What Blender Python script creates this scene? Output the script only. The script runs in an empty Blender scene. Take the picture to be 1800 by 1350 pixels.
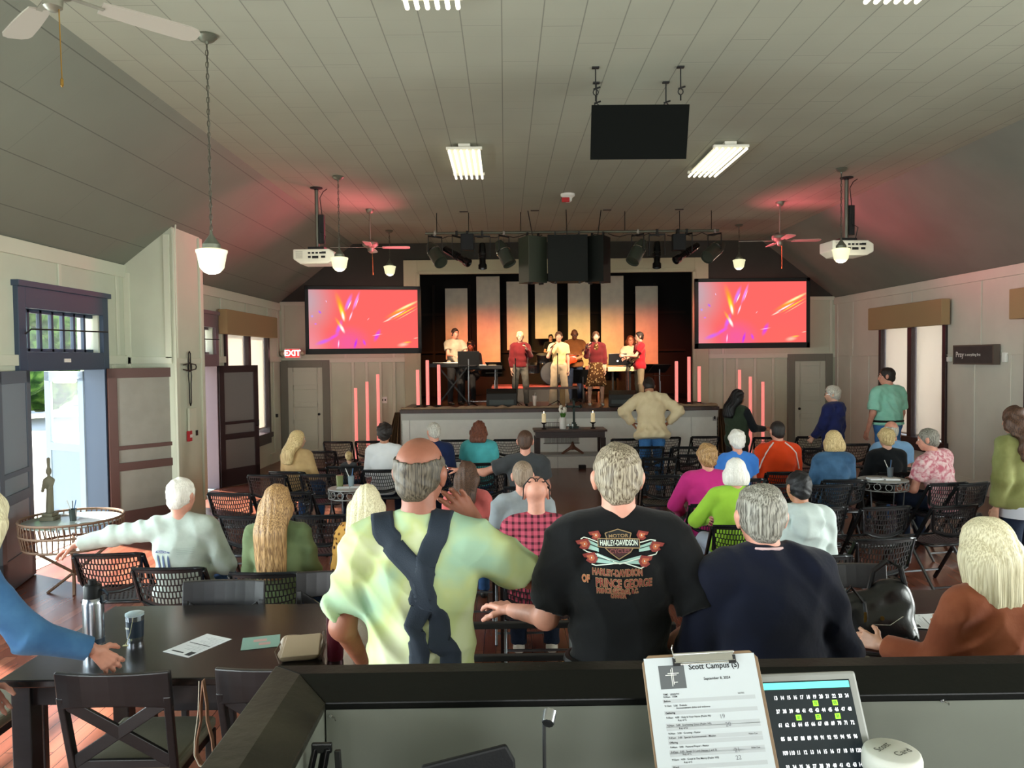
import bpy, math, random
import numpy as np
from mathutils import Vector, Matrix
from mathutils.bvhtree import BVHTree
S = bpy.context.scene
C = S.collection
R = math.radians
random.seed(5)
# ------------------------------------------------------------------ camera
F = 1350.0
CAMZ = 2.15
cam = bpy.data.objects.new('camera', bpy.data.cameras.new('camera'))
C.objects.link(cam)
cam.data.sensor_width = 36
cam.data.lens = 36 * F / 1800
cam.data.clip_start = 0.02
cam.data.clip_end = 400
CM = Matrix.Translation((0, 0, CAMZ)) @ Matrix.Rotation(R(-0.51), 4, 'Z') @ Matrix.Rotation(R(90 - 1.91), 4, 'X') @ Matrix.Rotation(R(-0.62), 4, 'Z')
cam.matrix_world = CM
S.camera = cam
S.view_settings.view_transform = 'Standard'
S.view_settings.look = 'None'
S.view_settings.gamma = 1
S.view_settings.use_curve_mapping = False
S.view_settings.exposure = 0.8
# ------------------------------------------------------------------ world
W = bpy.data.worlds.new('sky')
S.world = W
W.use_nodes = True
wt = W.node_tree
bg = wt.nodes['Background']
tc = wt.nodes.new('ShaderNodeTexCoord')
sx = wt.nodes.new('ShaderNodeSeparateXYZ')
rp = wt.nodes.new('ShaderNodeValToRGB')
wt.links.new(tc.outputs['Generated'], sx.inputs[0])
wt.links.new(sx.outputs['Z'], rp.inputs[0])
wt.links.new(rp.outputs[0], bg.inputs[0])
rp.color_ramp.elements[0].position = 0.0
rp.color_ramp.elements[0].color = (1.0, 0.98, 0.93, 1)
rp.color_ramp.elements[1].position = 0.6
rp.color_ramp.elements[1].color = (0.45, 0.65, 1.0, 1)
bg.inputs[1].default_value = 2.2
S.cycles.max_bounces = 6
S.cycles.diffuse_bounces = 4
S.cycles.glossy_bounces = 3
S.cycles.transmission_bounces = 6
S.cycles.transparent_max_bounces = 8
S.cycles.sample_clamp_indirect = 4
S.cycles.caustics_reflective = False
S.cycles.caustics_refractive = False
S.cycles.use_denoising = True


def light(name, kind, loc, energy, color, target=None, size=1, size_y=None, angle=None, blend=0.5, soft=0.1):
    d = bpy.data.lights.new(name, kind)
    d.energy = energy
    d.color = color
    if kind == 'AREA':
        d.shape = 'RECTANGLE'
        d.size = size
        d.size_y = size_y or size
    if kind == 'SPOT':
        d.spot_size = angle
        d.spot_blend = blend
        d.shadow_soft_size = soft
    if kind == 'SUN':
        d.angle = angle
    if kind == 'POINT':
        d.shadow_soft_size = soft
    o = bpy.data.objects.new(name, d)
    C.objects.link(o)
    o.location = loc
    if target is not None:
        o.rotation_euler = (Vector(target) - Vector(loc)).to_track_quat('-Z', 'Y').to_euler()
    return o


light('sun', 'SUN', (-20, 0, 20), 20.0, (1, 0.93, 0.82), target=(-20 + 0.62, -0.36, 20 - 0.62), angle=R(2))
# daylight outside the windows; those out of view are added fill
DAY = (0.93, 1.0, 0.95)
for i, y in enumerate((13.6, 9.45, 5.0, 0.8, -2.8)):
    light('window_daylight', 'AREA', (8.2, y, 1.9), (55, 110, 350, 320, 220)[i], DAY, target=(0, y, 1.5), size=2.4, size_y=2.4)
for y in (14.6, 5.2, 1.6, -2.0):
    light('window_daylight', 'AREA', (-5.9, y, 1.9), 60 if y > 9 else 330, (0.82, 0.97, 1.0), target=(0, y, 1.5), size=2.4, size_y=2.4)
# added fill lights in made-up openings of the wall behind the camera
for x in (-2.6, 1.2, 5.0):
    light('rear_daylight', 'AREA', (x, -5.6, 2.0), 80, (0.95, 0.98, 1.0), target=(x, 6, 1.8), size=2.2, size_y=2.2)
# stage lighting from the truss
AMB, ORG, RED = (1, 0.60, 0.18), (1, 0.30, 0.08), (1, 0.15, 0.09)
TR = 13.35


def lin(c):
    if isinstance(c, str):
        c = tuple(int(c[i:i + 2], 16) for i in (0, 2, 4))
        c = tuple(v / 255 for v in c)
        c = tuple(v / 12.92 if v <= 0.04045 else ((v + 0.055) / 1.055) ** 2.4 for v in c)
    return tuple(c)[:3]


for x, col, tx, e in ((-1.35, ORG, -1.1, 700), (-0.85, RED, -0.2, 700), (-0.3, AMB, 0.75, 600), (0.1, AMB, 1.5, 500), (2.35, AMB, 2.2, 500), (2.75, ORG, 3.0, 650), (3.2, RED, 3.9, 600)):
    light('stage_spot', 'SPOT', (x, TR + .35, 4.0), e, col, target=(tx, 19.8, 2.15), angle=R(27), blend=1.0, soft=0.12)
for x, tx in ((-1.2, -0.6), (0.0, 0.6), (2.4, 1.6), (3.5, 2.6)):
    light('stage_face_spot', 'SPOT', (x, TR + .3, 4.05), 850, (1, 0.74, 0.50), target=(tx, 16.1, 2.1), angle=R(34), blend=0.8, soft=0.1)
# spots added near the truss ends to put a red glow on the ceiling
light('wash_spot', 'SPOT', (-1.5, TR - .2, 3.7), 200, (1, 0.14, 0.20), target=(-3.5, 11.6, 4.67), angle=R(90), blend=1, soft=0.45)
light('wash_spot', 'SPOT', (3.9, TR - .2, 3.7), 200, (1, 0.14, 0.20), target=(5.9, 11.8, 4.67), angle=R(90), blend=1, soft=0.45)


# ------------------------------------------------------------------ placing
def ray(px, py):
    d = CM.to_3x3() @ Vector(((px - 900) / F, -(py - 675) / F, -1))
    return d


def at(px, py, Y):
    d = ray(px, py)
    return Vector((0, 0, CAMZ)) + d * (Y / d.y)


def onz(px, py, z):
    d = ray(px, py)
    return Vector((0, 0, CAMZ)) + d * ((z - CAMZ) / d.z)


def onx(px, py, x):
    d = ray(px, py)
    return Vector((0, 0, CAMZ)) + d * (x / d.x)


# ------------------------------------------------------------------ materials
MATS = {}


def nn(nt, kind, **kw):
    n = nt.nodes.new('ShaderNode' + kind)
    for k, v in kw.items():
        setattr(n, k, v)
    return n


def M(name, col, rough=0.6, metal=0.0, var=0.0, vs=8.0, bump=0.0, bs=40.0, emit=None, es=1.0, stretch=None, col2=None, spec=0.5, alpha=None, trans=0.0, sheen=0.0):
    if name in MATS:
        return MATS[name]
    m = bpy.data.materials.new(name)
    m.use_nodes = True
    nt = m.node_tree
    b = nt.nodes['Principled BSDF']
    c = lin(col)
    b.inputs['Base Color'].default_value = (*c, 1)
    b.inputs['Roughness'].default_value = rough
    b.inputs['Metallic'].default_value = metal
    b.inputs['Specular IOR Level'].default_value = spec
    if sheen:
        b.inputs['Sheen Weight'].default_value = sheen
    if trans:
        b.inputs['Transmission Weight'].default_value = trans
    if emit is not None:
        b.inputs['Emission Color'].default_value = (*lin(emit), 1)
        b.inputs['Emission Strength'].default_value = es
    t = None
    if var or bump or col2 is not None:
        t = nn(nt, 'TexCoord')
        mp = nn(nt, 'Mapping')
        nt.links.new(t.outputs['Object'], mp.inputs[0])
        if stretch:
            mp.inputs['Scale'].default_value = stretch
    if var or col2 is not None:
        n = nn(nt, 'TexNoise')
        n.inputs['Scale'].default_value = vs
        n.inputs['Detail'].default_value = 4
        nt.links.new(mp.outputs[0], n.inputs['Vector'])
        r = nn(nt, 'ValToRGB')
        nt.links.new(n.outputs['Fac'], r.inputs[0])
        c2 = lin(col2) if col2 is not None else tuple(min(1, v * (1 + var)) for v in c)
        c1 = c if col2 is not None else tuple(v * (1 - var) for v in c)
        r.color_ramp.elements[0].position = 0.38
        r.color_ramp.elements[1].position = 0.62
        r.color_ramp.elements[0].color = (*c1, 1)
        r.color_ramp.elements[1].color = (*c2, 1)
        nt.links.new(r.outputs[0], b.inputs['Base Color'])
    if bump:
        n2 = nn(nt, 'TexNoise')
        n2.inputs['Scale'].default_value = bs
        n2.inputs['Detail'].default_value = 3
        nt.links.new(mp.outputs[0], n2.inputs['Vector'])
        bp = nn(nt, 'Bump')
        bp.inputs['Strength'].default_value = bump
        bp.inputs['Distance'].default_value = 0.01
        nt.links.new(n2.outputs['Fac'], bp.inputs['Height'])
        nt.links.new(bp.outputs[0], b.inputs['Normal'])
    MATS[name] = m
    return m


def cloth(name, col, col2=None, **kw):
    kw.setdefault('var', 0.12)
    return M(name, col, rough=0.85, bump=0.25, bs=25, vs=7, col2=col2, spec=0.2, sheen=0.1, **kw)


def hairmat(name, c1, c2):
    return M(name, c1, rough=0.5, col2=c2, vs=6, stretch=(34, 34, 1.2), bump=0.35, bs=7, spec=0.35)


def skinmat(name, col):
    m = M(name, col, rough=0.5, var=0.10, vs=14, bump=0.08, bs=60, spec=0.4)
    b = m.node_tree.nodes['Principled BSDF']
    b.inputs['Subsurface Weight'].default_value = 0.0
    return m


def grid_mat(name, col, line, px=0.305, py=0.305, wx=0.012, wy=0.005, axy='XY', rough=0.75):
    """painted board ceiling: seams every px across and py along"""
    m = bpy.data.materials.new(name)
    m.use_nodes = True
    nt = m.node_tree
    L = nt.links
    b = nt.nodes['Principled BSDF']
    b.inputs['Roughness'].default_value = rough
    t = nn(nt, 'TexCoord')
    s = nn(nt, 'SeparateXYZ')
    L.new(t.outputs['Object'], s.inputs[0])

    def seam(out, p, w, shift=None):
        d = nn(nt, 'Math', operation='DIVIDE')
        L.new(out, d.inputs[0])
        d.inputs[1].default_value = p
        if shift is not None:
            a = nn(nt, 'Math', operation='ADD')
            L.new(d.outputs[0], a.inputs[0])
            L.new(shift, a.inputs[1])
            d = a
        f = nn(nt, 'Math', operation='FRACT')
        L.new(d.outputs[0], f.inputs[0])
        l = nn(nt, 'Math', operation='LESS_THAN')
        L.new(f.outputs[0], l.inputs[0])
        l.inputs[1].default_value = w / p
        return l, d
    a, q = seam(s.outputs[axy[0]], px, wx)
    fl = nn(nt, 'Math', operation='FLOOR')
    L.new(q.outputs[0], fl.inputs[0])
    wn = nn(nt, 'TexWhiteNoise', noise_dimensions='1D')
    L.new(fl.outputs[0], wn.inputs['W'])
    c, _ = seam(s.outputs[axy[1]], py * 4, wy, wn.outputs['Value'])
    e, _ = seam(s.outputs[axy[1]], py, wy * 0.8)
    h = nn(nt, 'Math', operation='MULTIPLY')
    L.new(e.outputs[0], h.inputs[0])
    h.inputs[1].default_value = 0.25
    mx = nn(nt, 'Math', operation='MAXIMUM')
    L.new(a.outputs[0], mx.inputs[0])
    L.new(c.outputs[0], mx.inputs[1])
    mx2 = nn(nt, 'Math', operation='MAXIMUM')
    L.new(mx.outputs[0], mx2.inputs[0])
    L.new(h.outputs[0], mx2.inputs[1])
    n = nn(nt, 'TexNoise')
    n.inputs['Scale'].default_value = 1.2
    L.new(t.outputs['Object'], n.inputs['Vector'])
    r = nn(nt, 'ValToRGB')
    k = lin(col)
    r.color_ramp.elements[0].color = (*[v * 0.9 for v in k], 1)
    r.color_ramp.elements[1].color = (*[v * 1.1 for v in k], 1)
    L.new(n.outputs['Fac'], r.inputs[0])
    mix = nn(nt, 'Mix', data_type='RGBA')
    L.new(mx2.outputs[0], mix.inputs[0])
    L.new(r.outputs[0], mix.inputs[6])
    mix.inputs[7].default_value = (*lin(line), 1)  # seams tinted darker: dirt, and groove shade painted in with the bump
    L.new(mix.outputs[2], b.inputs['Base Color'])
    bp = nn(nt, 'Bump', invert=True)
    bp.inputs['Strength'].default_value = 0.3
    bp.inputs['Distance'].default_value = 0.01
    L.new(mx2.outputs[0], bp.inputs['Height'])
    L.new(bp.outputs[0], b.inputs['Normal'])
    MATS[name] = m
    return m


def wood_planks(name, c1, c2, w=0.09, ln=1.4, rough=0.25):
    m = bpy.data.materials.new(name)
    m.use_nodes = True
    nt = m.node_tree
    L = nt.links
    b = nt.nodes['Principled BSDF']
    b.inputs['Roughness'].default_value = rough
    t = nn(nt, 'TexCoord')
    mp = nn(nt, 'Mapping')
    mp.inputs['Rotation'].default_value = (0, 0, R(90))
    L.new(t.outputs['Object'], mp.inputs[0])
    br = nn(nt, 'TexBrick')
    br.inputs['Color1'].default_value = (*lin(c1), 1)
    br.inputs['Color2'].default_value = (*lin(c2), 1)
    br.inputs['Mortar'].default_value = (0.01, 0.005, 0.004, 1)
    br.inputs['Scale'].default_value = 1
    br.inputs['Mortar Size'].default_value = 0.002
    br.inputs['Brick Width'].default_value = ln
    br.inputs['Row Height'].default_value = w
    L.new(mp.outputs[0], br.inputs['Vector'])
    n = nn(nt, 'TexNoise')
    n.inputs['Scale'].default_value = 3
    n.inputs['Detail'].default_value = 6
    mp2 = nn(nt, 'Mapping')
    mp2.inputs['Scale'].default_value = (14, 1, 1)
    L.new(t.outputs['Object'], mp2.inputs[0])
    L.new(mp2.outputs[0], n.inputs['Vector'])
    mix = nn(nt, 'Mix', data_type='RGBA', blend_type='MULTIPLY')
    mix.inputs[0].default_value = 0.6
    L.new(br.outputs['Color'], mix.inputs[6])
    L.new(n.outputs['Color'], mix.inputs[7])
    r = nn(nt, 'ValToRGB')
    L.new(n.outputs['Fac'], r.inputs[0])
    r.color_ramp.elements[0].color = (0.45, 0.45, 0.45, 1)
    r.color_ramp.elements[1].color = (1.3, 1.3, 1.3, 1)
    L.new(r.outputs[0], mix.inputs[7])
    L.new(mix.outputs[2], b.inputs['Base Color'])
    MATS[name] = m
    return m


def mixmat(name, c1, c2, c3=None, scale=6, rough=0.85, kind='noise', stretch=None):
    """patterned fabric: noise (tie-dye), voronoi spots (leopard, floral)"""
    m = bpy.data.materials.new(name)
    m.use_nodes = True
    nt = m.node_tree
    L = nt.links
    b = nt.nodes['Principled BSDF']
    b.inputs['Roughness'].default_value = rough
    b.inputs['Specular IOR Level'].default_value = 0.2
    t = nn(nt, 'TexCoord')
    mp = nn(nt, 'Mapping')
    if stretch:
        mp.inputs['Scale'].default_value = stretch
    L.new(t.outputs['Object'], mp.inputs[0])
    if kind == 'noise':
        n = nn(nt, 'TexNoise')
        n.inputs['Scale'].default_value = scale
        n.inputs['Detail'].default_value = 3
        n.inputs['Distortion'].default_value = 0.6
        out = n.outputs['Fac']
        pos = (0.36, 0.5, 0.62)
    elif kind == 'wave':
        n = nn(nt, 'TexWave')
        n.inputs['Scale'].default_value = scale
        n.inputs['Distortion'].default_value = 6
        n.inputs['Detail'].default_value = 2
        out = n.outputs['Fac']
        pos = (0.3, 0.5, 0.7)
    else:
        n = nn(nt, 'TexVoronoi')
        n.inputs['Scale'].default_value = scale
        out = n.outputs['Distance']
        pos = (0.22, 0.34, 0.42)
    L.new(mp.outputs[0], n.inputs['Vector'])
    r = nn(nt, 'ValToRGB')
    L.new(out, r.inputs[0])
    e = r.color_ramp.elements
    e[0].position = pos[0]
    e[0].color = (*lin(c1), 1)
    e[1].position = pos[2]
    e[1].color = (*lin(c3 or c2), 1)
    if c3:
        q = e.new(pos[1])
        q.color = (*lin(c2), 1)
    L.new(r.outputs[0], b.inputs['Base Color'])
    MATS[name] = m
    return m


def plaid(name, base, line, p=0.055):
    m = bpy.data.materials.new(name)
    m.use_nodes = True
    nt = m.node_tree
    L = nt.links
    b = nt.nodes['Principled BSDF']
    b.inputs['Roughness'].default_value = 0.9
    b.inputs['Specular IOR Level'].default_value = 0.2
    t = nn(nt, 'TexCoord')
    s = nn(nt, 'SeparateXYZ')
    L.new(t.outputs['Object'], s.inputs[0])
    outs = []
    for ax in 'XZ':
        d = nn(nt, 'Math', operation='MULTIPLY')
        L.new(s.outputs[ax], d.inputs[0])
        d.inputs[1].default_value = 2 * math.pi / p
        q = nn(nt, 'Math', operation='SINE')
        L.new(d.outputs[0], q.inputs[0])
        g = nn(nt, 'MapRange')
        L.new(q.outputs[0], g.inputs[0])
        g.inputs[1].default_value = 0.1
        g.inputs[2].default_value = 0.5
        outs.append(g.outputs[0])
    a = nn(nt, 'Math', operation='ADD')
    L.new(outs[0], a.inputs[0])
    L.new(outs[1], a.inputs[1])
    h = nn(nt, 'Math', operation='MULTIPLY')
    L.new(a.outputs[0], h.inputs[0])
    h.inputs[1].default_value = 0.46
    mix = nn(nt, 'Mix', data_type='RGBA')
    L.new(h.outputs[0], mix.inputs[0])
    mix.inputs[6].default_value = (*lin(base), 1)
    mix.inputs[7].default_value = (*lin(line), 1)
    L.new(mix.outputs[2], b.inputs['Base Color'])
    MATS[name] = m
    return m


# ------------------------------------------------------------------ mesh helpers
class MB:
    def __init__(s):
        s.v = []
        s.f = []
        s.mi = []
        s.cur = 0

    def add(s, vs, fs):
        o = len(s.v)
        s.v += [tuple(v) for v in vs]
        s.f += [tuple(i + o for i in f) for f in fs]
        s.mi += [s.cur] * len(fs)
        return s

    def box(s, c, d, rot=None, taper=None):
        x, y, z = d[0] / 2, d[1] / 2, d[2] / 2
        tx, ty = taper or (1, 1)
        vs = [(-x, -y, -z), (x, -y, -z), (x, y, -z), (-x, y, -z), (-x * tx, -y * ty, z), (x * tx, -y * ty, z), (x * tx, y * ty, z), (-x * tx, y * ty, z)]
        c = Vector(c)
        vs = [c + ((rot @ Vector(v)) if rot is not None else Vector(v)) for v in vs]
        return s.add(vs, [(0, 3, 2, 1), (4, 5, 6, 7), (0, 1, 5, 4), (1, 2, 6, 5), (2, 3, 7, 6), (3, 0, 4, 7)])

    def bb(s, a, b):
        a, b = Vector(a), Vector(b)
        return s.box((a + b) / 2, [abs(q) for q in (b - a)])

    def bar(s, a, b, w, t, up=(0, 0, 1)):
        a, b = Vector(a), Vector(b)
        z = (b - a).normalized()
        u = Vector(up)
        if abs(z.dot(u)) > 0.99:
            u = Vector((0, 1, 0))
        x = u.cross(z).normalized()
        y = z.cross(x)
        m = Matrix((x, y, z)).transposed()
        return s.box((a + b) / 2, (w, t, (b - a).length), m)

    def tube(s, pts, r, n=8, cap=True, closed=False):
        pts = [Vector(p) for p in pts]
        rs = r if isinstance(r, (list, tuple)) else [r] * len(pts)
        rings = []
        up = None
        N = len(pts)
        for i, p in enumerate(pts):
            if closed:
                d = pts[(i + 1) % N] - pts[i - 1]
            else:
                d = pts[min(i + 1, N - 1)] - pts[max(i - 1, 0)]
            d.normalize()
            if up is None:
                up = Vector((0, 0, 1)) if abs(d.z) < 0.9 else Vector((1, 0, 0))
            x = up.cross(d)
            if x.length < 1e-6:
                x = Vector((1, 0, 0))
            x.normalize()
            y = d.cross(x)
            up = y.copy() if False else up
            rings.append([p + (x * math.cos(2 * math.pi * k / n) + y * math.sin(2 * math.pi * k / n)) * rs[i] for k in range(n)])
        vs = [v for q in rings for v in q]
        fs = []
        for i in range(N if closed else N - 1):
            j = (i + 1) % N
            for k in range(n):
                fs.append((i * n + k, i * n + (k + 1) % n, j * n + (k + 1) % n, j * n + k))
        if cap and not closed:
            fs.append(tuple(reversed(range(n))))
            fs.append(tuple((N - 1) * n + k for k in range(n)))
        return s.add(vs, fs)

    def lathe(s, prof, c=(0, 0, 0), n=24, rot=None, flute=0):
        vs = []
        c = Vector(c)
        for r, z in prof:
            for k in range(n):
                a = 2 * math.pi * k / n
                rr = r * (1 + (flute if k % 2 else 0))
                v = Vector((rr * math.cos(a), rr * math.sin(a), z))
                vs.append(c + (rot @ v if rot is not None else v))
        fs = []
        m = len(prof)
        for i in range(m - 1):
            for k in range(n):
                fs.append((i * n + k, i * n + (k + 1) % n, (i + 1) * n + (k + 1) % n, (i + 1) * n + k))
        if prof[0][0] > 1e-5:
            fs.append(tuple(reversed(range(n))))
        if prof[-1][0] > 1e-5:
            fs.append(tuple((m - 1) * n + k for k in range(n)))
        return s.add(vs, fs)

    def prism(s, poly, d, axis='z', base=0, mat=None):
        """poly list of 2d points, extruded along axis by d"""
        n = len(poly)
        vs = []
        for h in (base, base + d):
            for a, b in poly:
                v = {'z': (a, b, h), 'y': (a, h, b), 'x': (h, a, b)}[axis]
                vs.append(mat @ Vector(v) if mat is not None else v)
        fs = [tuple(reversed(range(n))), tuple(range(n, 2 * n))]
        for i in range(n):
            j = (i + 1) % n
            fs.append((i, j, n + j, n + i))
        return s.add(vs, fs)

    def obj(s, name, mat, parent=None, smooth=False, bevel=0, loc=None, rz=None, seg=2):
        me = bpy.data.meshes.new(name)
        me.from_pydata(s.v, [], s.f)
        mats = mat if isinstance(mat, (list, tuple)) else [mat]
        for m in mats:
            me.materials.append(m)
        if len(mats) > 1:
            me.polygons.foreach_set('material_index', s.mi)
        import bmesh
        bm = bmesh.new()
        bm.from_mesh(me)
        bmesh.ops.recalc_face_normals(bm, faces=bm.faces)
        bm.to_mesh(me)
        bm.free()
        if smooth:
            me.polygons.foreach_set('use_smooth', [True] * len(me.polygons))
            me.set_sharp_from_angle(angle=R(smooth if smooth is not True else 40))
        o = bpy.data.objects.new(name, me)
        C.objects.link(o)
        if parent:
            o.parent = parent
        if loc is not None:
            o.location = loc
        if rz is not None:
            o.rotation_euler = (0, 0, rz)
        if bevel:
            b = o.modifiers.new('bevel', 'BEVEL')
            b.width = bevel
            b.segments = seg
            b.limit_method = 'ANGLE'
            b.angle_limit = R(40)
        return o


def tag(o, label=None, cat=None, group=None, kind=None):
    if label:
        o['label'] = label
    if cat:
        o['category'] = cat
    if group:
        o['group'] = group
    if kind:
        o['kind'] = kind
    return o


def thing(name, label, cat, loc=(0, 0, 0), rz=0, group=None):
    o = bpy.data.objects.new(name, None)
    C.objects.link(o)
    o.empty_display_size = 0.1
    o.location = loc
    o.rotation_euler = (0, 0, rz)
    return tag(o, label, cat, group)


def struct(name, mb, mat, **kw):
    return tag(mb.obj(name, mat, **kw), kind='structure')


def dup(root, loc, rz=0, label=None, group=None):
    def cp(o, par):
        c = o.copy()
        C.objects.link(c)
        c.parent = par
        for ch in o.children:
            cp(ch, c)
        return c
    r = cp(root, None)
    r.location = loc
    r.rotation_euler = (0, 0, rz)
    if label:
        r['label'] = label
    if group:
        r['group'] = group
    return r


def text_mesh(body, size, depth=0.0, bold=0.0, align='CENTER', spacing=1.0):
    cu = bpy.data.curves.new('t', 'FONT')
    cu.body = body
    cu.size = size
    cu.extrude = depth
    cu.offset = bold
    cu.align_x = align
    cu.align_y = 'CENTER'
    cu.space_character = spacing
    cu.resolution_u = 3
    o = bpy.data.objects.new('t', cu)
    C.objects.link(o)
    bpy.context.view_layer.update()
    me = bpy.data.meshes.new_from_object(o.evaluated_get(bpy.context.evaluated_depsgraph_get()))
    bpy.data.objects.remove(o)
    return me


def text(name, body, size, mat, parent, mtx, bold=0.0, align='CENTER', depth=0.0006, spacing=1.0, sx=1.0):
    me = text_mesh(body, size, depth, bold, align, spacing)
    me.transform(Matrix.Diagonal((sx, 1, 1, 1)))
    me.transform(mtx)
    me.materials.clear()
    me.materials.append(mat)
    o = bpy.data.objects.new(name, me)
    C.objects.link(o)
    o.parent = parent
    return o


# ------------------------------------------------------------------ organic surfaces
def _d(p, X, Y, Z):
    k = p[0]
    if k == 'e':
        _, c, r, Rm = p
        x, y, z = X - c[0], Y - c[1], Z - c[2]
        if Rm is not None:
            x, y, z = (Rm[0][0] * x + Rm[1][0] * y + Rm[2][0] * z, Rm[0][1] * x + Rm[1][1] * y + Rm[2][1] * z, Rm[0][2] * x + Rm[1][2] * y + Rm[2][2] * z)
        a = (x / r[0]) ** 2 + (y / r[1]) ** 2 + (z / r[2]) ** 2
        b = (x / r[0] ** 2) ** 2 + (y / r[1] ** 2) ** 2 + (z / r[2] ** 2) ** 2
        k0 = np.sqrt(a)
        return k0 * (k0 - 1) / (np.sqrt(b) + 1e-6)
    _, a, b, ra, rb = p
    u = b - a
    L2 = float(u @ u) + 1e-9
    L = math.sqrt(L2)
    t = ((X - a[0]) * u[0] + (Y - a[1]) * u[1] + (Z - a[2]) * u[2]) / L2
    tc_ = np.clip(t, 0, 1)
    if k == 'c':
        x, y, z = X - a[0] - tc_ * u[0], Y - a[1] - tc_ * u[1], Z - a[2] - tc_ * u[2]
        return np.sqrt(x * x + y * y + z * z) - (ra + (rb - ra) * tc_)
    x, y, z = X - a[0] - t * u[0], Y - a[1] - t * u[1], Z - a[2] - t * u[2]
    return np.maximum(np.sqrt(x * x + y * y + z * z) - (ra + (rb - ra) * tc_), np.maximum(-t * L, (t - 1) * L))


def _bb(p):
    if p[0] == 'e':
        m = max(p[2])
        if p[3] is None:
            return p[1] - np.array(p[2]), p[1] + np.array(p[2])
        return p[1] - m, p[1] + m
    r = max(p[3], p[4])
    return np.minimum(p[1], p[2]) - r, np.maximum(p[1], p[2]) + r


def cap(a, b, ra, rb=None):
    return ('c', np.array(a, float), np.array(b, float), ra, rb if rb is not None else ra)


def flat(a, b, ra, rb=None):
    return ('f', np.array(a, float), np.array(b, float), ra, rb if rb is not None else ra)


def ell(c, r, Rm=None):
    return ('e', np.array(c, float), tuple(r), np.array(Rm, float) if Rm is not None else None)


_OFF = [(i, j, k) for i in (0, 1) for j in (0, 1) for k in (0, 1)]
_EDG = [(a, b) for a in range(8) for b in range(a + 1, 8) if sum(abs(_OFF[a][q] - _OFF[b][q]) for q in range(3)) == 1]


def surf(prims, k, res, cuts=(), subs=(), fold=None, jit=False):
    """smooth union of tapered limbs and ellipsoids -> one continuous skin (verts, quads)"""
    bbs = [_bb(p) for p in prims]
    lo = np.min([b[0] for b in bbs], axis=0) - 3 * res - 0.01
    hi = np.max([b[1] for b in bbs], axis=0) + 3 * res + 0.01
    n = np.ceil((hi - lo) / res).astype(int) + 1
    ax = [(lo[i] + np.arange(n[i]) * res).astype(np.float32) for i in range(3)]
    D = np.full(n, 0.3, np.float32)
    for p, (a, b) in zip(prims, bbs):
        m = k + 2.5 * res + 0.012
        i0 = np.maximum(((a - m - lo) / res).astype(int), 0)
        i1 = np.minimum(((b + m - lo) / res).astype(int) + 2, n)
        sl = tuple(slice(i0[q], i1[q]) for q in range(3))
        X = ax[0][sl[0]][:, None, None]
        Y = ax[1][sl[1]][None, :, None]
        Z = ax[2][sl[2]][None, None, :]
        d = _d(p, X, Y, Z)
        o = D[sl]
        h = np.clip(0.5 + 0.5 * (o - d) / k, 0, 1)
        D[sl] = o * (1 - h) + d * h - k * h * (1 - h)
    X, Y, Z = ax[0][:, None, None], ax[1][None, :, None], ax[2][None, None, :]
    if fold is not None:
        D = D + fold(X, Y, Z)
    for p in subs:
        D = np.maximum(D, -(_d(p, X, Y, Z) + (3.0 * fold(X, Y, Z) if jit else 0)))
    for nrm, off in cuts:
        D = np.maximum(D, X * nrm[0] + Y * nrm[1] + Z * nrm[2] - off)
    D[0], D[-1], D[:, 0], D[:, -1], D[:, :, 0], D[:, :, -1] = 1, 1, 1, 1, 1, 1
    s = D < 0
    c = np.zeros(tuple(q - 1 for q in D.shape), np.int8)
    for o in _OFF:
        c += s[o[0]:o[0] + c.shape[0], o[1]:o[1] + c.shape[1], o[2]:o[2] + c.shape[2]]
    act = np.argwhere((c > 0) & (c < 8))
    if len(act) == 0:
        return np.zeros((0, 3)), np.zeros((0, 4), int)
    ids = np.full(c.shape, -1, np.int32)
    ids[tuple(act.T)] = np.arange(len(act))
    vals = [D[act[:, 0] + o[0], act[:, 1] + o[1], act[:, 2] + o[2]] for o in _OFF]
    acc = np.zeros((len(act), 3))
    cnt = np.zeros(len(act))
    for a, b in _EDG:
        va, vb = vals[a], vals[b]
        m = (va < 0) != (vb < 0)
        t = np.where(m, va / np.where(m, va - vb, 1), 0)
        oa, ob = np.array(_OFF[a]), np.array(_OFF[b])
        acc += (oa + (ob - oa) * t[:, None]) * m[:, None]
        cnt += m
    V = lo + (act + acc / cnt[:, None]) * res
    Fs = []
    for axn in range(3):
        s0 = [slice(1, -1)] * 3
        s1 = [slice(1, -1)] * 3
        s0[axn] = slice(0, -1)
        s1[axn] = slice(1, None)
        e = s[tuple(s0)] != s[tuple(s1)]
        ix = np.argwhere(e)
        if len(ix) == 0:
            continue
        g = ix + 1
        g[:, axn] -= 1
        b_, c_ = [(1, 2), (2, 0), (0, 1)][axn]
        q = []
        for db, dc in ((-1, -1), (0, -1), (0, 0), (-1, 0)):
            h = g.copy()
            h[:, b_] += db
            h[:, c_] += dc
            q.append(ids[h[:, 0], h[:, 1], h[:, 2]])
        q = np.stack(q, 1)
        neg = s[g[:, 0], g[:, 1], g[:, 2]]
        q[~neg] = q[~neg][:, ::-1]
        Fs.append(q)
    Fs = np.concatenate(Fs)
    return V, Fs[(Fs >= 0).all(1)]


def join(parts):
    vs, fs, o = [], [], 0
    for v, f in parts:
        vs.append(v)
        fs.append(f + o)
        o += len(v)
    return np.concatenate(vs), np.concatenate(fs)


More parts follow.
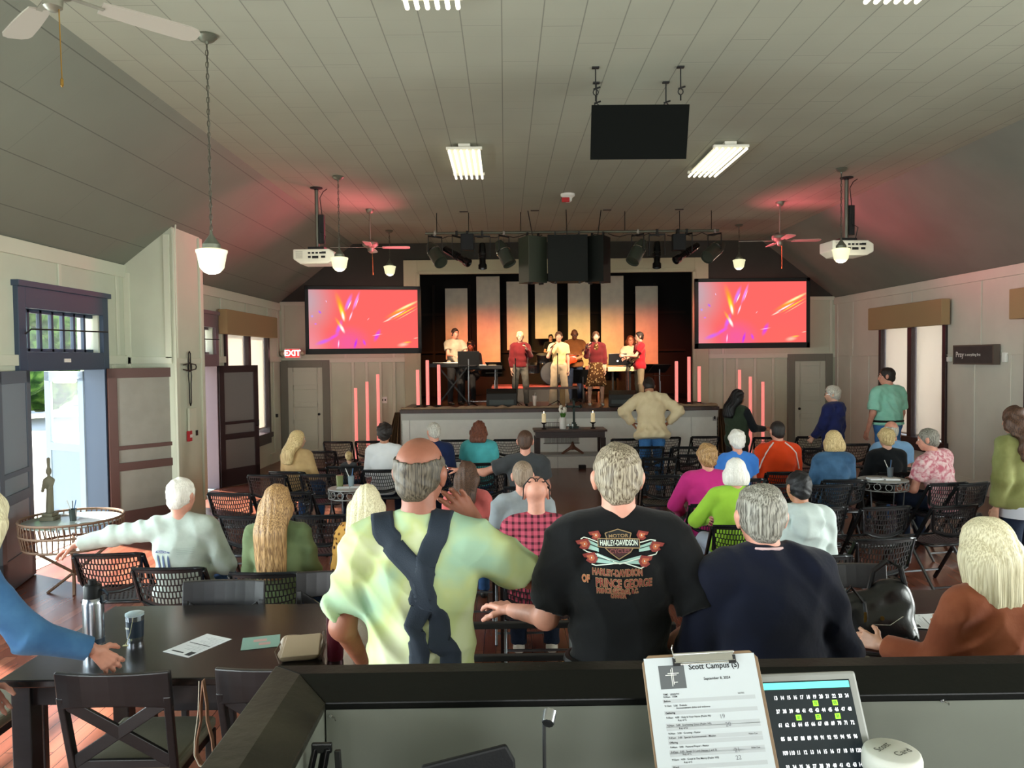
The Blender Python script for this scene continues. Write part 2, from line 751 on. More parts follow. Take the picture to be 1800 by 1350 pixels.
def skin_obj(name, vf, mat, parent):
    V, Q = vf
    me = bpy.data.meshes.new(name)
    me.vertices.add(len(V))
    me.vertices.foreach_set('co', V.astype(np.float32).ravel())
    me.loops.add(len(Q) * 4)
    me.loops.foreach_set('vertex_index', Q.astype(np.int32).ravel())
    me.polygons.add(len(Q))
    me.polygons.foreach_set('loop_start', np.arange(len(Q), dtype=np.int32) * 4)
    me.polygons.foreach_set('use_smooth', np.ones(len(Q), bool))
    me.update(calc_edges=True)
    me.materials.append(mat)
    o = bpy.data.objects.new(name, me)
    C.objects.link(o)
    o.parent = parent
    return o
# ================================================================== THE ROOM
XL, XR, YB, YR = -4.9, 7.24, 16.8, -5.0
ZW, ZC, XCL, XCR = 3.40, 4.67, -3.27, 5.61
mWallL = M('wall_cream', 'C4CAB6', rough=0.7, var=0.03, vs=2)
mWallR = M('wall_warm_white', 'CCC8BA', rough=0.7, var=0.03, vs=2)
mTrimW = M('trim_cream', 'CCD0BC', rough=0.55)
mSlate = M('slate_paint', '34342F', rough=0.8, var=0.06, vs=3)
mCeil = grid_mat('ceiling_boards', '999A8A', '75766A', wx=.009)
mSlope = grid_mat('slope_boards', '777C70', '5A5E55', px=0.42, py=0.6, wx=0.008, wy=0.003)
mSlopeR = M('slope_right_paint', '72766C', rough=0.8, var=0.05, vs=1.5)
mFloor = wood_planks('floor_boards', '6A382A', '84503C')
mBlackF = M('dark_frame', '2B1A1C', rough=0.4)
mBlueF = M('door_frame_slate', '36465A', rough=0.5)
mGreyF = M('door_trim_grey', '77766A', rough=0.6)
mDoorG = M('door_grey', 'BFC1B0', rough=0.55)
mBlack = M('matt_black', '0B0B0B', rough=0.6)
mBlackG = M('gloss_black', '0A0B0B', rough=0.22)
mBlackP = M('black_plastic', '0E0F10', rough=0.5, bump=0.05, bs=200, spec=.25)
mMetal = M('brushed_steel', 'B9BCC0', rough=0.28, metal=1.0)
mChrome = M('chrome', 'D8D8D8', rough=0.12, metal=1.0)
mIron = M('dark_iron', '1B1B1A', rough=0.45, metal=0.6)
mTan = M('tan_fabric', 'A08660', rough=0.9, bump=0.2, bs=80)
mWhite = M('white_plastic', 'E9E9E2', rough=0.4)
mBrass = M('brass', '9C7A3C', rough=0.3, metal=0.9)


def rects(u0, u1, z0, z1, holes, e=.015):
    holes = [(h[0] - e, h[1] + e, h[2] - e, h[3] + e) for h in holes]
    us = sorted({u0, u1, *[h[0] for h in holes], *[h[1] for h in holes]})
    zs = sorted({z0, z1, *[h[2] for h in holes], *[h[3] for h in holes]})
    for a, b in zip(us, us[1:]):
        run = None
        for c, d in zip(zs, zs[1:]):
            m = ((a + b) / 2, (c + d) / 2)
            if any(h[0] < m[0] < h[1] and h[2] < m[1] < h[3] for h in holes) or a < u0 or b > u1 or c < z0 or d > z1:
                continue
            yield a, b, c, d


def sidewall(x, t, holes, mat, name):
    mb = MB()
    for a, b, c, d in rects(YR, YB + 0.2, 0, ZW + 0.02, holes):
        mb.bb((x, a, c), (x + t, b, d))
    return struct(name, mb, mat)


DA = (7.85, 9.35)
DB = (11.55, 12.97)
WL = (13.55, 15.85, 0.68, 2.75)
LH = [(*DA, 0.02, 2.07), (DA[0] + .05, DA[1] - .05, 2.27, 2.72), (*DB, 0.02, 2.07), (DB[0] + .05, DB[1] - .05, 2.27, 2.72), WL,
      (4.1, 6.3, .68, 2.75), (0.5, 2.7, .68, 2.75), (-3.1, -0.9, .68, 2.75)]
RW = [(12.6, 14.65), (8.45, 10.5), (4.0, 6.05), (-0.2, 1.85), (-3.8, -1.75)]
sidewall(XL, -0.25, LH, mWallL, 'wall_left')
sidewall(XR, 0.25, [(a, b, .68, 2.75) for a, b in RW], mWallR, 'wall_right')
mb = MB()
PX0, PX1, PZ1 = -1.88, 4.15, 4.02
for a, b, c, d in rects(XL - .3, XR + .3, 0, ZW, [(PX0, PX1, 1.0, 9)]):
    mb.bb((a, YB, c), (b, YB + .2, d))
struct('wall_back', mb, M('wall_back_cream', 'BEC6B0', rough=.7, var=.03, vs=2))
mb = MB()
for a, b, c, d in rects(XL - .3, XR + .3, ZW, ZC + .1, [(PX0, PX1, 1.0, PZ1)]):
    mb.bb((a, YB - .01, c), (b, YB + .2, d))
struct('wall_back', mb, mSlate)
mb = MB()
for a, b, c, d in rects(XL - .3, XR + .3, 0, ZC + .1, [(-3.7, -1.5, .9, 3.1), (.1, 2.3, .9, 3.1), (3.9, 6.1, .9, 3.1)]):  # openings made up to let the rear fill in
    mb.bb((a, YR - .2, c), (b, YR, d))
struct('wall_rear', mb, mWallL)
mb = MB().bb((XL - .3, YR - .3, -.1), (XR + .3, YB + 4.2, 0))
struct('floor', mb, mFloor)
mb = MB().bb((XCL, YR, ZC), (XCR, YB + .2, ZC + .1))
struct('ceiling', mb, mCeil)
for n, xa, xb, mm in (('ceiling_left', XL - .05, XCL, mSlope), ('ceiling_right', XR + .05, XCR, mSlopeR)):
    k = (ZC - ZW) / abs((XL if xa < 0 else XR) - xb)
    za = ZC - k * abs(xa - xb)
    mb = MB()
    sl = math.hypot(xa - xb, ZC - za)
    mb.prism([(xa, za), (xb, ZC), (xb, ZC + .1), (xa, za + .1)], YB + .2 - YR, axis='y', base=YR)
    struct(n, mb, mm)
# chimney breast on the left wall
mb = MB()
kz = (ZC - ZW) / (XCL - XL)
zx = ZW + kz * .63
mb.prism([(XL - .02, 0), (XL + .63, 0), (XL + .63, zx + .04), (XL - .02, ZW + .04)], 0.9, axis='y', base=9.98)
struct('wall_chimney', mb, mWallL)
# battens, rails, crown and base
BAT = 0.03


def trimset(name, items, mat):
    mb = MB()
    for a, b in items:
        mb.bb(a, b)
    return struct(name, mb, mat, bevel=0.004, seg=1)


L = []
for a, b in ((YR, DA[0] - .1), (DA[1] + .1, 9.98), (10.88, DB[0] - .1), (DB[1] + .1, WL[0] - .1), (WL[1] + .1, YB)):
    L.append(((XL, a, 2.13), (XL + .04, b, 2.24)))
    L.append(((XL, a, 0), (XL + .03, b, .22)))
for a, b in ((YR, 9.98), (10.88, YB)):
    L.append(((XL, a, ZW - .16), (XL + .03, b, ZW)))
for y in (-4, -3.2, -.7, .3, 2.9, 3.9, 6.5, 7.2, 9.62):
    L.append(((XL, y, .2), (XL + .02, y + .07, 2.14)))
for y in (-2, 1.6, 5.2, 7.2, 8.5, 9.75, 11.1, 12.2, 13.3, 14.6, 15.9, 16.6):
    z0 = 2.92 if (7.7 < y < 9.5 or DB[0] - .1 < y < DB[1] + .1 or WL[0] - .2 < y < WL[1]) else 2.24
    L.append(((XL, y, z0), (XL + .02, y + .06, ZW - .1)))
for y in (11.05, 13.15, 16.25):
    L.append(((XL, y, .2), (XL + .02, y + .07, 2.14)))
trimset('trim_left', L, mTrimW)
L = []
L.append(((XR - .02, YR, 2.12), (XR, 12.5, 2.135)))
L.append(((XR - .02, 14.75, 2.12), (XR, YB, 2.135)))
L.append(((XR - .03, YR, ZW - .15), (XR, YB, ZW)))
L.append(((XR - .02, YR, 0), (XR, YB, .2)))
for y in (-4.3, -1.2, 2.3, 3.4, 6.6, 7.8, 10.9, 11.75, 15.2, 16.0, 16.62):
    L.append(((XR - .018, y, .2), (XR, y + .06, 2.12)))
for y in (-2.6, 1.0, 5, 7.3, 9.5, 11.6, 13.6, 15.9, 16.62):
    L.append(((XR - .018, y, 2.13 if y in (7.3, 11.6, 15.9, 16.62) else 2.95), (XR, y + .05, ZW - .1)))
trimset('trim_right', L, mWallR)
L = []
for a, b in ((XL, PX0 - .3), (PX1 + .3, XR)):
    L.append(((a, YB - .03, 2.1), (b, YB, 2.2)))
    L.append(((a, YB - .03, 0), (b, YB, .2)))
    L.append(((a, YB - .03, ZW - .05), (b, YB, ZW + .03)))
for x in (-4.85, -3.85, -3.35, -3.05, -2.75, -2.45, 4.78, 5.05, 5.45, 5.85, 7.12):
    L.append(((x, YB - .025, .2), (x + .06, YB, 2.12)))
for x in (-4.85, -3.5, -2.45, 4.75, 7.12):
    L.append(((x, YB - .02, 2.2), (x + .06, YB, ZW)))
trimset('trim_back', L, mTrimW)
mb = MB()
mb.bb((PX0 - .3, YB - .06, 1.0), (PX0, YB, PZ1 + .28)).bb((PX1, YB - .06, 1.0), (PX1 + .3, YB, PZ1 + .28))
mb.bb((PX0, YB - .06, PZ1), (PX1, YB, PZ1 + .28))
mb.bb((PX0 - .02, YB - .09, 1.0), (PX0 + .05, YB, PZ1 + .02)).bb((PX1 - .05, YB - .09, 1.0), (PX1 + .02, YB, PZ1 + .02)).bb((PX0, YB - .09, PZ1 - .03), (PX1, YB, PZ1 + .04))
struct('trim_proscenium', mb, M('proscenium_cream', 'B9B396', rough=0.6), bevel=.006)
trimset('trim_chimney', [((XL + .63, 9.96, .2), (XL + .66, 10.06, zx - .02)), ((XL + .63, 10.8, .2), (XL + .66, 10.9, zx - .02)), ((XL + .0, 9.955, 2.13), (XL + .6, 9.98, 2.22)), ((XL + .0, 9.955, .2), (XL + .08, 9.98, ZW - .1)), ((XL + .52, 9.955, 2.2), (XL + .6, 9.98, zx - .1)), ((XL + .63, 10.06, 2.13), (XL + .65, 10.8, 2.2))], mTrimW)

# doors on the left wall -------------------------------------------------


def doorcase(n, y0, y1, mat):
    mb = MB()
    x = XL
    mb.bb((x - .2, y0 - .12, 0), (x + .05, y0, 2.95)).bb((x - .2, y1, 0), (x + .05, y1 + .12, 2.95))
    mb.bb((x - .2, y0, 2.07), (x + .05, y1, 2.27)).bb((x - .2, y0, 2.72), (x + .05, y1, 2.95))
    mb.bb((x - .22, y0 - .15, 2.93), (x + .08, y1 + .15, 2.99))
    for i in range(1, 7):
        y = y0 + (y1 - y0) * i / 7
        mb.bb((x - .1, y - .022, 2.27), (x - .06, y + .022, 2.72))
    mb.bb((x - .1, y0, 2.27), (x - .06, y1, 2.31)).bb((x - .1, y0, 2.68), (x - .06, y1, 2.72))
    o = struct(n, mb, mat, bevel=.004)
    g = MB().bb((x - .09, y0, 2.27), (x - .085, y1, 2.72)).obj('pane', mGlass, o)
    MB().tube([(x + .07, y0 - .05, 2.45), (x + .1, y0, 2.5), (x + .1, y1, 2.52)], .008).obj('transom_rod', mBlack, o)
    return o


mGlass = M('window_glass', 'F0F6F6', rough=0.02, spec=0.5)
nt = mGlass.node_tree
tr = nn(nt, 'BsdfTransparent')
mx = nn(nt, 'MixShader')
mx.inputs[0].default_value = 0.12
nt.links.new(tr.outputs[0], mx.inputs[1])
nt.links.new(nt.nodes['Principled BSDF'].outputs[0], mx.inputs[2])
nt.links.new(mx.outputs[0], nt.nodes['Material Output'].inputs[0])
doorcase('door_1', *DA, mBlueF)
doorcase('door_2', *DB, M('door_frame_plum', '75646A', rough=0.5))
tag(MB().bb((XL + .05, 8.5, 2.16), (XL + .06, 8.62, 2.2)).obj('latch_plate', mWhite), 'small white latch plate on the dark transom frame of the near left doorway', 'latch')
mScreenFab, mPaneled = M('door_panel_grey', '8D8A80', rough=0.7, var=.05, vs=5), M('screen_brown', '54352E', rough=0.5)


def leaf(n, label, hx, hy, ang, w, h, mfr, mpa, glass=False, thin=.04, mid=0.8):
    r = thing(n, label, 'door', (hx, hy, 0.01), ang)
    mb = MB()
    mb.bb((0, -thin / 2, 0), (.11, thin / 2, h)).bb((w - .11, -thin / 2, 0), (w, thin / 2, h)).bb((0, -thin / 2, h - .12), (w, thin / 2, h)).bb((0, -thin / 2, 0), (w, thin / 2, .3))
    mb.bb((.1, -thin / 2, mid), (w - .1, thin / 2, mid + .1))
    if not glass:
        mb.bb((.1, -thin / 2, mid + .26), (w - .1, thin / 2, mid + .31))
    mb.obj('door_frame', mfr, r, bevel=.004)
    MB().bb((.1, -.01, .28), (w - .1, .01, mid + .02)).obj('lower_panel', mpa, r)
    MB().bb((.1, -.006, mid + .08), (w - .1, .006, h - .1)).obj('glass_pane' if glass else 'screen_panel', mGlass if glass else mpa, r)
    MB().tube([(w - .06, -.02, 1.0), (w - .06, -.07, 1.0), (w - .06, -.07, 1.1)], .012).obj('handle', mIron, r)
    return r


leaf('screen_door', 'brown framed screen door leaf folded back against the chimney breast by the near left doorway', XL + .06, DA[1] + .03, R(51), .90, 2.07, mPaneled, mScreenFab)
leaf('screen_door', 'dark framed screen door leaf standing open under the valance of the left window', XL + .06, DB[1] + .03, R(61), .86, 2.07, mBlackF, M('screen_mesh_grey', '6F6D6A', rough=.7))
leaf('screen_door', 'dark screen door leaf standing open at the near edge of the left doorway', XL + .07, DA[0] - .03, R(-76), .85, 2.07, M('screen_slate', '56606C', rough=.6), M('screen_slate_pale', '7A858F', rough=.7))
r = leaf('glass_door', 'blue-grey half glazed outer door swung open outside the left doorway', XL - .2, DA[1] + .0, R(150), .82, 2.04, M('door_blue_grey', '7D8C98', rough=.5), M('door_blue_panel', '74848F', rough=.5), glass=True, mid=1.05)
MB().tube([(.1, .06, 1.93), (.5, .06, 1.93)], .035, n=12).obj('door_closer', mWhite, r, smooth=True)
leaf('glass_door', 'white outer door swung open outside the far left doorway', XL - .3, DB[1] - .02, R(180 - 10), .8, 2.04, M('door_pale', 'C9C4B0', rough=.5), M('door_pale_panel', 'BDB9A8', rough=.5), glass=True, mid=1.05)

# windows with roller blinds ---------------------------------------------
mBlind = bpy.data.materials.new('roller_blind')
mBlind.use_nodes = True
nt = mBlind.node_tree
b = nt.nodes['Principled BSDF']
b.inputs['Base Color'].default_value = (*lin('E6DFD6'), 1)
b.inputs['Roughness'].default_value = 0.9
tl = nn(nt, 'BsdfTranslucent')
tl.inputs[0].default_value = (*lin('F0E8DE'), 1)
w_ = nn(nt, 'TexWave')
w_.inputs['Scale'].default_value = 2.5
w_.inputs['Distortion'].default_value = 1.5
t_ = nn(nt, 'TexCoord')
m_ = nn(nt, 'Mapping')
m_.inputs['Scale'].default_value = (0, 3, .2)
nt.links.new(t_.outputs['Object'], m_.inputs[0])
nt.links.new(m_.outputs[0], w_.inputs['Vector'])
mr = nn(nt, 'MapRange')
mr.inputs[3].default_value = .32
mr.inputs[4].default_value = .42
nt.links.new(w_.outputs['Fac'], mr.inputs[0])
ms = nn(nt, 'MixShader')
nt.links.new(mr.outputs[0], ms.inputs[0])
nt.links.new(b.outputs[0], ms.inputs[1])
nt.links.new(tl.outputs[0], ms.inputs[2])
nt.links.new(ms.outputs[0], nt.nodes['Material Output'].inputs[0])


def window(n, x, y0, y1, sgn):
    """sgn +1: right wall (room at smaller x)"""
    z0, z1 = .68, 2.75
    i, o = x - sgn * .04, x + sgn * .2
    mb = MB()
    for a, b in ((y0 - .1, y0), (y1, y1 + .1), ((y0 + y1) / 2 - .07, (y0 + y1) / 2 + .07)):
        mb.bb((i, a, z0 - .12), (o, b, z1))
    mb.bb((i, y0 - .1, z1), (o, y1 + .1, z1 + .1)).bb((i - sgn * .03, y0 - .14, z0 - .1), (o, y1 + .14, z0)).bb((i, y0 - .1, z0 - .22), (x, y1 + .1, z0 - .1))
    r = struct(n, mb, mBlackF, bevel=.004)
    MB().bb((x + sgn * .17, y0, z0), (x + sgn * .175, y1, z1)).obj('pane', mGlass, r)
    return r


nw = 0
for a, b in RW[:3]:
    nw += 1
    window(f'window_{nw}', XR, a, b, 1)
nw += 1
window(f'window_{nw}', XL, WL[0], WL[1], -1)
nw += 1
window(f'window_{nw}', XL, 4.1, 6.3, -1)  # unseen window, put in for its light


def blind(x, y0, y1, sgn, label, zb=.72):
    r = thing('roller_blind', label, 'blind', (x, (y0 + y1) / 2, 2.72), 0, 'white roller blinds in the windows')
    w = (y1 - y0) / 2 - .02
    MB().bb((-.0015, -w, zb - 2.72), (.0015, w, 0)).obj('shade', mBlind, r)
    MB().bb((-.012, -w, zb - 2.745), (.012, w, zb - 2.715)).obj('hem_bar', M('hem_white', 'D8D4CC'), r)
    return r


def valance(x0, x1, y0, y1, label):
    r = thing('window_valance', label, 'valance', ((x0 + x1) / 2, (y0 + y1) / 2, 2.62), 0, 'tan box valances')
    dx, dy = abs(x1 - x0) / 2, (y1 - y0) / 2
    MB().bb((-dx, -dy, 0), (dx, dy, .42)).obj('valance_box', mTan, r, bevel=.012)
    return r


for (a, b), nm in zip(RW[:2], ('second window from the stage', 'window near the front right')):
    pass
m_ = (RW[0][0] + RW[0][1]) / 2
blind(XR + .05, m_ + .07, RW[0][1], 1, 'left white roller blind of the right-wall window behind the man in mint')
blind(XR + .05, RW[0][0], m_ - .07, 1, 'right white roller blind of the right-wall window behind the man in mint')
m_ = (RW[1][0] + RW[1][1]) / 2
blind(XR + .05, m_ + .07, RW[1][1], 1, 'white roller blind at the far right edge of the photo')
blind(XR + .05, RW[1][0], m_ - .07, 1, 'white roller blind of the nearer right-wall window, outside the left pane')
m_ = (WL[0] + WL[1]) / 2
blind(XL - .05, WL[0], m_ - .07, -1, 'nearer white roller blind of the left-wall window behind the open screen door', .75)
blind(XL - .05, m_ + .07, WL[1], -1, 'farther white roller blind of the left-wall window by the corner', .8)
valance(XR - .19, XR - .045, 12.36, 14.87, 'tan box valance above the right-wall window behind the man in mint')
valance(XR - .19, XR - .045, 8.15, 10.7, 'tan box valance cut off by the right edge of the photo')
valance(XL + .045, XL + .2, 13.1, 15.98, 'tan box valance above the window on the left wall')
r = tag(MB().bb((XL - .02, 14.35, .7), (XL + .1, 14.5, .86)).obj('candle_box', M('box_tan', 'A88A66')), 'small tan box standing on the sill of the left window', 'box')
# panes for the made-up rear openings (behind the camera)
mb = MB()
for x in (-3.7, .1, 3.9):
    mb.bb((x, YR - .12, .9), (x + 2.2, YR - .11, 3.1))

# back wall doors -----------------------------------------------------------


def panel_door(n, x0, x1, zt, lab):
    y = YB
    mb = MB()
    mb.bb((x0 - .16, y - .05, 0), (x0, y, zt + .16)).bb((x1, y - .05, 0), (x1 + .16, y, zt + .16)).bb((x0, y - .05, zt), (x1, y, zt + .16))
    d = struct(n, mb, mGreyF, bevel=.004)
    mb = MB().bb((x0, y - .02, 0), (x1, y - .005, zt))
    for a in (x0, x1 - .12):
        mb.bb((a, y - .035, 0), (a + .12, y - .02, zt))
    nr = 5
    for i in range(nr + 1):
        z = i * (zt - .1) / nr
        mb.bb((x0 + .1, y - .035, z), (x1 - .1, y - .02, z + .1))
    mb.obj('door_leaf', mDoorG, d, bevel=.003)
    return d


d = panel_door('door_3', -4.73, -3.98, 2.0, '')
MB().lathe([(0, .05), (.028, .04), (.028, .02), (.012, .015), (.012, 0)], (-4.06, YB - .035, .98), 16, Matrix.Rotation(R(90), 3, 'X')).obj('doorknob', mBlack, d, smooth=True)
d = panel_door('door_4', 6.35, 7.02, 2.02, '')
MB().lathe([(0, .05), (.028, .04), (.028, .02), (.012, .015), (.012, 0)], (6.44, YB - .035, .98), 16, Matrix.Rotation(R(90), 3, 'X')).obj('doorknob', mBlack, d, smooth=True)

# outside -------------------------------------------------------------------
struct('ground', MB().bb((-60, -30, -.25), (XL - .26, 60, -.12)), M('sunlit_concrete', 'A8A498', rough=.9, var=.05, vs=1))
mLeaf = mixmat('leaves', '1C3A14', '35591F', '5E8038', scale=2.5, rough=.7)


def bush(x, y, r0, h, label):
    rnd = np.random.RandomState(int(abs(x * 7 + y * 13)))
    ps = [cap((0, 0, 0), (0, 0, h * .5), .12)]
    for i in range(16):
        a, q = rnd.rand() * 6.28, rnd.rand() * r0
        ps.append(ell((q * math.cos(a), q * math.sin(a), h * (.25 + .65 * rnd.rand())), (r0 * .45,) * 3))
    f = lambda X, Y, Z: .12 * np.sin(X * 9 + 2 * np.sin(Z * 7)) * np.sin(Y * 8 + np.sin(X * 6)) * np.sin(Z * 10 + 1)
    r = thing('tree', label, 'tree', (x, y, -.12), 0, 'trees outside the left doorway')
    skin_obj('crown', surf(ps[1:], .25, .12, fold=f), mLeaf, r)
    MB().tube([(0, 0, 0), (0.05, 0, h * .3), (0, 0, h * .6)], [.2, .14, .08]).obj('trunk', M('bark', '4A3A2A', rough=.9), r, smooth=True)


bush(-20, 31, 3.2, 6, 'green leafy tree seen through the left part of the open doorway')
bush(-23, 43, 3.4, 6.5, 'green tree seen through the glass of the outer door')
bush(-33, 38, 4, 7.5, 'taller green tree far beyond the doorway')
bush(-36, 56, 4.5, 8, 'distant tree behind the others outside')

# stage ------------------------------------------------------------------
ZS = 1.17
SX0, SX1, SY = -2.05, 4.16, 14.9
struct('floor_stage', MB().bb((SX0, SY - .03, ZS - .07), (SX1, 20.6, ZS)), M('stage_boards', '3A1D12', rough=.35, var=.25, vs=3, stretch=(8, 1, 1)))
struct('floor_backstage', MB().bb((-2.9, YB + .05, ZS - .07), (5.1, 20.6, ZS - .002)), mBlack)
struct('wall_stage_front', MB().bb((SX0 + .02, SY, 0), (SX1 - .02, SY + .1, ZS - .07)), M('stage_front_white', 'E4E7E0', rough=.6, var=.02))
mb = MB().bb((SX0 + .02, SY - .015, ZS - .2), (SX1 - .02, SY, ZS - .07))
for x in (SX0 + .02, SX0 + .18, 1.0, SX1 - .55):
    mb.bb((x, SY - .012, 0), (x + .012, SY, ZS - .2))
struct('trim_stage', mb, M('stage_trim', 'BFC2BC'))
mb = MB().bb((SX0, SY, 0), (SX0 + .04, 16.8, ZS - .07)).bb((SX1 - .04, SY, 0), (SX1, 16.8, ZS - .07))
struct('wall_stage_side', mb, M('stage_side_brown', '5B432F', rough=.7))
mb = MB().bb((-2.9, YB + .2, ZS), (-2.8, 20.6, 4.8)).bb((5.0, YB + .2, ZS), (5.1, 20.6, 4.8)).bb((-2.9, 20.5, ZS), (5.1, 20.6, 4.8)).bb((-2.9, YB + .2, 4.8), (5.1, 20.6, 4.9))
mb.bb((-2.9, YB + .19, ZS), (PX0 - .0, YB + .2, 4.8)).bb((PX1, YB + .19, ZS), (5.1, YB + .2, 4.8)).bb((-2.9, YB + .19, PZ1), (5.1, YB + .2, 4.8))
struct('wall_stage', mb, M('stage_black', '15110C', rough=.9))
# backdrop battens behind the panels
mb = MB()
for x in (-1.9, -.95, 2.95, 3.95):
    mb.bb((x, 20.3, ZS), (x + .06, 20.36, 4.1))
for z in (2.3, 3.3):
    mb.bb((-2.6, 20.36, z), (4.8, 20.4, z + .06))
struct('trim_backdrop', mb, M('backdrop_batten', '241B12', rough=.9))
mPanel = M('panel_cloth', 'E2D8C2', rough=.9, var=.05, vs=5, bump=.15, bs=30)
PD = 19.75
pls = ((782, 823, 507, 632, 'leftmost tall cloth panel on the stage backdrop, behind the keyboard player'), (837, 880, 486, 646, 'second backdrop panel from the left, glowing deep orange, tallest on that side'),
       (890, 929, 495, 615, 'third backdrop panel from the left, behind the woman in maroon sweater'), (940, 980, 495, 595, 'shortest amber backdrop panel ending above the drums'),
       (998, 1038, 494, 646, 'amber backdrop panel behind the bald guitarist'), (1056, 1097, 485, 652, 'tall orange backdrop panel left of the seated laptop player'), (1117, 1157, 503, 640, 'rightmost backdrop panel, behind the man in red'))
for x0, x1, y0, y1, lab in pls:
    a, b = at(x0, y0, PD), at(x1, y1, PD)
    r = thing('backdrop_panel', lab, 'panel', ((a.x + b.x) / 2, PD, b.z), 0, 'cloth panels of the stage backdrop')
    w, h = (b.x - a.x) / 2, a.z - b.z
    MB().bb((-w, 0, 0), (w, .04, h)).obj('cloth_face', mPanel, r, bevel=.008)
    MB().bb((-w + .05, .04, .05), (w - .05, .55, .09)).bb((-w + .05, .04, h - .15), (w - .05, .55, h - .11)).obj('wall_bracket', mBlack, r)
# tan cable cover along the stage edge
pts = []
random.seed(3)
f = lambda X, Y, Z: .012 * np.sin(X * 13 + 2 * np.sin(X * 5)) + .008 * np.sin(X * 31)
seg = [(SX0 + .1, -1.2), (-1.1, 1.9), (2.75, SX1 - .02)]
for i, (a, b) in enumerate(((SX0 + .05, 1.3), (2.4, SX1 - .05))):
    o = skin_obj('cable_cover', surf([cap((a, SY + .07, ZS + .012), (b, SY + .07, ZS + .012), .045)], .01, .02, cuts=[((0, 0, -1), -ZS)], fold=f), M('tan_cover', '9C8268', rough=.9), None)
    tag(o, ('long tan cloth cable cover lying along the left stage edge', 'short tan cloth cable cover lying along the right stage edge')[i], 'cable cover')
# stage corner drapes / stair stringers
for s, x, lab in ((-1, SX0, 'brown drape hanging at the left corner of the stage'), (1, SX1, 'brown drape hanging at the right corner of the stage')):
    mb = MB()
    n = 14
    top, bot = [], []
    for i in range(n):
        t = i / (n - 1)
        top.append((x + s * (.01 + .1 * t), SY + .1 + .05 * math.sin(i * 1.9), ZS - .05))
        bot.append((x + s * (.02 + .33 * t), SY + .05 + .07 * math.sin(i * 1.9), .25))
    vs = top + bot + [(a, b + .012, c) for a, b, c in top + bot]
    fs = []
    for i in range(n - 1):
        fs += [(i, i + 1, n + i + 1, n + i), (2 * n + i + 1, 2 * n + i, 3 * n + i, 3 * n + i + 1), (i + 1, i, 2 * n + i, 2 * n + i + 1), (n + i, n + i + 1, 3 * n + i + 1, 3 * n + i)]
    mb.add(vs, fs)
    tag(mb.obj('stage_drape', M('brown_drape', '6E5238', rough=.9), smooth=60), lab, 'drape')
# ================================================================== SCREENS, LIGHTS, CEILING THINGS


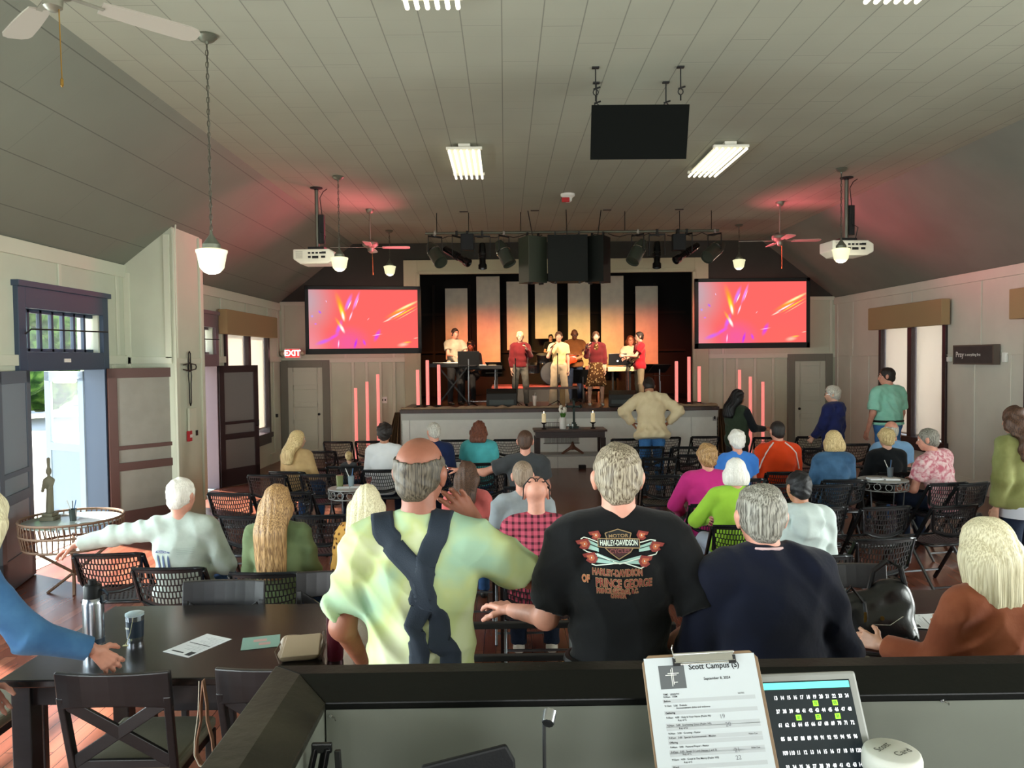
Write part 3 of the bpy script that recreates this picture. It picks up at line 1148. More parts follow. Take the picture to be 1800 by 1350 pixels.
def screen_mat():
    m = bpy.data.materials.new('screen_art')
    m.use_nodes = True
    nt = m.node_tree
    L = nt.links
    for n in list(nt.nodes):
        nt.nodes.remove(n)
    out = nn(nt, 'OutputMaterial')
    em = nn(nt, 'Emission')
    L.new(em.outputs[0], out.inputs[0])
    t = nn(nt, 'TexCoord')
    # generated: x along the width 0..1, z height 0..1
    s = nn(nt, 'SeparateXYZ')
    L.new(t.outputs['Generated'], s.inputs[0])
    cb = nn(nt, 'CombineXYZ')
    L.new(s.outputs['X'], cb.inputs[0])
    L.new(s.outputs['Z'], cb.inputs[1])
    asp = nn(nt, 'VectorMath', operation='MULTIPLY')
    L.new(cb.outputs[0], asp.inputs[0])
    asp.inputs[1].default_value = (1.77, 1, 0)
    V = asp.outputs[0]
    cur = nn(nt, 'RGB')
    cur.outputs[0].default_value = (*lin('E8605C'), 1)
    col = cur.outputs[0]

    def blob(x, y, ang, a, b, c, k=1.0, soft=0.0):
        nonlocal col
        mp = nn(nt, 'Mapping', vector_type='TEXTURE')
        mp.inputs['Location'].default_value = (x * 1.77, y, 0)
        mp.inputs['Rotation'].default_value = (0, 0, R(ang))
        mp.inputs['Scale'].default_value = (a, b, 1)
        L.new(V, mp.inputs[0])
        ln = nn(nt, 'VectorMath', operation='LENGTH')
        L.new(mp.outputs[0], ln.inputs[0])
        mr = nn(nt, 'MapRange', interpolation_type='SMOOTHSTEP')
        L.new(ln.outputs['Value'], mr.inputs[0])
        mr.inputs[1].default_value = soft
        mr.inputs[2].default_value = 1
        mr.inputs[3].default_value = k
        mr.inputs[4].default_value = 0
        mx = nn(nt, 'Mix', data_type='RGBA')
        L.new(mr.outputs[0], mx.inputs[0])
        L.new(col, mx.inputs[6])
        mx.inputs[7].default_value = (*lin(c), 1)
        col = mx.outputs[2]
    blob(-.05, .8, 0, .65, .8, 'A8A0A8', .9)
    blob(0.0, .05, 20, .4, .5, 'D88A96', .8)
    blob(.35, .1, 0, .45, .35, 'E0559A', .75)
    blob(.8, .1, 0, .5, .3, 'E8635A', .6)
    for x, y, a, l, w, c in ((.42, .08, 75, .14, .03, 'B02CE8'), (.62, .22, 65, .16, .05, 'C83CE0'), (.13, .12, 20, .2, .05, 'C060E0'), (.22, .2, 30, .16, .04, 'D850D8'), (.5, .1, -70, .08, .03, 'C040E8'), (.27, .35, 70, .2, .05, 'C85CE8'),
                             (.1, .62, -50, .05, .025, 'A050F0'), (.06, .42, 0, .03, .02, 'C070F0'), (.03, .55, 10, .03, .03, 'A890E8'), (.36, .78, 68, .22, .045, 'C878F0'), (.43, .8, 70, .24, .03, 'E890F0'), (.16, .8, -70, .03, .01, 'E8C8F0'),
                             (.29, .72, -72, .34, .065, 'FF9A20'), (.3, .62, -75, .22, .045, 'FFE040'), (.31, .55, -80, .12, .03, 'FFFFFF'), (.28, .4, -60, .2, .035, 'FFB030'), (.3, .34, -65, .12, .035, 'FFFFFF'),
                             (.37, .74, 66, .12, .014, 'FFFFFF'), (.38, .55, 70, .12, .018, 'F8E0FF'), (.44, .78, 70, .14, .01, 'FFD8F8'), (.265, .08, 85, .1, .016, 'FFD8FF'),
                             (.85, .66, 28, .42, .05, 'FF9C18'), (.9, .72, 26, .3, .03, 'FFF0B0'), (.88, .61, 30, .34, .016, 'FFE020'), (.8, .57, 28, .25, .018, 'FFFFFF'), (.72, .48, 24, .12, .015, 'FFE8D0'), (.9, .58, 30, .3, .01, 'FFC890'),
                             (.86, .06, 10, .14, .05, 'FFB8A0'), (.9, .1, 5, .1, .02, 'FFC040'), (.62, .23, 10, .12, .012, 'FFC8E8'), (.98, .17, 10, .06, .01, 'FFE0C0'), (.54, .5, 50, .04, .008, 'FFC0C8')):
        blob(x, y, a, l * .9, w, c, .95)
    L.new(col, em.inputs[0])
    em.inputs[1].default_value = 0.72
    return m


mArt = screen_mat()
for (x0, x1, y0, y1, D, rz, lab) in ((538, 741, 504, 621, 16.1, R(9), 'left projection screen with red and gold light-streak picture'), (1221, 1423, 490, 611, 16.2, 0, 'right projection screen with red and gold light-streak picture')):
    a, b = at(x0, y0, D), at(x1, y1, D)
    w, h = (b.x - a.x) / 2, a.z - b.z
    r = thing('projection_screen', lab, 'screen', ((a.x + b.x) / 2, D, b.z), rz, 'projection screens beside the stage')
    mb = MB()
    t = .075
    mb.bb((-w, -.03, 0), (w, .04, t + .04)).bb((-w, -.03, h - t), (w, .04, h)).bb((-w, -.03, 0), (-w + t, .04, h)).bb((w - t, -.03, 0), (w, .04, h))
    mb.obj('screen_frame', mBlack, r, bevel=.006)
    MB().bb((-w + t, -.012, t + .04), (w - t, 0, h - t)).obj('screen_surface', mArt, r)
    MB().bb((-w * .7, .04, h - .3), (-w * .7 + .05, .58 if rz == 0 else .66, h - .24)).bb((w * .7, .04, h - .3), (w * .7 + .05, .58 if rz == 0 else .66, h - .24)).obj('wall_bracket', mBlack, r)

# glowing tubes
mTube = M('tube_glow', 'E89A94', rough=.5, emit='F08078', es=.5)
tub = [(625, 682, 0, 16.2, 'shortest pink light tube at the left wall'), (645, 671, 0, 16.2, 'middle pink light tube at the left wall'), (664, 658, 0, 16.2, 'tallest pink light tube at the left wall, beside the socket'),
       (1300, 650, 0, 16.4, 'tallest pink light tube at the right wall, behind the woman in the green vest'), (1319, 662, 0, 16.4, 'middle pink light tube at the right wall'), (1341, 671, 0, 16.4, 'shortest pink light tube at the right wall beside the orange jacket'),
       (734, 650, 1, 15.5, 'shortest pink light tube at the left end of the stage'), (751, 633, 1, 15.5, 'tallest pink light tube at the left end of the stage'), (771, 641, 1, 15.5, 'pink light tube at the left end of the stage nearest the keyboard'),
       (1189, 635, 1, 15.5, 'pink light tube at the right end of the stage nearest the players'), (1211, 627, 1, 15.5, 'tallest pink light tube at the right end of the stage'), (1229, 644, 1, 15.5, 'shortest pink light tube at the right end of the stage')]
for px, py, st, D, lab in tub:
    z0 = ZS if st else 0
    p = at(px, py, D)
    rr = thing('light_tube', lab, 'light tube', (p.x, D, z0), 0, 'pink light tubes' + (' on the stage' if st else ' on the floor'))
    h = p.z - z0
    MB().lathe([(.034, .05), (.034, h - .02), (.03, h)], n=14).obj('glowing_tube', mTube, rr, smooth=True)
    MB().lathe([(.09, 0), (.09, .015), (.04, .02), (.038, .06)], n=16).obj('tube_base', mBlack, rr, smooth=True)

# fluorescent fixtures
mTubeW = M('fluorescent_tube', 'F4F2E4', rough=.4, emit='FFF8DC', es=.8)
mFixt = M('fixture_white', 'E8E6D8', rough=.45)


def fixture():
    r = thing('ceiling_light', '', 'ceiling light', (0, 0, ZC), 0, 'fluorescent ceiling lights with six bare tubes')
    mb = MB().bb((-.07, -.62, -.05), (.07, .62, 0)).bb((-.21, -.65, -.075), (.21, -.6, -.045)).bb((-.21, .6, -.075), (.21, .65, -.045)).bb((-.18, -.6, -.06), (.18, .6, -.05))
    mb.obj('fixture_body', mFixt, r, bevel=.003)
    m = None
    for i in range(6):
        x = -.175 + .07 * i
        if m is None:
            m = MB().tube([(0, -.66, 0), (0, .7, 0)], .017, n=10)
            o = m.obj('fluorescent_tube', mTubeW, r, smooth=True)
            o.location = (x, 0, -.1)
            base = o
        else:
            o = base.copy()
            C.objects.link(o)
            o.location = (x, 0, -.1)
    mb = MB()
    for i in range(6):
        x = -.175 + .07 * i
        for y in (-.62, .62):
            mb.bb((x - .012, y - .02, -.09), (x + .012, y + .02, -.06))
    mb.obj('lamp_holder', mFixt, r)
    return r


f0 = fixture()
f0['label'] = 'fluorescent ceiling light left of centre, farther from the viewer, above the stage spots'
f0.location = (-.45, 9.7, ZC)
dup(f0, (2.68, 9.7, ZC), 0, 'fluorescent ceiling light right of the hanging black speaker')
dup(f0, (-.47, 4.68, ZC), 0, 'fluorescent ceiling light cut by the top edge, left of centre')
dup(f0, (2.68, 4.64, ZC), 0, 'fluorescent ceiling light cut by the top edge at the right')

# schoolhouse pendants
mShade = M('milk_glass', 'EDEBC8', rough=.25, emit='F2F0C0', es=.45)
mShadeF = M('fitter_grey', '6E7264', rough=.4, metal=.5)
mChain = M('chain_grey', '5B5A50', rough=.4, metal=.7)


def pendant(x, y, zb, label):
    r = thing('pendant_lamp', label, 'pendant lamp', (x, y, ZC), 0, 'schoolhouse pendant lamps on chains')
    MB().lathe([(.075, 0), (.078, -.015), (.05, -.045), (.015, -.05), (.012, -.07)], n=20).obj('canopy', mShadeF, r, smooth=True)
    h = ZC - zb
    mb = MB()
    n = int((h - .38) / .045)
    for i in range(n):
        z = -.07 - .02 - i * .045
        ring = []
        for k in range(8):
            a = 2 * math.pi * k / 8
            u, v = .011 * math.cos(a), .028 * math.sin(a)
            ring.append((u, 0, z + v) if i % 2 else (0, u, z + v))
        mb.tube(ring, .0035, n=5, closed=True)
    mb.tube([(.005 * math.sin(q * 2), .005 * math.cos(q * 2), -.07 - q * (h - .4) / 12) for q in range(13)], .003, n=5)
    mb.obj('chain', mChain, r, smooth=True)
    zt = -h + .32
    MB().lathe([(.008, zt + .02), (.012, zt - .01), (.055, zt - .075), (.068, zt - .09), (.068, zt - .125), (.06, zt - .13)], n=24).obj('fitter', mShadeF, r, smooth=True)
    MB().lathe([(.06, zt - .12), (.088, zt - .125), (.117, zt - .135), (.117, zt - .15), (.11, zt - .165), (.09, zt - .27), (.078, zt - .285), (.06, zt - .305), (.03, zt - .318), (0.0001, zt - .32)], n=32, flute=.02).obj('glass_shade', mShade, r, smooth=60)
    return r


def pend(cx, cy, by, sx, label):
    p = onz(cx, cy, ZC)
    q = at(sx, by, p.y)
    pendant(p.x, p.y, q.z, label)
    light('pendant_bulb', 'POINT', (p.x, p.y, q.z - .02), 8, (1, .93, .7), soft=.05)


pend(363, 62, 482, 374, 'nearest schoolhouse pendant lamp on a long chain at upper left')
pend(594, 310, 477, 597, 'schoolhouse pendant lamp overlapping the left projector')
pend(684, 405, 485, 683, 'small far schoolhouse pendant lamp near the left edge of the stage opening')
pend(1299, 395, 474, 1300, 'small far schoolhouse pendant lamp above the right screen')
pend(1479, 296, 462, 1477, 'schoolhouse pendant lamp overlapping the right projector')

# ceiling fans
mFan = M('fan_grey', '9C968A', rough=.5)
mFanM = M('fan_motor', '7C7A6C', rough=.4, metal=.4)


def fan(x, y, a0, label, zc=4.04, bl=1.0):
    r = thing('ceiling_fan', label, 'ceiling fan', (x, y, ZC), 0, 'four-blade ceiling fans')
    d = zc - ZC
    MB().lathe([(.07, 0), (.07, -.02), (.05, -.06), (.02, -.075)], n=20).obj('canopy', mFanM, r, smooth=True)
    MB().tube([(0, 0, -.05), (0, 0, d + .1)], .013).obj('downrod', mFanM, r, smooth=True)
    MB().lathe([(.03, d + .11), (.1, d + .1), (.13, d + .07), (.13, d + .03), (.1, d), (.05, d - .02), (.045, d - .07), (.02, d - .09), (.0001, d - .09)], n=28).obj('motor', mFanM, r, smooth=True)
    for i in range(4):
        a = a0 + i * math.pi / 2
        mb = MB()
        rot = Matrix.Rotation(a, 3, 'Z') @ Matrix.Rotation(R(-9), 3, 'X')
        rr = [(q_ * bl, w_ * bl * .85) for q_, w_ in ((.2, .055), (.28, .065), (.45, .075), (.6, .078), (.64, .066), (.66, .035))]
        top = [(q, w) for q, w in rr] + [(q, -w) for q, w in reversed(rr)]
        vs = [rot @ Vector((q, w, 0)) + Vector((0, 0, d)) for q, w in top] + [rot @ Vector((q, w, -.008)) + Vector((0, 0, d)) for q, w in top]
        n = len(top)
        mb.add(vs, [tuple(range(n)), tuple(reversed(range(n, 2 * n)))] + [(i_, (i_ + 1) % n, n + (i_ + 1) % n, n + i_) for i_ in range(n)])
        b = mb.obj('blade', mFan, r)
        m2 = MB().bar(Matrix.Rotation(a, 3, 'Z') @ Vector((.09, 0, d + .0)), Matrix.Rotation(a, 3, 'Z') @ Vector((.24, 0, d - .008)), .03, .008)
        m2.obj('blade_iron', mFanM, b)
    MB().tube([(.03, 0, d - .05), (.035, 0, d - .42)], .003, n=5).lathe([(.0001, d - .47), (.008, d - .46), (.008, d - .43), (.003, d - .42)], (.035, 0, 0), n=8).obj('pull_chain', mBrass, r)
    return r


p = at(92, -12, 3.95)
fan(p.x, 3.95, R(45), 'large near ceiling fan cut off by the top left corner', p.z, 1.12)
p = onz(650, 368, ZC)
fan(p.x, p.y, R(4), 'far ceiling fan at the left, above the left projection screen')
p = onz(1371, 355, ZC)
fan(p.x, p.y, R(-3), 'far ceiling fan at the right, above the right projection screen')

# projectors
mProj = M('projector_white', 'E6E4D6', rough=.4)


def projector(px, py, pxb, pyb, label, rz):
    p = onz(px, py, ZC)
    q = at(pxb, pyb, p.y)
    r = thing('projector', label, 'projector', (p.x, p.y, ZC), rz, 'white projectors on ceiling poles')
    zb = q.z - ZC
    MB().lathe([(.09, 0), (.09, -.012), (.03, -.02), (.03, -.04)], n=16).obj('ceiling_plate', mBlack, r, smooth=True)
    MB().tube([(0, 0, -.01), (0, 0, zb + .14)], .028, n=12).obj('pole', M('pole_grey', '6F6F64', rough=.4, metal=.6), r, smooth=True)
    MB().bb((.03, -.03, zb + .2), (.11, .03, zb + .62)).bb((-.12, -.08, zb + .1), (.12, .08, zb + .15)).tube([(-.1, 0, zb + .1), (-.2, 0, zb + .02)], .01).tube([(.1, 0, zb + .1), (.2, 0, zb + .02)], .01).obj('mount_bracket', mBlack, r, bevel=.008)
    mb = MB()
    mb.prism([(-.3, zb + .1), (.22, zb + .1), (.3, zb + .05), (.3, zb - .06), (.2, zb - .11), (-.2, zb - .11), (-.3, zb - .04)], .4, axis='y', base=-.2)
    body = mb.obj('projector_body', mProj, r, bevel=.015)
    mb = MB()
    for i in range(4):
        mb.bb((-.08 + i * .055, -.206, zb + .03), (-.045 + i * .055, -.198, zb + .055))
    mb.bb((-.08, -.206, zb - .03), (-.04, -.198, zb)).bb((-.02, -.206, zb - .035), (.07, -.198, zb + .0)).bb((.11, -.206, zb - .03), (.17, -.198, zb + .0)).bb((.12, -.206, zb + .03), (.18, -.198, zb + .06))
    mb.obj('port_panel', mBlack, r)
    mb = MB()
    for i in range(6):
        mb.bb((-.26, -.206, zb - .03 + i * .018), (-.16, -.199, zb - .022 + i * .018))
    mb.obj('vent', M('vent_grey', 'B5B3A6'), r)
    MB().lathe([(.05, 0), (.05, .06), (.035, .07)], (-.1, .19, zb), 20, Matrix.Rotation(R(-90), 3, 'X')).obj('lens', mBlackG, r, smooth=True)
    MB().tube([(.1, -.05, zb + .1), (.14, -.06, zb + .3), (.06, -.05, zb + .35), (.08, 0, zb + .6), (.05, 0, -.15), (.1, 0, -.06), (.16, 0, -.02)], .006).obj('cable', mBlack, r, smooth=True)


projector(556, 330, 552, 453, 'white projector on a pole at the left, facing the left screen', R(-3))
projector(1488, 312, 1492, 438, 'white projector on a pole at the right, facing the right screen', R(4))

# hanging wedge speaker
p = at(1117, 232, 6.9)
r = thing('hanging_speaker', 'large black speaker hanging from four straps in the middle of the ceiling', 'speaker', (p.x, 6.9, p.z), 0)
w, h = .42, .225
hang = r
TLT = Matrix.Rotation(R(17), 4, 'X')
mb = MB()
mb.prism([(-w, -.2), (w, -.2), (w * .72, .32), (-w * .72, .32)], .45, base=-h)
q_ = mb.obj('cabinet', mBlackP, r, bevel=.01)
q_.matrix_local = TLT
MB().bb((-w, -.215, -h), (w, -.2, h)).obj('rear_panel', M('speaker_back', '060806', rough=.8, spec=.1), r, bevel=.003).matrix_local = TLT
for sx_, yy in ((-.37, -.15), (.37, -.15), (-.32, .22), (.32, .22)):
    zt = ZC - p.z
    zz = [h, h + .05]
    MB().tube([(sx_, yy, h + .11), (sx_, yy, zt)], .006).bb((sx_ - .03, yy - .02, zt - .012), (sx_ + .03, yy + .02, zt)).obj('strap', mBlack, r)
    MB().tube([(sx_ + .022 * math.cos(a), yy, h + .075 + .025 * math.sin(a)) for a in [i * math.pi / 5 for i in range(10)]], .005, n=6, closed=True).tube([(sx_, yy, h), (sx_, yy, h + .05)], .007).tube([(sx_ - .02, yy, h + .1), (sx_ + .04, yy, h + .12)], .008).obj('shackle', mIron, r, smooth=True)

# smoke alarm beacon and slots
p = onz(998, 341, ZC)
r = thing('ceiling_alarm', 'white and red round alarm on the ceiling above the stage', 'alarm', (p.x, p.y, ZC), 0)
MB().lathe([(.11, 0), (.11, -.03), (.07, -.06), (.06, -.11), (.03, -.13), (.0001, -.13)], n=24).obj('alarm_body', mWhite, r, smooth=True)
MB().bb((-.1, -.1, -.14), (.02, -.06, -.07)).obj('red_label', M('alarm_red', 'B02020'), r, bevel=.01)
for i, (x, y) in enumerate(((940, 370), (1067, 369), (815, 372), (1194, 368))):
    p = onz(x, y, ZC)
    tag(MB().bb((p.x - .07, p.y - .03, ZC - .008), (p.x + .07, p.y + .03, ZC)).obj('ceiling_plate', mBlack), ('small black ceiling plate left of the alarm', 'small black ceiling plate right of the alarm', 'black ceiling plate above the left spot group', 'black ceiling plate above the right spot group')[i], 'plate')

# light bar ---------------------------------------------------------------
TZ = at(1000, 408, TR).z
r = thing('lighting_bar', 'long grey pipe hung under the ceiling carrying the stage lights', 'pipe', (1.15, TR, TZ), 0)
MB().tube([(-2.5, 0, 0), (2.58, 0, 0)], .024, n=12).obj('pipe', M('pipe_grey', '5E5F52', rough=.4, metal=.5), r, smooth=True)
for x in (-2.3, -1.75, -.85, .95, 1.9, 2.45):
    MB().tube([(x, 0, 0), (x, 0, ZC - TZ)], .007).obj('hanger_rod', mIron, r)
for k in range(5):
    pts = [(-2.4 + k * 1.02 + .1 * j, -.02 + .01 * math.sin(j), -.03 - .06 * abs(math.sin(j * .9 + k))) for j in range(10)]
    MB().tube(pts, .007, n=6).obj('cable', mBlack, r, smooth=True)
mCan = M('can_grey', '343A30', rough=.45)


def par(px, py, az, tilt, label, kind='par', L=.34, rad=.1):
    p = at(px, py, TR)
    r = thing('stage_light', label, 'stage light', (p.x, TR, TZ), 0, 'stage lights clamped to the bar')
    d = p.z - TZ
    L, rad = L * 1.25, rad * 1.2
    MB().bb((-.02, -.03, -.05), (.02, .03, .035)).obj('clamp', mChrome if kind == 'par' else mIron, r, bevel=.004)
    rot = (Matrix.Rotation(az, 3, 'Z') @ Matrix.Rotation(tilt, 3, 'X'))
    mb = MB()
    ax = rot @ Vector((1, 0, 0))
    c = Vector((0, 0, d))
    for s_ in (-1, 1):
        mb.bar(c + ax * s_ * (rad + .015), Vector((0, 0, -.07)) + ax * s_ * (rad + .015), .012, .03)
    mb.bar(Vector((0, 0, -.06)) - ax * (rad + .02), Vector((0, 0, -.06)) + ax * (rad + .02), .012, .03)
    mb.obj('yoke', mIron, r)
    if kind == 'par':
        prof = [(.0001, L / 2 - .0), (rad * .55, L / 2), (rad * .62, L / 2 - .03), (rad * .95, L / 4), (rad, 0), (rad, -L / 2), (rad * .93, -L / 2), (rad * .9, -L / 2 + .03), (.0001, -L / 2 + .04)]
        MB().lathe(prof, c, 22, rot).obj('can', mCan, r, smooth=True)
        MB().lathe([(rad * 1.06, -.005), (rad * 1.06, .01)], c + rot @ Vector((0, 0, .03)), 22, rot).obj('ring', mChrome, r, smooth=True)
    else:
        prof = [(.0001, L / 2), (.05, L / 2), (.06, L / 2 - .02), (.065, .03), (.055, 0), (.055, -L * .3), (.075, -L * .36), (.075, -L / 2), (.06, -L / 2), (.05, -L / 2 + .03), (.0001, -L / 2 + .04)]
        MB().lathe(prof, c, 18, rot).obj('can', mBlackG, r, smooth=True)
        mb = MB()
        for k in (-.04, .0, .04):
            mb.lathe([(.07, -.006), (.07, .006)], c + rot @ Vector((0, 0, k)), 18, rot)
        mb.obj('cooling_fin', mIron, r, smooth=True)
    return r


par(765, 446, R(35), R(-48) + R(100) * 0, 'fat grey can stage light at the far left of the bar', L=.42)
par(803, 450, R(60), R(-60), 'black slim stage light second from the left', 'slim', L=.46)
par(848, 450, R(5), R(-10), 'black slim stage light pointing straight down, left group', 'slim', L=.36)
par(886, 445, R(50), R(-32), 'grey can stage light with bright ring, left group', L=.38)
par(1121, 442, R(-50), R(-38), 'grey can stage light at the left of the right group', L=.38)
par(1155, 448, R(-15), R(-18), 'black slim stage light second in the right group', 'slim', L=.38)
par(1207, 444, R(-60), R(-60), 'black slim stage light third in the right group, strongly tilted', 'slim', L=.48)
par(1256, 440, R(-50), R(-58), 'fat grey can stage light at the far right of the bar', L=.42)
for px, lab in ((822, 'small black speaker box hanging between the left stage lights'), (1190, 'small black speaker box hanging between the right stage lights')):
    p = at(px, 428, TR)
    rr = thing('speaker_box', lab, 'speaker', (p.x, TR - .12, p.z), 0)
    MB().bb((-.11, -.08, -.14), (.11, .06, .14)).obj('cabinet', mBlackP, rr, bevel=.008)
    MB().bb((-.02, 0, .14), (.02, .14, TZ - p.z + .02)).obj('hanger', mIron, rr)
# centre speaker cluster
a, b = at(920, 415, 13.0), at(1068, 495, 13.0)
cz, ch = (a.z + b.z) / 2, (a.z - b.z) / 2
mSp = M('speaker_grille', '0E120E', rough=.6, bump=.2, bs=150, spec=.2)
for x0, x1, rz, lab in ((920, 957, R(35), 'left angled speaker of the cluster above the stage'), (962, 1032, 0, 'wide centre speaker of the cluster above the stage'), (1034, 1068, R(-35), 'right angled speaker of the cluster above the stage')):
    p0, p1 = at(x0, 455, 13.0), at(x1, 455, 13.0)
    w = (p1.x - p0.x) / 2 / max(math.cos(rz), .5) * (1 if rz == 0 else .9)
    rr = thing('cluster_speaker', lab, 'speaker', ((p0.x + p1.x) / 2, 13.0 + (.1 if rz else 0), cz), rz, 'speaker cluster')
    mb = MB()
    mb.prism([(-w, -.12), (w, -.12), (w * .7, .25), (-w * .7, .25)], 2 * ch, base=-ch)
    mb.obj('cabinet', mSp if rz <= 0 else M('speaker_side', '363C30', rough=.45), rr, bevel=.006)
    mb = MB()
    for s_ in (-.6, .6):
        mb.bb((w * s_ - .012, 0, ch), (w * s_ + .012, .04, ch + .07)).bb((w * s_ - .015, -.1, -ch - .03), (w * s_ + .015, 0, -ch))
    mb.tube([(0, .02, ch), (0, .15, ZC - cz)], .008)
    mb.obj('rigging', mBlack, rr)
# exit sign
p = at(514, 621, 16.62)
r = thing('exit_sign', 'white emergency light unit with red EXIT lettering above the left corner door', 'exit sign', (p.x, 16.66, p.z), 0)
MB().bb((-.17, -.04, -.11), (.17, .08, .11)).obj('sign_housing', mWhite, r, bevel=.01)
MB().bb((-.15, -.045, -.09), (.15, -.04, .09)).obj('sign_face', M('exit_red', 'D03A3A', emit='FF4040', es=.5), r)
text('lettering', 'EXIT', .17, M('exit_letter', 'FFFFFF', emit='FFD8D0', es=1.2), r, Matrix.Translation((0, -.047, 0)) @ Matrix.Rotation(R(90), 4, 'X'), bold=.006)
for s_ in (-1, 1):
    MB().lathe([(.03, .05), (.055, 0), (.05, -.02)], (s_ * .22, -.02, .0), 14, Matrix.Rotation(R(90), 3, 'X')).obj('emergency_lamp', M('lamp_clear', 'B9B39A', rough=.3), r, smooth=True)
# wall items
r = thing('wall_cross', 'black wrought iron cross hanging on the chimney breast', 'cross', (XL + .665, 10.36, 1.96), 0)
mb = MB()
zc_ = at(334, 650, 10.4).z - 1.96


def yz(y, z):
    return (0, y, z)


for s_ in (-1, 1):
    mb.tube([yz(.025 * s_, -.36), yz(.03 * s_, -.1), yz(.05 * s_, .0), yz(.03 * s_, .1), yz(.03 * s_, .3), yz(0, .33)], .008)
    mb.tube([yz(-.2, .09 * 0 + .12 + s_ * .03), yz(0, .12 + s_ * .05), yz(.2, .12 + s_ * .03), yz(.22, .12)], .008)
mb.tube([yz(.06 * math.cos(a), .12 + .06 * math.sin(a)) for a in [i * math.pi / 6 for i in range(12)]], .008, closed=True)
mb.tube([yz(-.025, -.36), yz(0, -.4), yz(.025, -.36)], .008)
mb.obj('iron_rods', mIron, r, smooth=True)
p = onx(329, 742, XL + .64)
r = thing('wall_panel_box', 'pale electrical box on the chimney breast below the cross', 'box', (XL + .64, 10.42, p.z), 0)
MB().bb((0, -.12, -.2), (.03, .12, .18)).obj('cover', mTrimW, r, bevel=.004)
MB().bb((.03, .07, -.2), (.045, .12, -.13)).obj('lock', mBlack, r)
r = thing('fire_alarm_pull', 'small red fire alarm pull station on the chimney breast', 'fire alarm', (XL + .64, 10.32, onx(325, 768, XL + .64).z), 0)
MB().bb((0, -.05, -.07), (.035, .05, .07)).obj('housing', M('fire_red', 'B8202A', rough=.4), r, bevel=.005)
MB().bb((.035, -.03, -.02), (.045, .03, .02)).obj('pull_handle', mWhite, r)
p = at(675, 703, YB)
r = thing('wall_socket', 'white double socket on the back wall right of the pink tubes', 'socket', (p.x, YB, p.z), 0)
MB().bb((-.07, -.012, -.07), (.07, 0, .07)).obj('cover', mWhite, r, bevel=.003)
MB().bb((-.045, -.016, -.02), (-.015, -.01, .02)).bb((.015, -.016, -.02), (.045, -.01, .02)).obj('outlet', mBlack, r)
p = at(1256, 734, SY)
r = thing('wall_socket', 'grey socket plate at the right end of the stage front', 'socket', (p.x, SY, p.z), 0)
MB().bb((-.035, -.012, -.06), (.035, 0, .06)).obj('cover', M('socket_grey', '9A9C98'), r, bevel=.003)
MB().bb((-.015, -.016, -.03), (.015, -.01, .03)).obj('outlet', mBlack, r)
# sign on the right wall
sY0, sY1 = 11.15, 12.15
r = thing('wall_sign', 'dark wooden sign with white script lettering leaning out from the right wall', 'sign', (XR - .01, (sY0 + sY1) / 2, 2.13), 0)
tl_ = Matrix.Rotation(R(-5), 4, 'Y')
rr = MB()
w = (sY1 - sY0) / 2
rr.bb((-.1, -w, -.14), (-.01, w, .14))
rr.obj('sign_board', M('sign_dark', '3A3836', rough=.6, var=.1), r, bevel=.004)
MB().bb((-.105, -w, .13), (-.01, w, .15)).bb((-.105, -w, -.15), (-.01, w, -.13)).bb((-.105, -w - .01, -.15), (-.01, -w + .02, .15)).bb((-.105, w - .02, -.15), (-.01, w + .01, .15)).obj('sign_edge', M('sign_wood', '5C5148', rough=.6), r)
fm = Matrix(((0, 0, -1, -.102), (-1, 0, 0, 0), (0, 1, 0, 0), (0, 0, 0, 1)))
text('lettering', 'Pray', .12, mWhite, r, fm @ Matrix.Translation((-.33, 0, 0)) @ Matrix.Shear('XZ', 4, (0.0, 0.0)), bold=.001)
text('lettering', 'in everything first', .055, mWhite, r, fm @ Matrix.Translation((0.0, .0, 0)), bold=.0006)
for yy in (sY0 - .02,):
    pass
tag(MB().bb((XR - .05, 10.98, 2.02), (XR, 11.06, 2.16)).obj('wall_sensor', mWhite, bevel=.01), 'small white sensor on the right wall beside the dark sign', 'sensor')
tag(MB().bb((XR - .06, 12.36, 2.02), (XR, 12.44, 2.1)).obj('wall_sensor', mWhite, bevel=.01), 'small white clip on the right wall beside the window frame', 'sensor')
tag(MB().bb((XL, 16.35, .95), (XL + .05, 16.42, 1.02)).obj('wall_hook', mBlack, bevel=.004), 'small black hook on the left wall by the corner', 'hook')
# pipe conduit up the corner of the chimney
tag(MB().tube([(XL + .66, 10.0, 2.2), (XL + .66, 10.0, zx - .1), (XL + .67, 10.01, zx + .03)], .012).obj('conduit', mTrimW, smooth=True), 'thin cream conduit running up the corner of the chimney breast', 'conduit')
# ================================================================== CHAIRS
mChair = M('chair_black', '17191B', rough=.38)
mChairF = M('chair_frame_black', '1E2124', rough=.24, metal=.3)
mLegS = M('chair_leg_grey', '6E7276', rough=.3, metal=.8)


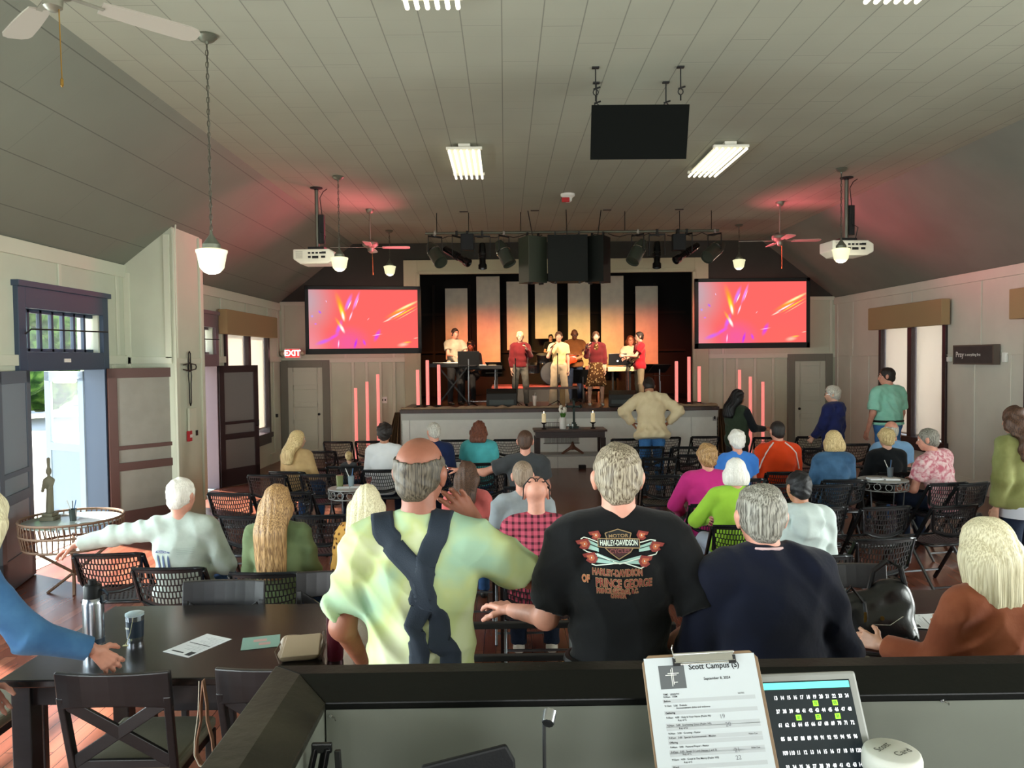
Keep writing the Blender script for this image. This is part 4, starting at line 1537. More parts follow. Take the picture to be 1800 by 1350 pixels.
def perforated(nu, nv, fn, hx=.30, hz=.36, th=.006):
    """panel with real slots; fn(u,v) -> point, u,v in 0..1"""
    vs, fs = [], []
    vid = {}

    def V(u, v):
        k = (round(u, 5), round(v, 5))
        if k not in vid:
            vid[k] = len(vs)
            vs.append(fn(min(max(u, 0), 1), v))
        return vid[k]
    mu, mv = .035, .09
    for j in range(nv):
        v0 = mv + (1 - 2 * mv) * j / nv
        v1 = mv + (1 - 2 * mv) * (j + 1) / nv
        off = 0 if j % 2 else .5
        for i in range(nu + (1 if off else 0)):
            a = mu + (1 - 2 * mu) * max(0, (i - off)) / nu
            b = mu + (1 - 2 * mu) * min(nu, (i - off + 1)) / nu
            if b - a < .6 * (1 - 2 * mu) / nu:
                fs.append((V(a, v0), V(b, v0), V(b, v1), V(a, v1)))
                continue
            cu, cv = (a + b) / 2, (v0 + v1) / 2
            du, dv = (b - a) * hx, (v1 - v0) * hz
            o = [V(a, v0), V(b, v0), V(b, v1), V(a, v1)]
            h = [V(cu - du, cv - dv), V(cu + du, cv - dv), V(cu + du, cv + dv), V(cu - du, cv + dv)]
            for q in range(4):
                fs.append((o[q], o[(q + 1) % 4], h[(q + 1) % 4], h[q]))
    for (u0, u1, v0, v1) in ((0, mu, 0, 1), (1 - mu, 1, 0, 1), (mu, 1 - mu, 0, mv), (mu, 1 - mu, 1 - mv, 1)):
        n = 10 if u1 - u0 > .5 else 1
        for i in range(n):
            a, b = u0 + (u1 - u0) * i / n, u0 + (u1 - u0) * (i + 1) / n
            fs.append((V(a, v0), V(b, v0), V(b, v1), V(a, v1)))
    me = bpy.data.meshes.new('perf')
    me.from_pydata([tuple(v) for v in vs], [], fs)
    o = bpy.data.objects.new('t', me)
    C.objects.link(o)
    m = o.modifiers.new('s', 'SOLIDIFY')
    m.thickness = th
    bpy.context.view_layer.update()
    out = bpy.data.meshes.new_from_object(o.evaluated_get(bpy.context.evaluated_depsgraph_get()))
    bpy.data.objects.remove(o)
    return out


def meshobj(name, me, mat, parent):
    me.materials.clear()
    me.materials.append(mat)
    o = bpy.data.objects.new(name, me)
    C.objects.link(o)
    o.parent = parent
    return o


def backpt(u, v):
    x = (u - .5) * .46
    e = (2 * u - 1) ** 2
    zt, zb = .795 + .004 * (1 - e), .525 + .075 * e
    z = zb + (zt - zb) * v
    y = -.205 - (z - .5) * .22 + .035 * e - .02
    return Vector((x, y, z))


def seatpt(u, v):
    x = (u - .5) * .42
    y = -.19 + .4 * v
    e = (2 * u - 1) ** 2
    return Vector((x, y, .44 + .014 * e - .012 * math.sin(v * 3.14) + (.01 - .03 * max(0, v - .85) * 6)))


FC = thing('folding_chair', '', 'chair', (0, 0, 0), 0)
bk = meshobj('backrest', perforated(18, 5, backpt, hx=.34, hz=.43), mChair, FC)
st = meshobj('seat', perforated(13, 8, seatpt, hx=.22, hz=.34), mChair, FC)
rim = [backpt(i / 14, 1) for i in range(15)] + [backpt(1 - i / 14, 0) for i in range(1, 14)]
rim = [p + Vector((0, 0, .006 if i < 15 else -.004)) for i, p in enumerate(rim)]
MB().tube(rim + [rim[0] + Vector((0, 0, -.02))], .011, n=7, closed=False).obj('back_rim', mChairF, FC, smooth=True)
rim2 = [Vector((-.215, -.19, .445)), Vector((-.215, .2, .445)), Vector((-.19, .222, .44)), Vector((.19, .222, .44)), Vector((.215, .2, .445)), Vector((.215, -.19, .445)), Vector((.19, -.205, .44)), Vector((-.19, -.205, .44))]
MB().tube(rim2, .011, n=7, closed=True).obj('seat_rim', mChairF, FC, smooth=True)
for s_ in (-1, 1):
    MB().bar((s_ * .235, -.25, .79), (s_ * .24, .26, 0), .022, .034).obj('leg', mChairF, FC, bevel=.004, seg=1)
    MB().bar((s_ * .215, .06, .43), (s_ * .215, -.30, 0), .018, .028).obj('leg', mLegS, FC, bevel=.004, seg=1)
    MB().lathe([(.03, 0), (.03, .03)], (s_ * .22, .02, .4), 12, Matrix.Rotation(R(90), 3, 'Y')).obj('hinge', mChairF, FC, smooth=True)
MB().bar((-.24, .2, .1), (.24, .2, .1), .014, .014).obj('crossbar', mLegS, FC)
MB().bar((-.215, -.24, .075), (.215, -.24, .075), .014, .014).obj('crossbar', mLegS, FC)
first_chair = [True]
CHAIRS = []


def chair(x, y, rz, label, group='black perforated folding chairs'):
    if first_chair[0]:
        first_chair[0] = False
        FC.location = (x, y, 0)
        FC.rotation_euler = (0, 0, rz)
        tag(FC, label, 'chair', group)
        CHAIRS.append(FC)
        return FC
    o = dup(FC, (x, y, 0), rz, label, group)
    CHAIRS.append(o)
    return o


def chair_px(px, py, rz, label):
    """px,py: middle of the top rim of the backrest"""
    p = onz(px, py, .80)
    c, s_ = math.cos(rz), math.sin(rz)
    off = Vector((s_ * .27, -c * .27, 0))       # backrest lies behind the seat
    return chair(p.x - off.x, p.y - off.y, rz, label)


# ---- dining chairs with X back
mDark = M('espresso_wood', '1E1C1E', rough=.35, var=.15, vs=4, stretch=(1, 1, 8))
mSeat = M('seat_vinyl', '6F6A58', rough=.45, bump=.15, bs=30)


def dining(label, first=None):
    r = thing('dining_chair', label, 'chair', (0, 0, 0), 0, 'dark X-back dining chairs')
    for s_ in (-1, 1):
        MB().bar((s_ * .205, -.20, 0), (s_ * .205, -.2, .45), .035, .035).bar((s_ * .205, -.2, .44), (s_ * .215, -.27, .80), .032, .032).obj('leg', mDark, r, bevel=.005)
        MB().bar((s_ * .2, .2, 0), (s_ * .2, .2, .43), .04, .04).obj('leg', mDark, r, bevel=.005)
    mb = MB()
    vs, fs = [], []
    n = 9
    for i in range(n):
        t = i / (n - 1) * 2 - 1
        y = -.262 + .03 * t * t - .0
        x = t * .232
        for dz, dy in ((.765, 0), (.905, -.02), (.905, -.046), (.765, -.026)):
            vs.append((x, y + dy - .015, dz - (.02 * t * t if dz < .8 else 0)))
    for i in range(n - 1):
        for q in range(4):
            fs.append((i * 4 + q, i * 4 + (q + 1) % 4, i * 4 + 4 + (q + 1) % 4, i * 4 + 4 + q))
    fs += [(0, 1, 2, 3), tuple((n - 1) * 4 + q for q in (3, 2, 1, 0))]
    mb.add(vs, fs)
    mb.obj('top_rail', mDark, r, bevel=.006)
    MB().bar((-.2, -.262, .77), (.2, -.215, .5), .05, .018, up=(0, 1, 0)).obj('cross_slat', mDark, r, bevel=.003)
    MB().bar((.2, -.262, .77), (-.2, -.215, .5), .05, .018, up=(0, 1, 0)).obj('cross_slat', mDark, r, bevel=.003)
    MB().bar((-.2, -.21, .49), (.2, -.21, .49), .02, .035).obj('lower_rail', mDark, r, bevel=.003)
    MB().bb((-.2, -.19, .38), (.2, .2, .43)).obj('seat_apron', mDark, r, bevel=.004)
    MB().bb((-.22, -.2, .43), (.22, .23, .485)).obj('seat', mSeat, r, bevel=.02, seg=3)
    return r


TZT = .80


def table(x0, x1, y0, y1, label):
    r = thing('dining_table', label, 'table', ((x0 + x1) / 2, (y0 + y1) / 2, 0), 0, 'dark dining tables')
    w, d = (x1 - x0) / 2, (y1 - y0) / 2
    MB().bb((-w, -d, TZT - .035), (w, d, TZT)).obj('tabletop', mTop, r, bevel=.006)
    mb = MB().bb((-w + .05, -d + .05, TZT - .13), (w - .05, -d + .075, TZT - .035)).bb((-w + .05, d - .075, TZT - .13), (w - .05, d - .05, TZT - .035)).bb((-w + .05, -d + .05, TZT - .13), (-w + .075, d - .05, TZT - .035)).bb((w - .075, -d + .05, TZT - .13), (w - .05, d - .05, TZT - .035))
    mb.obj('apron', mDark, r)
    for a in (-1, 1):
        for b_ in (-1, 1):
            MB().box((a * (w - .075), b_ * (d - .075), (TZT - .035) / 2), (.085, .085, TZT - .035)).obj('leg', mDark, r, bevel=.006)
    return r


mTop = M('table_top', '1C1918', rough=.22, var=.2, vs=3, stretch=(1, 10, 1))
table(-2.18, -.62, 3.25, 4.24, 'dark wooden dining table at lower left carrying bottles and papers')
table(1.72, 3.6, 3.35, 4.34, 'dark wooden dining table at lower right carrying the black handbag')
dc = dining('dark X-back dining chair at the near side of the left table, nearest the left edge')
p = onz(200, 1178, .905)
dc.location = (p.x, p.y + .27, 0)
p = onz(480, 1170, .905)
dup(dc, (p.x + .0, p.y + .27, 0), 0, 'dark X-back dining chair in front of the tan handbag with a strap hanging from it')
p = onz(393, 1022, .905)
dup(dc, (p.x, p.y - .27, 0), R(180), 'dark dining chair at the far side of the left table, behind the papers')
p = onz(590, 1006, .905)
dup(dc, (p.x, p.y - .27, 0), R(180), 'dark dining chair at the far side of the left table beside the red travel mug')
p = onz(1490, 993, .905)
dup(dc, (p.x, p.y - .27, 0), R(180), 'dark dining chair at the far side of the right table beside the navy blazer man')
dup(dc, (-2.62, 3.75, 0), R(-90), 'dark X-back dining chair at the left end of the left table')
for o in (dc,):
    pass

# ================================================================== THINGS ON THE TABLES
mSteel = M('bottle_steel', 'AEB4BC', rough=.25, metal=1)
mNavyP = M('bottle_navy', '1D2A38', rough=.4)


def onT(px, py):
    return onz(px, py, TZT)


p = onT(166, 1148)
r = thing('water_bottle', 'tall brushed steel insulated bottle with black lid on the left table', 'bottle', (p.x, p.y, TZT))
MB().lathe([(.044, 0), (.046, .01), (.046, .05)], n=28).obj('base_band', mSteel, r, smooth=True)
MB().lathe([(.0465, .05), (.0465, .075)], n=28).obj('dark_band', mNavyP, r, smooth=True)
MB().lathe([(.046, .075), (.046, .235), (.042, .255), (.036, .265)], n=28).obj('bottle_body', mSteel, r, smooth=True)
l_ = MB().lathe([(.039, .262), (.039, .315), (.034, .322), (.018, .325), (.018, .345), (.0001, .347)], n=28).obj('lid', mBlackP, r, smooth=True)
MB().tube([(.03, 0, .3), (.06, -.01, .3), (.075, -.01, .28), (.075, -.01, .25), (.05, -.01, .24), (.042, 0, .27)], .006, n=6).obj('carry_loop', mNavyP, l_, smooth=True)
p = onT(238, 1127)
r = thing('travel_tumbler', 'short navy and steel tumbler with clear lid and tea bag string on the left table', 'cup', (p.x, p.y, TZT))
MB().lathe([(.034, 0), (.035, .004), (.037, .025)], n=28).obj('base_band', mSteel, r, smooth=True)
MB().lathe([(.0375, .025), (.041, .105)], n=28).obj('tumbler_body', mNavyP, r, smooth=True)
MB().lathe([(.0405, .105), (.042, .13)], n=28).obj('rim_band', mSteel, r, smooth=True)
MB().lathe([(.043, .128), (.043, .138), (.034, .142), (.0001, .142)], n=28).obj('lid', mGlassC if False else M('clear_lid', '9FB0B5', rough=.1), r, smooth=True)
MB().tube([(0.01, -.035, .14), (.012, -.046, .12), (.0, -.047, .06), (-.012, -.055, .02), (-.02, -.06, .004)], .0012, n=5).bb((-.03, -.066, 0), (-.008, -.054, .003)).obj('tea_tag', M('tag_paper', 'D8D6A8'), r)
text('lettering', 'YETI', .012, mWhite, r, Matrix.Translation((-.018, -.0415, .075)) @ Matrix.Rotation(R(-25), 4, 'Z') @ Matrix.Rotation(R(90), 4, 'X'), bold=.0004)
mPaper = M('paper_white', 'D9DBDD', rough=.8)
mInk = M('ink_black', '1A1A1C', rough=.8)
mInkG = M('ink_grey', '8A8C90', rough=.8)


def sheet(pxs, z, label, name='paper_sheet', mat=None, th=.0012, deco=None):
    P = [onz(x, y, z) for x, y in pxs]
    c = sum(P, Vector()) / 4
    r = thing(name, label, 'paper', (c.x, c.y, z))
    u = (P[1] - P[0])
    ang = math.atan2(u.y, u.x)
    w = ((P[1] - P[0]).length + (P[2] - P[3]).length) / 4
    h = ((P[3] - P[0]).length + (P[2] - P[1]).length) / 4
    r.rotation_euler = (0, 0, ang)
    MB().bb((-w, -h, 0), (w, h, th)).obj('page', mat or mPaper, r)
    if deco:
        deco(r, w, h, th)
    return r


def lines(r, w, h, t):
    mb = MB()
    random.seed(9)
    for i in range(14):
        y = h * .45 - i * h * 1.3 / 14
        mb.bb((-w * .85, y, t), (-w * .85 + w * random.uniform(.7, 1.6), y + h * .012, t + .0004))
    mb.obj('printed_lines', mInkG, r)
    MB().bb((-w * .85, h * .55, t), (-w * .45, h * .88, t + .0004)).obj('printed_logo', mInk, r)
    MB().bb((-w * .2, h * .72, t), (w * .7, h * .8, t + .0004)).bb((-w * .8, -h * .1, t), (w * .8, -h * .06, t + .0004)).obj('printed_heading', mInk, r)


sheet([(334, 1157), (288, 1146), (362, 1114), (405, 1123)], TZT + .001, 'white printed paper sheet on the left table beside the tumbler', deco=lines)


def card(r, w, h, t):
    MB().bb((-w * .5, -h * .5, t), (-w * .1, h * .1, t + .0004)).bb((w * .1, -h * .3, t), (w * .5, h * .4, t + .0004)).obj('printed_picture', M('card_pink', 'B8928C'), r)


sheet([(424, 1141), (427, 1124), (496, 1113), (487, 1139)], TZT + .001, 'pale green printed card on the left table beside the tan handbag', 'greeting_card', M('card_green', '7DA094', rough=.6), deco=card)
# tan handbag
p = onT(522, 1163)
r = thing('handbag', 'small tan leather handbag lying on the left table', 'bag', (p.x, p.y + .03, TZT), R(12))
f = lambda X, Y, Z: .003 * np.sin(X * 40) * np.sin(Y * 35)
skin_obj('bag_body', surf([cap((-.06, -.02, .03), (.07, -.01, .03), .03), cap((-.05, .03, .07), (.08, .03, .07), .028), cap((-.05, .05, .04), (.08, .05, .04), .03)], .04, .007, fold=f), M('tan_leather', 'A08C74', rough=.5), r)
MB().prism([(-.075, .0), (.09, .0), (.1, .1), (-.05, .1)], .008, mat=Matrix.Translation((0, -.055, .03)) @ Matrix.Rotation(R(48), 4, 'X')).obj('flap', M('tan_flap', 'AD9A82', rough=.45), r, bevel=.004)
for q in (0, .02):
    MB().tube([(.1, -.03 + q, .01), (.115, -.01 + q, .06), (.11, .03 + q, .1), (.1, .06 + q, .06), (.1, .07, .02)], .004, n=6).obj('strap', M('strap_brown', '5A4638'), r, smooth=True)
MB().tube([(-.08, -.05, .005), (-.1, -.02, .05), (-.07, .04, .08), (-.06, .07, .03)], .004, n=6).obj('strap', M('strap_brown', '5A4638'), r, smooth=True)
p = onT(587, 1163)
r = thing('travel_mug', 'tall dark red travel mug with black lid on the left table', 'bottle', (p.x, p.y + .03, TZT))
MB().lathe([(.033, 0), (.036, .01), (.038, .2)], n=28).obj('mug_body', M('dark_red', '4A0F1C', rough=.3, metal=.4), r, smooth=True)
MB().lathe([(.0395, .2), (.0395, .235), (.04, .24), (.036, .262), (.0001, .264)], n=28).obj('lid', mBlackP, r, smooth=True)
# hanging strap on the second near chair
p = onz(366, 1188, .88)
r = thing('leather_strap', 'tan leather strap loop hanging from the back of the dining chair', 'strap', (p.x, p.y - .05, .885))
mb = MB()
for s_ in (-1, 1):
    q = [(0, 0, .0), (s_ * .012, 0, -.1), (s_ * .012 - .0, 0, -.16), (s_ * .03, 0, -.24), (s_ * .034, 0, -.3), (s_ * .02, 0, -.335), (0, 0, -.345)]
    for a, b in zip(q, q[1:]):
        mb.bar(a, b, .024 if s_ > 0 else .026, .004, up=(1, 0, 0))
mb.obj('strap_loop', M('strap_leather', '8A6650', rough=.5), r)
MB().tube([(-.012, -.014, 0), (-.018, -.014, -.12), (-.036, -.014, -.24), (-.038, -.014, -.3), (-.02, -.014, -.34), (0, -.014, -.348)], .002, n=5).obj('stitched_edge', M('cream_edge', 'C8C0B0'), r)
# right table: handbag and papers
mBagB = M('black_leather', '08090B', rough=.3, bump=.2, bs=30)
pb = onT(1560, 1152)
r = thing('black_handbag', 'big slouchy black leather handbag on the right table', 'bag', (pb.x, pb.y + .12, TZT), R(-15))
r.scale = (1.15, 1.15, 1.3)
f = lambda X, Y, Z: .005 * np.sin(X * 30 + 3 * np.sin(Z * 20)) * np.sin(Y * 25 + Z * 14)
skin_obj('bag_body', surf([ell((0, 0, .08), (.15, .09, .08)), ell((.06, .03, .15), (.09, .06, .09)), cap((-.13, -.02, .04), (.1, -.03, .04), .05), ell((-.06, 0, .13), (.08, .05, .06))], .05, .008, fold=f), mBagB, r)
MB().tube([(-.02, .02, .18), (.0, .03, .26), (.05, .03, .3), (.1, .03, .28), (.12, .03, .2), (.11, .03, .15)], .011, n=8).obj('handle', mBagB, r, smooth=True)
MB().tube([(-.12, -.03, .08), (-.15, -.05, .16), (-.1, -.06, .22), (-.05, -.06, .17), (-.04, -.08, .1)], .008, n=8).obj('handle', mBagB, r, smooth=True)
MB().tube([(.12, -.05, .08), (.16, -.1, .03), (.05, -.15, .012), (-.06, -.14, .012)], .006, n=6).obj('strap', mBagB, r, smooth=True)
MB().tube([(-.07, -.075, .02), (0, -.09, .035), (.1, -.08, .06), (.13, -.06, .09)], .003, n=5).tube([(-.02, -.092, .1), (.04, -.085, .1), (.09, -.07, .13)], .0025, n=5).obj('zip', mChrome, r, smooth=True)
MB().bb((-.055, -.085, .1), (-.045, -.08, .14)).lathe([(.008, 0), (.008, .004)], (.01, -.088, .125), 12, Matrix.Rotation(R(90), 3, 'X')).obj('zip_pull', mBrass, r)
MB().tube([(-.16 + .018 * math.cos(a), -.06, .03 + .018 * math.sin(a)) for a in [i * math.pi / 5 for i in range(10)]], .003, n=6, closed=True).obj('buckle', mChrome, r, smooth=True)
sheet([(1640, 1100), (1610, 1084), (1668, 1074), (1690, 1090)], TZT + .001, 'printed white sheet on the right table beside the black handbag', deco=lines)
sheet([(1622, 1112), (1600, 1088), (1630, 1078), (1660, 1100)], TZT + .004, 'white folded program under the other sheet on the right table', 'folded_program', deco=lines)
sheet([(1700, 1120), (1650, 1100), (1680, 1085), (1720, 1100)], TZT + .001, 'white paper on the right table half hidden by the blonde woman', deco=None)

# ================================================================== THE BOOTH
ZR, D0, D1 = 1.45, 1.557, 1.75
XO, XI = at(485, 1172, D1).x, at(572, 1235, D0).x
mCap = M('booth_cap', '090A08', rough=.3, bump=.06, bs=60, spec=.22)
mCapL = M('booth_cap_worn', '26241B', rough=.36, bump=.12, bs=40, var=.35, vs=6, spec=.35)  # side cap: lighter, blotchier base colour than the front cap
mPan = M('booth_panel', '66695E', rough=.6, var=.04, vs=3)
DP = 1.63
XB, XM = at(572, 1238, DP).x, at(527, 1183, 1.70).x
PR = [(XO, D1, ZR), (XM, 1.70, ZR), (XB, DP, ZR - .035), (XB, DP, ZR - .052), (XO, D1, ZR - .052)]


def capmesh(end):
    v = PR + [end(p) for p in PR]
    return MB().add(v, [(0, 1, 2, 3, 4), (9, 8, 7, 6, 5)] + [(i, (i + 1) % 5, 5 + (i + 1) % 5, 5 + i) for i in range(5)])


struct('trim_booth', capmesh(lambda p: (4.2, p[1], p[2])), mCap, bevel=.003)
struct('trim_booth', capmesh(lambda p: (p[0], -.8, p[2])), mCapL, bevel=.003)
mb = MB()
mb.bb((XB, DP + .004, 0), (4.2, D1 - .03, ZR - .05)).bb((XO + .02, -.8, 0), (XB - .004, D1 - .03, ZR - .05))
struct('wall_booth', mb, mPan)
XI = XB
struct('floor_booth', MB().bb((XI, -.8, 0), (4.2, D0, .5)), mBlack)
DZ = 1.18
tag(MB().bb((XI + .04, .95, DZ - .03), (4.0, D0 - .0, DZ)).bb((XI + .06, 1.0, .5), (XI + .1, 1.5, DZ)).bb((3.9, 1.0, .5), (3.95, 1.5, DZ)).obj('booth_desk', mBlackG, bevel=.003), 'black desk inside the sound booth below the clipboard', 'desk')
# clipboard, built in its own plane
TL, TRr = at(1127, 1153, 1.50), at(1331, 1150, 1.50)
BL = at(1150, 1350, 1.40)
ux = (TRr - TL).normalized()
vz = (TL - BL)
vz = (vz - ux * vz.dot(ux)).normalized()
nz = ux.cross(vz)            # towards the viewer
W2 = (TRr - TL).length
cbm = Matrix((ux, vz, nz)).transposed().to_4x4()
cbm.translation = TL
skew = Matrix.Rotation(R(2.2), 4, 'Z')


def planar(name, label, cat, mtx):
    r = thing(name, label, cat)
    r.matrix_world = mtx
    return r


H2 = .33
cb = planar('clipboard', 'brown clipboard with a printed schedule leaning inside the booth', 'clipboard', cbm @ skew)
mb = MB()
c_ = .014
poly = [(c_, 0), (0, -c_), (0, -H2), (W2, -H2), (W2, -c_), (W2 - c_, 0)]
mb.prism(poly, .004, base=-.004)
mb.obj('board', M('hardboard', '7A6248', rough=.6), cb, bevel=.0015)
pg = thing('printed_schedule', 'printed schedule page headed Scott Campus held by the clipboard clip', 'paper')
pg.matrix_world = cbm @ skew @ Matrix.Translation((.004, 0, .0005))
MB().bb((0, -H2 + .01, 0), (W2 - .011, -.006, .0008)).obj('page', M('page_white', 'BCC2C4', rough=.8), pg)
PW = W2 - .011


def T2(u, v, z=.0011):
    return Matrix.Translation((u * PW, -v, z))


text('heading', 'Scott Campus (S)', .0142, mInk, pg, T2(.62, .0262), bold=.0003, depth=.0001)
text('date', 'September 8, 2024', .0068, mInk, pg, T2(.63, .049), bold=.0001, depth=.0001)
MB().bb((.12 * PW, -.064, .0008), (.35 * PW, -.021, .0012)).obj('logo_box', M('logo_grey', '55585A'), pg)
mb = MB()
x0 = .235 * PW
for a in (-.0016, .0016):
    mb.bb((x0 + a * 1 - .0006, -.058 + a, .0012), (x0 + a + .0006, -.027 + a, .0016))
    mb.bb((x0 - .011 + a * 1.5, -.0375 + a * 1 - .0006, .0012), (x0 + .011 + a * 1.5, -.0375 + a + .0006, .0016))
mb.bb((x0 + .0022, -.053, .0012), (x0 + .009, -.0518, .0016))
mb.obj('logo_cross', mWhite, pg)
rows = [(.074, 'TIME   LENGTH', 0, 0), (.0785, '9:30am   ITEM', 0, 0), (.086, 'Before', 1, 1), (.0945, '9:15am   5:00   Prelude', 0, 0), (.099, '                 Announcement slides and welcome', 0, 0), (.107, 'Gathering', 1, 1),
        (.1155, '9:30am   4:00   Holy Is Your Name (Psalm 96)', 0, 0), (.1205, '                 Key of G', 0, 0), (.129, '9:34am   5:00   Everlasting Grace (Psalm 145)', 1, 0), (.1345, '                 Key of D', 1, 0), (.143, '9:39am   3:00   Greeting - Pastor', 0, 0),
        (.1505, '9:42am   2:00   Special Announcement - Mission', 1, 0), (.1585, 'Offering', 1, 1), (.1665, '9:44am   3:00   Pastoral Prayer - Pastor', 0, 0), (.1745, '9:47am   5:00   Speak O Lord (Verses 1 and 3)', 1, 0), (.179, '                 Key of C', 1, 0),
        (.1875, '9:52am   4:00   Great Is The Mercy (Psalm 103)', 0, 0), (.1925, '                 Key of E', 0, 0), (.2, 'Word', 1, 1), (.2085, '9:56am   1:00   Scripture - Reader', 0, 0), (.2165, '9:57am   30:00   Sermon: Faith - Pastor', 1, 0), (.225, '10:27am   4:00   Closing Song', 0, 0), (.233, '10:31am   1:00   Benediction', 1, 0)]
mb = MB()
for v, t_, band, hd in rows:
    if band:
        mb.bb((.12 * PW, -v - .0036, .0008), (.94 * PW, -v + .0036, .00095))
mb.obj('grey_bands', M('band_grey', 'AEB2B4', rough=.8), pg)
for v, t_, band, hd in rows:
    text('printed_row', t_, .0046, mInk, pg, T2(.13, v), bold=.00012 if hd else 0.00003, align='LEFT', depth=.0001)
mPen = M('pencil_grey', '6A6C70')
for u, v, t_ in ((.62, .118, '19'), (.66, .1325, '20'), (.7, .177, '21'), (.7, .19, '22')):
    text('handwriting', t_, .011, mPen, pg, T2(u, v) @ Matrix.Rotation(R(5), 4, 'Z'), depth=.0001)
text('printed_row', 'NOTES', .004, mInk, pg, T2(.82, .0785), depth=.0001)
text('printed_row', 'Video Cue', .004, mInk, pg, T2(.86, .1505), depth=.0001)
text('printed_row', 'Slides Cue', .004, mInk, pg, T2(.86, .1745), depth=.0001)
x0, x1 = .27 * W2, .79 * W2
mb = MB().bb((x0, -.004, .001), (x1, .0, .012)).bb((x0, -.022, .004), (x1, -.002, .006))
mb.obj('clip_plate', mChrome, cb, bevel=.001)
MB().bb((x0 - .002, -.023, .0012), (x0 + .012, -.017, .007)).bb((x0 - .002, -.02, .0012), (x0 + .003, -.008, .008)).obj('clip_corner', mBlack, cb)
MB().bb((x1 - .012, -.023, .0012), (x1 + .002, -.017, .007)).bb((x1 - .003, -.02, .0012), (x1 + .002, -.008, .008)).obj('clip_corner', mBlack, cb)
MB().tube([(x0 + .001, -.01, .009), (x0 - .002, .008, .01), (x0 + .001, .016, .008)], .0012, n=6).tube([(x0, -.0175, .008), (x1, -.0175, .008)], .0012, n=6).obj('clip_wire', mChrome, cb, smooth=True)

# lighting console screen
a, b = at(1270, 1176, 1.535), at(1504, 1178, 1.535)
c = at(1290, 1350, 1.45)
ux = (b - a).normalized()
vz = (a - c)
vz = (vz - ux * vz.dot(ux)).normalized()
nz = ux.cross(vz)
mm = Matrix((ux, vz, nz)).transposed().to_4x4()
mm.translation = b
con = planar('console_screen', 'light grey framed lighting console screen showing a green and white number grid', 'screen', mm @ Matrix.Rotation(R(2.5), 4, 'Z'))
Wc, Hc = .34, .26
MB().bb((-Wc, -Hc, -.02), (0, 0, -.002)).obj('housing', M('console_grey', '8C8D88', rough=.5), con, bevel=.006)
MB().bb((-Wc + .017, -Hc + .017, -.0025), (-.0175, -.016, -.001)).obj('display', M('display_navy', '0C1416', rough=.3, emit='18222A', es=.35), con)
mCy = M('cyan_bar', '46B8A8', emit='62E8D6', es=.8)
mDig = M('digit_white', 'E8E8E8', emit='F0F4F8', es=.8)
mGrn = M('cue_green', '7CD820', emit='90F030', es=.8)
MB().bb((-Wc + .02, -.031, -.001), (-.0195, -.0185, -.0004)).obj('cyan_bar', mCy, con)
cells = [(0, list(range(10, 25))), (1, list(range(34, 49))), (2, list(range(58, 73))), (3, list(range(82, 97))), (4, [106, 107, 108, 109, 110, 11, 12, 13, 14, 15, 16, 17, 18, 19, 120]), (5, [130, 131, 32, 33, 34, 35, 36, 37, 38, 39, 40, 41, 42, 43, 144])]
for rw, nums in cells:
    for i, nmb in enumerate(nums[3:]):
        x = -.029 - (11 - i) * .0131
        text('channel_number', str(nmb), .0098, mDig, con, Matrix.Translation((x, -.047 - rw * .0248, -.0003)), bold=.0003, depth=.0001, sx=.75)
for x, y, t_ in ((-.0948, .5, '32'), (-.0555, .5, '05'), (-.134, 1.5, '05'), (-.0948, 1.5, '05'), (-.0555, 1.5, '05')):
    q = MB().bb((x - .0052, -.0465 - y * .0248 - .005, -.0008), (x + .0052, -.0465 - y * .0248 + .005, -.0004)).obj('level_cell', mGrn, con)
    text('level_number', t_, .008, M('digit_dark', '16301A'), q, Matrix.Translation((x, -.0465 - y * .0248, -.0003)), depth=.0001, bold=.0002, sx=.75)
# tub of wipes
p = at(1568, 1318, 1.42)
r = thing('wipes_tub', 'round white plastic tub with handwritten lid behind the booth rail', 'tub', (p.x, 1.42, DZ), R(8))
hh = p.z - DZ
MB().lathe([(.045, 0), (.047, .01), (.047, hh - .03), (.05, hh - .03)], n=32).obj('tub_body', M('tub_maroon', '5A2A30', rough=.5), r, smooth=True)
ld = MB().lathe([(.051, hh - .04), (.053, hh - .035), (.053, hh - .012), (.05, hh - .003), (.046, hh), (.0001, hh)], n=32).obj('lid', M('lid_white', 'C9C9BF', rough=.5), r, smooth=True)
text('handwriting', 'Scott', .02, M('marker_grey', '4E4E46'), ld, Matrix.Translation((-.012, .012, hh + .0006)) @ Matrix.Rotation(R(28), 4, 'Z'), depth=.0001)
text('handwriting', 'Card', .02, MATS['marker_grey'], ld, Matrix.Translation((.014, -.012, hh + .0006)) @ Matrix.Rotation(R(18), 4, 'Z'), depth=.0001)
# gooseneck lamp
p = at(965, 1262, 1.42)
r = thing('gooseneck_lamp', 'slim black stem lamp with ribbed silver head in the booth', 'lamp', (at(957, 1345, 1.42).x, 1.42, DZ))
q = Vector((p.x, p.y, p.z)) - Vector(r.location)
MB().tube([(0, 0, 0), (0, 0, q.z * .6), (.0, 0, q.z - .012), (q.x * .5, .002, q.z + .004)], .0035, n=8).obj('stem', mBlack, r, smooth=True)
rot = Matrix.Rotation(R(25), 3, 'Y') @ Matrix.Rotation(R(120), 3, 'X')
MB().lathe([(.008, .013), (.0105, .012), (.0115, -.013), (.009, -.014), (.0001, -.012)], q, 20, rot, flute=.12).obj('lamp_head', mMetal, r, smooth=60)
MB().lathe([(.03, 0), (.03, .01), (.006, .014)], n=18).obj('lamp_base', mBlack, r, smooth=True)
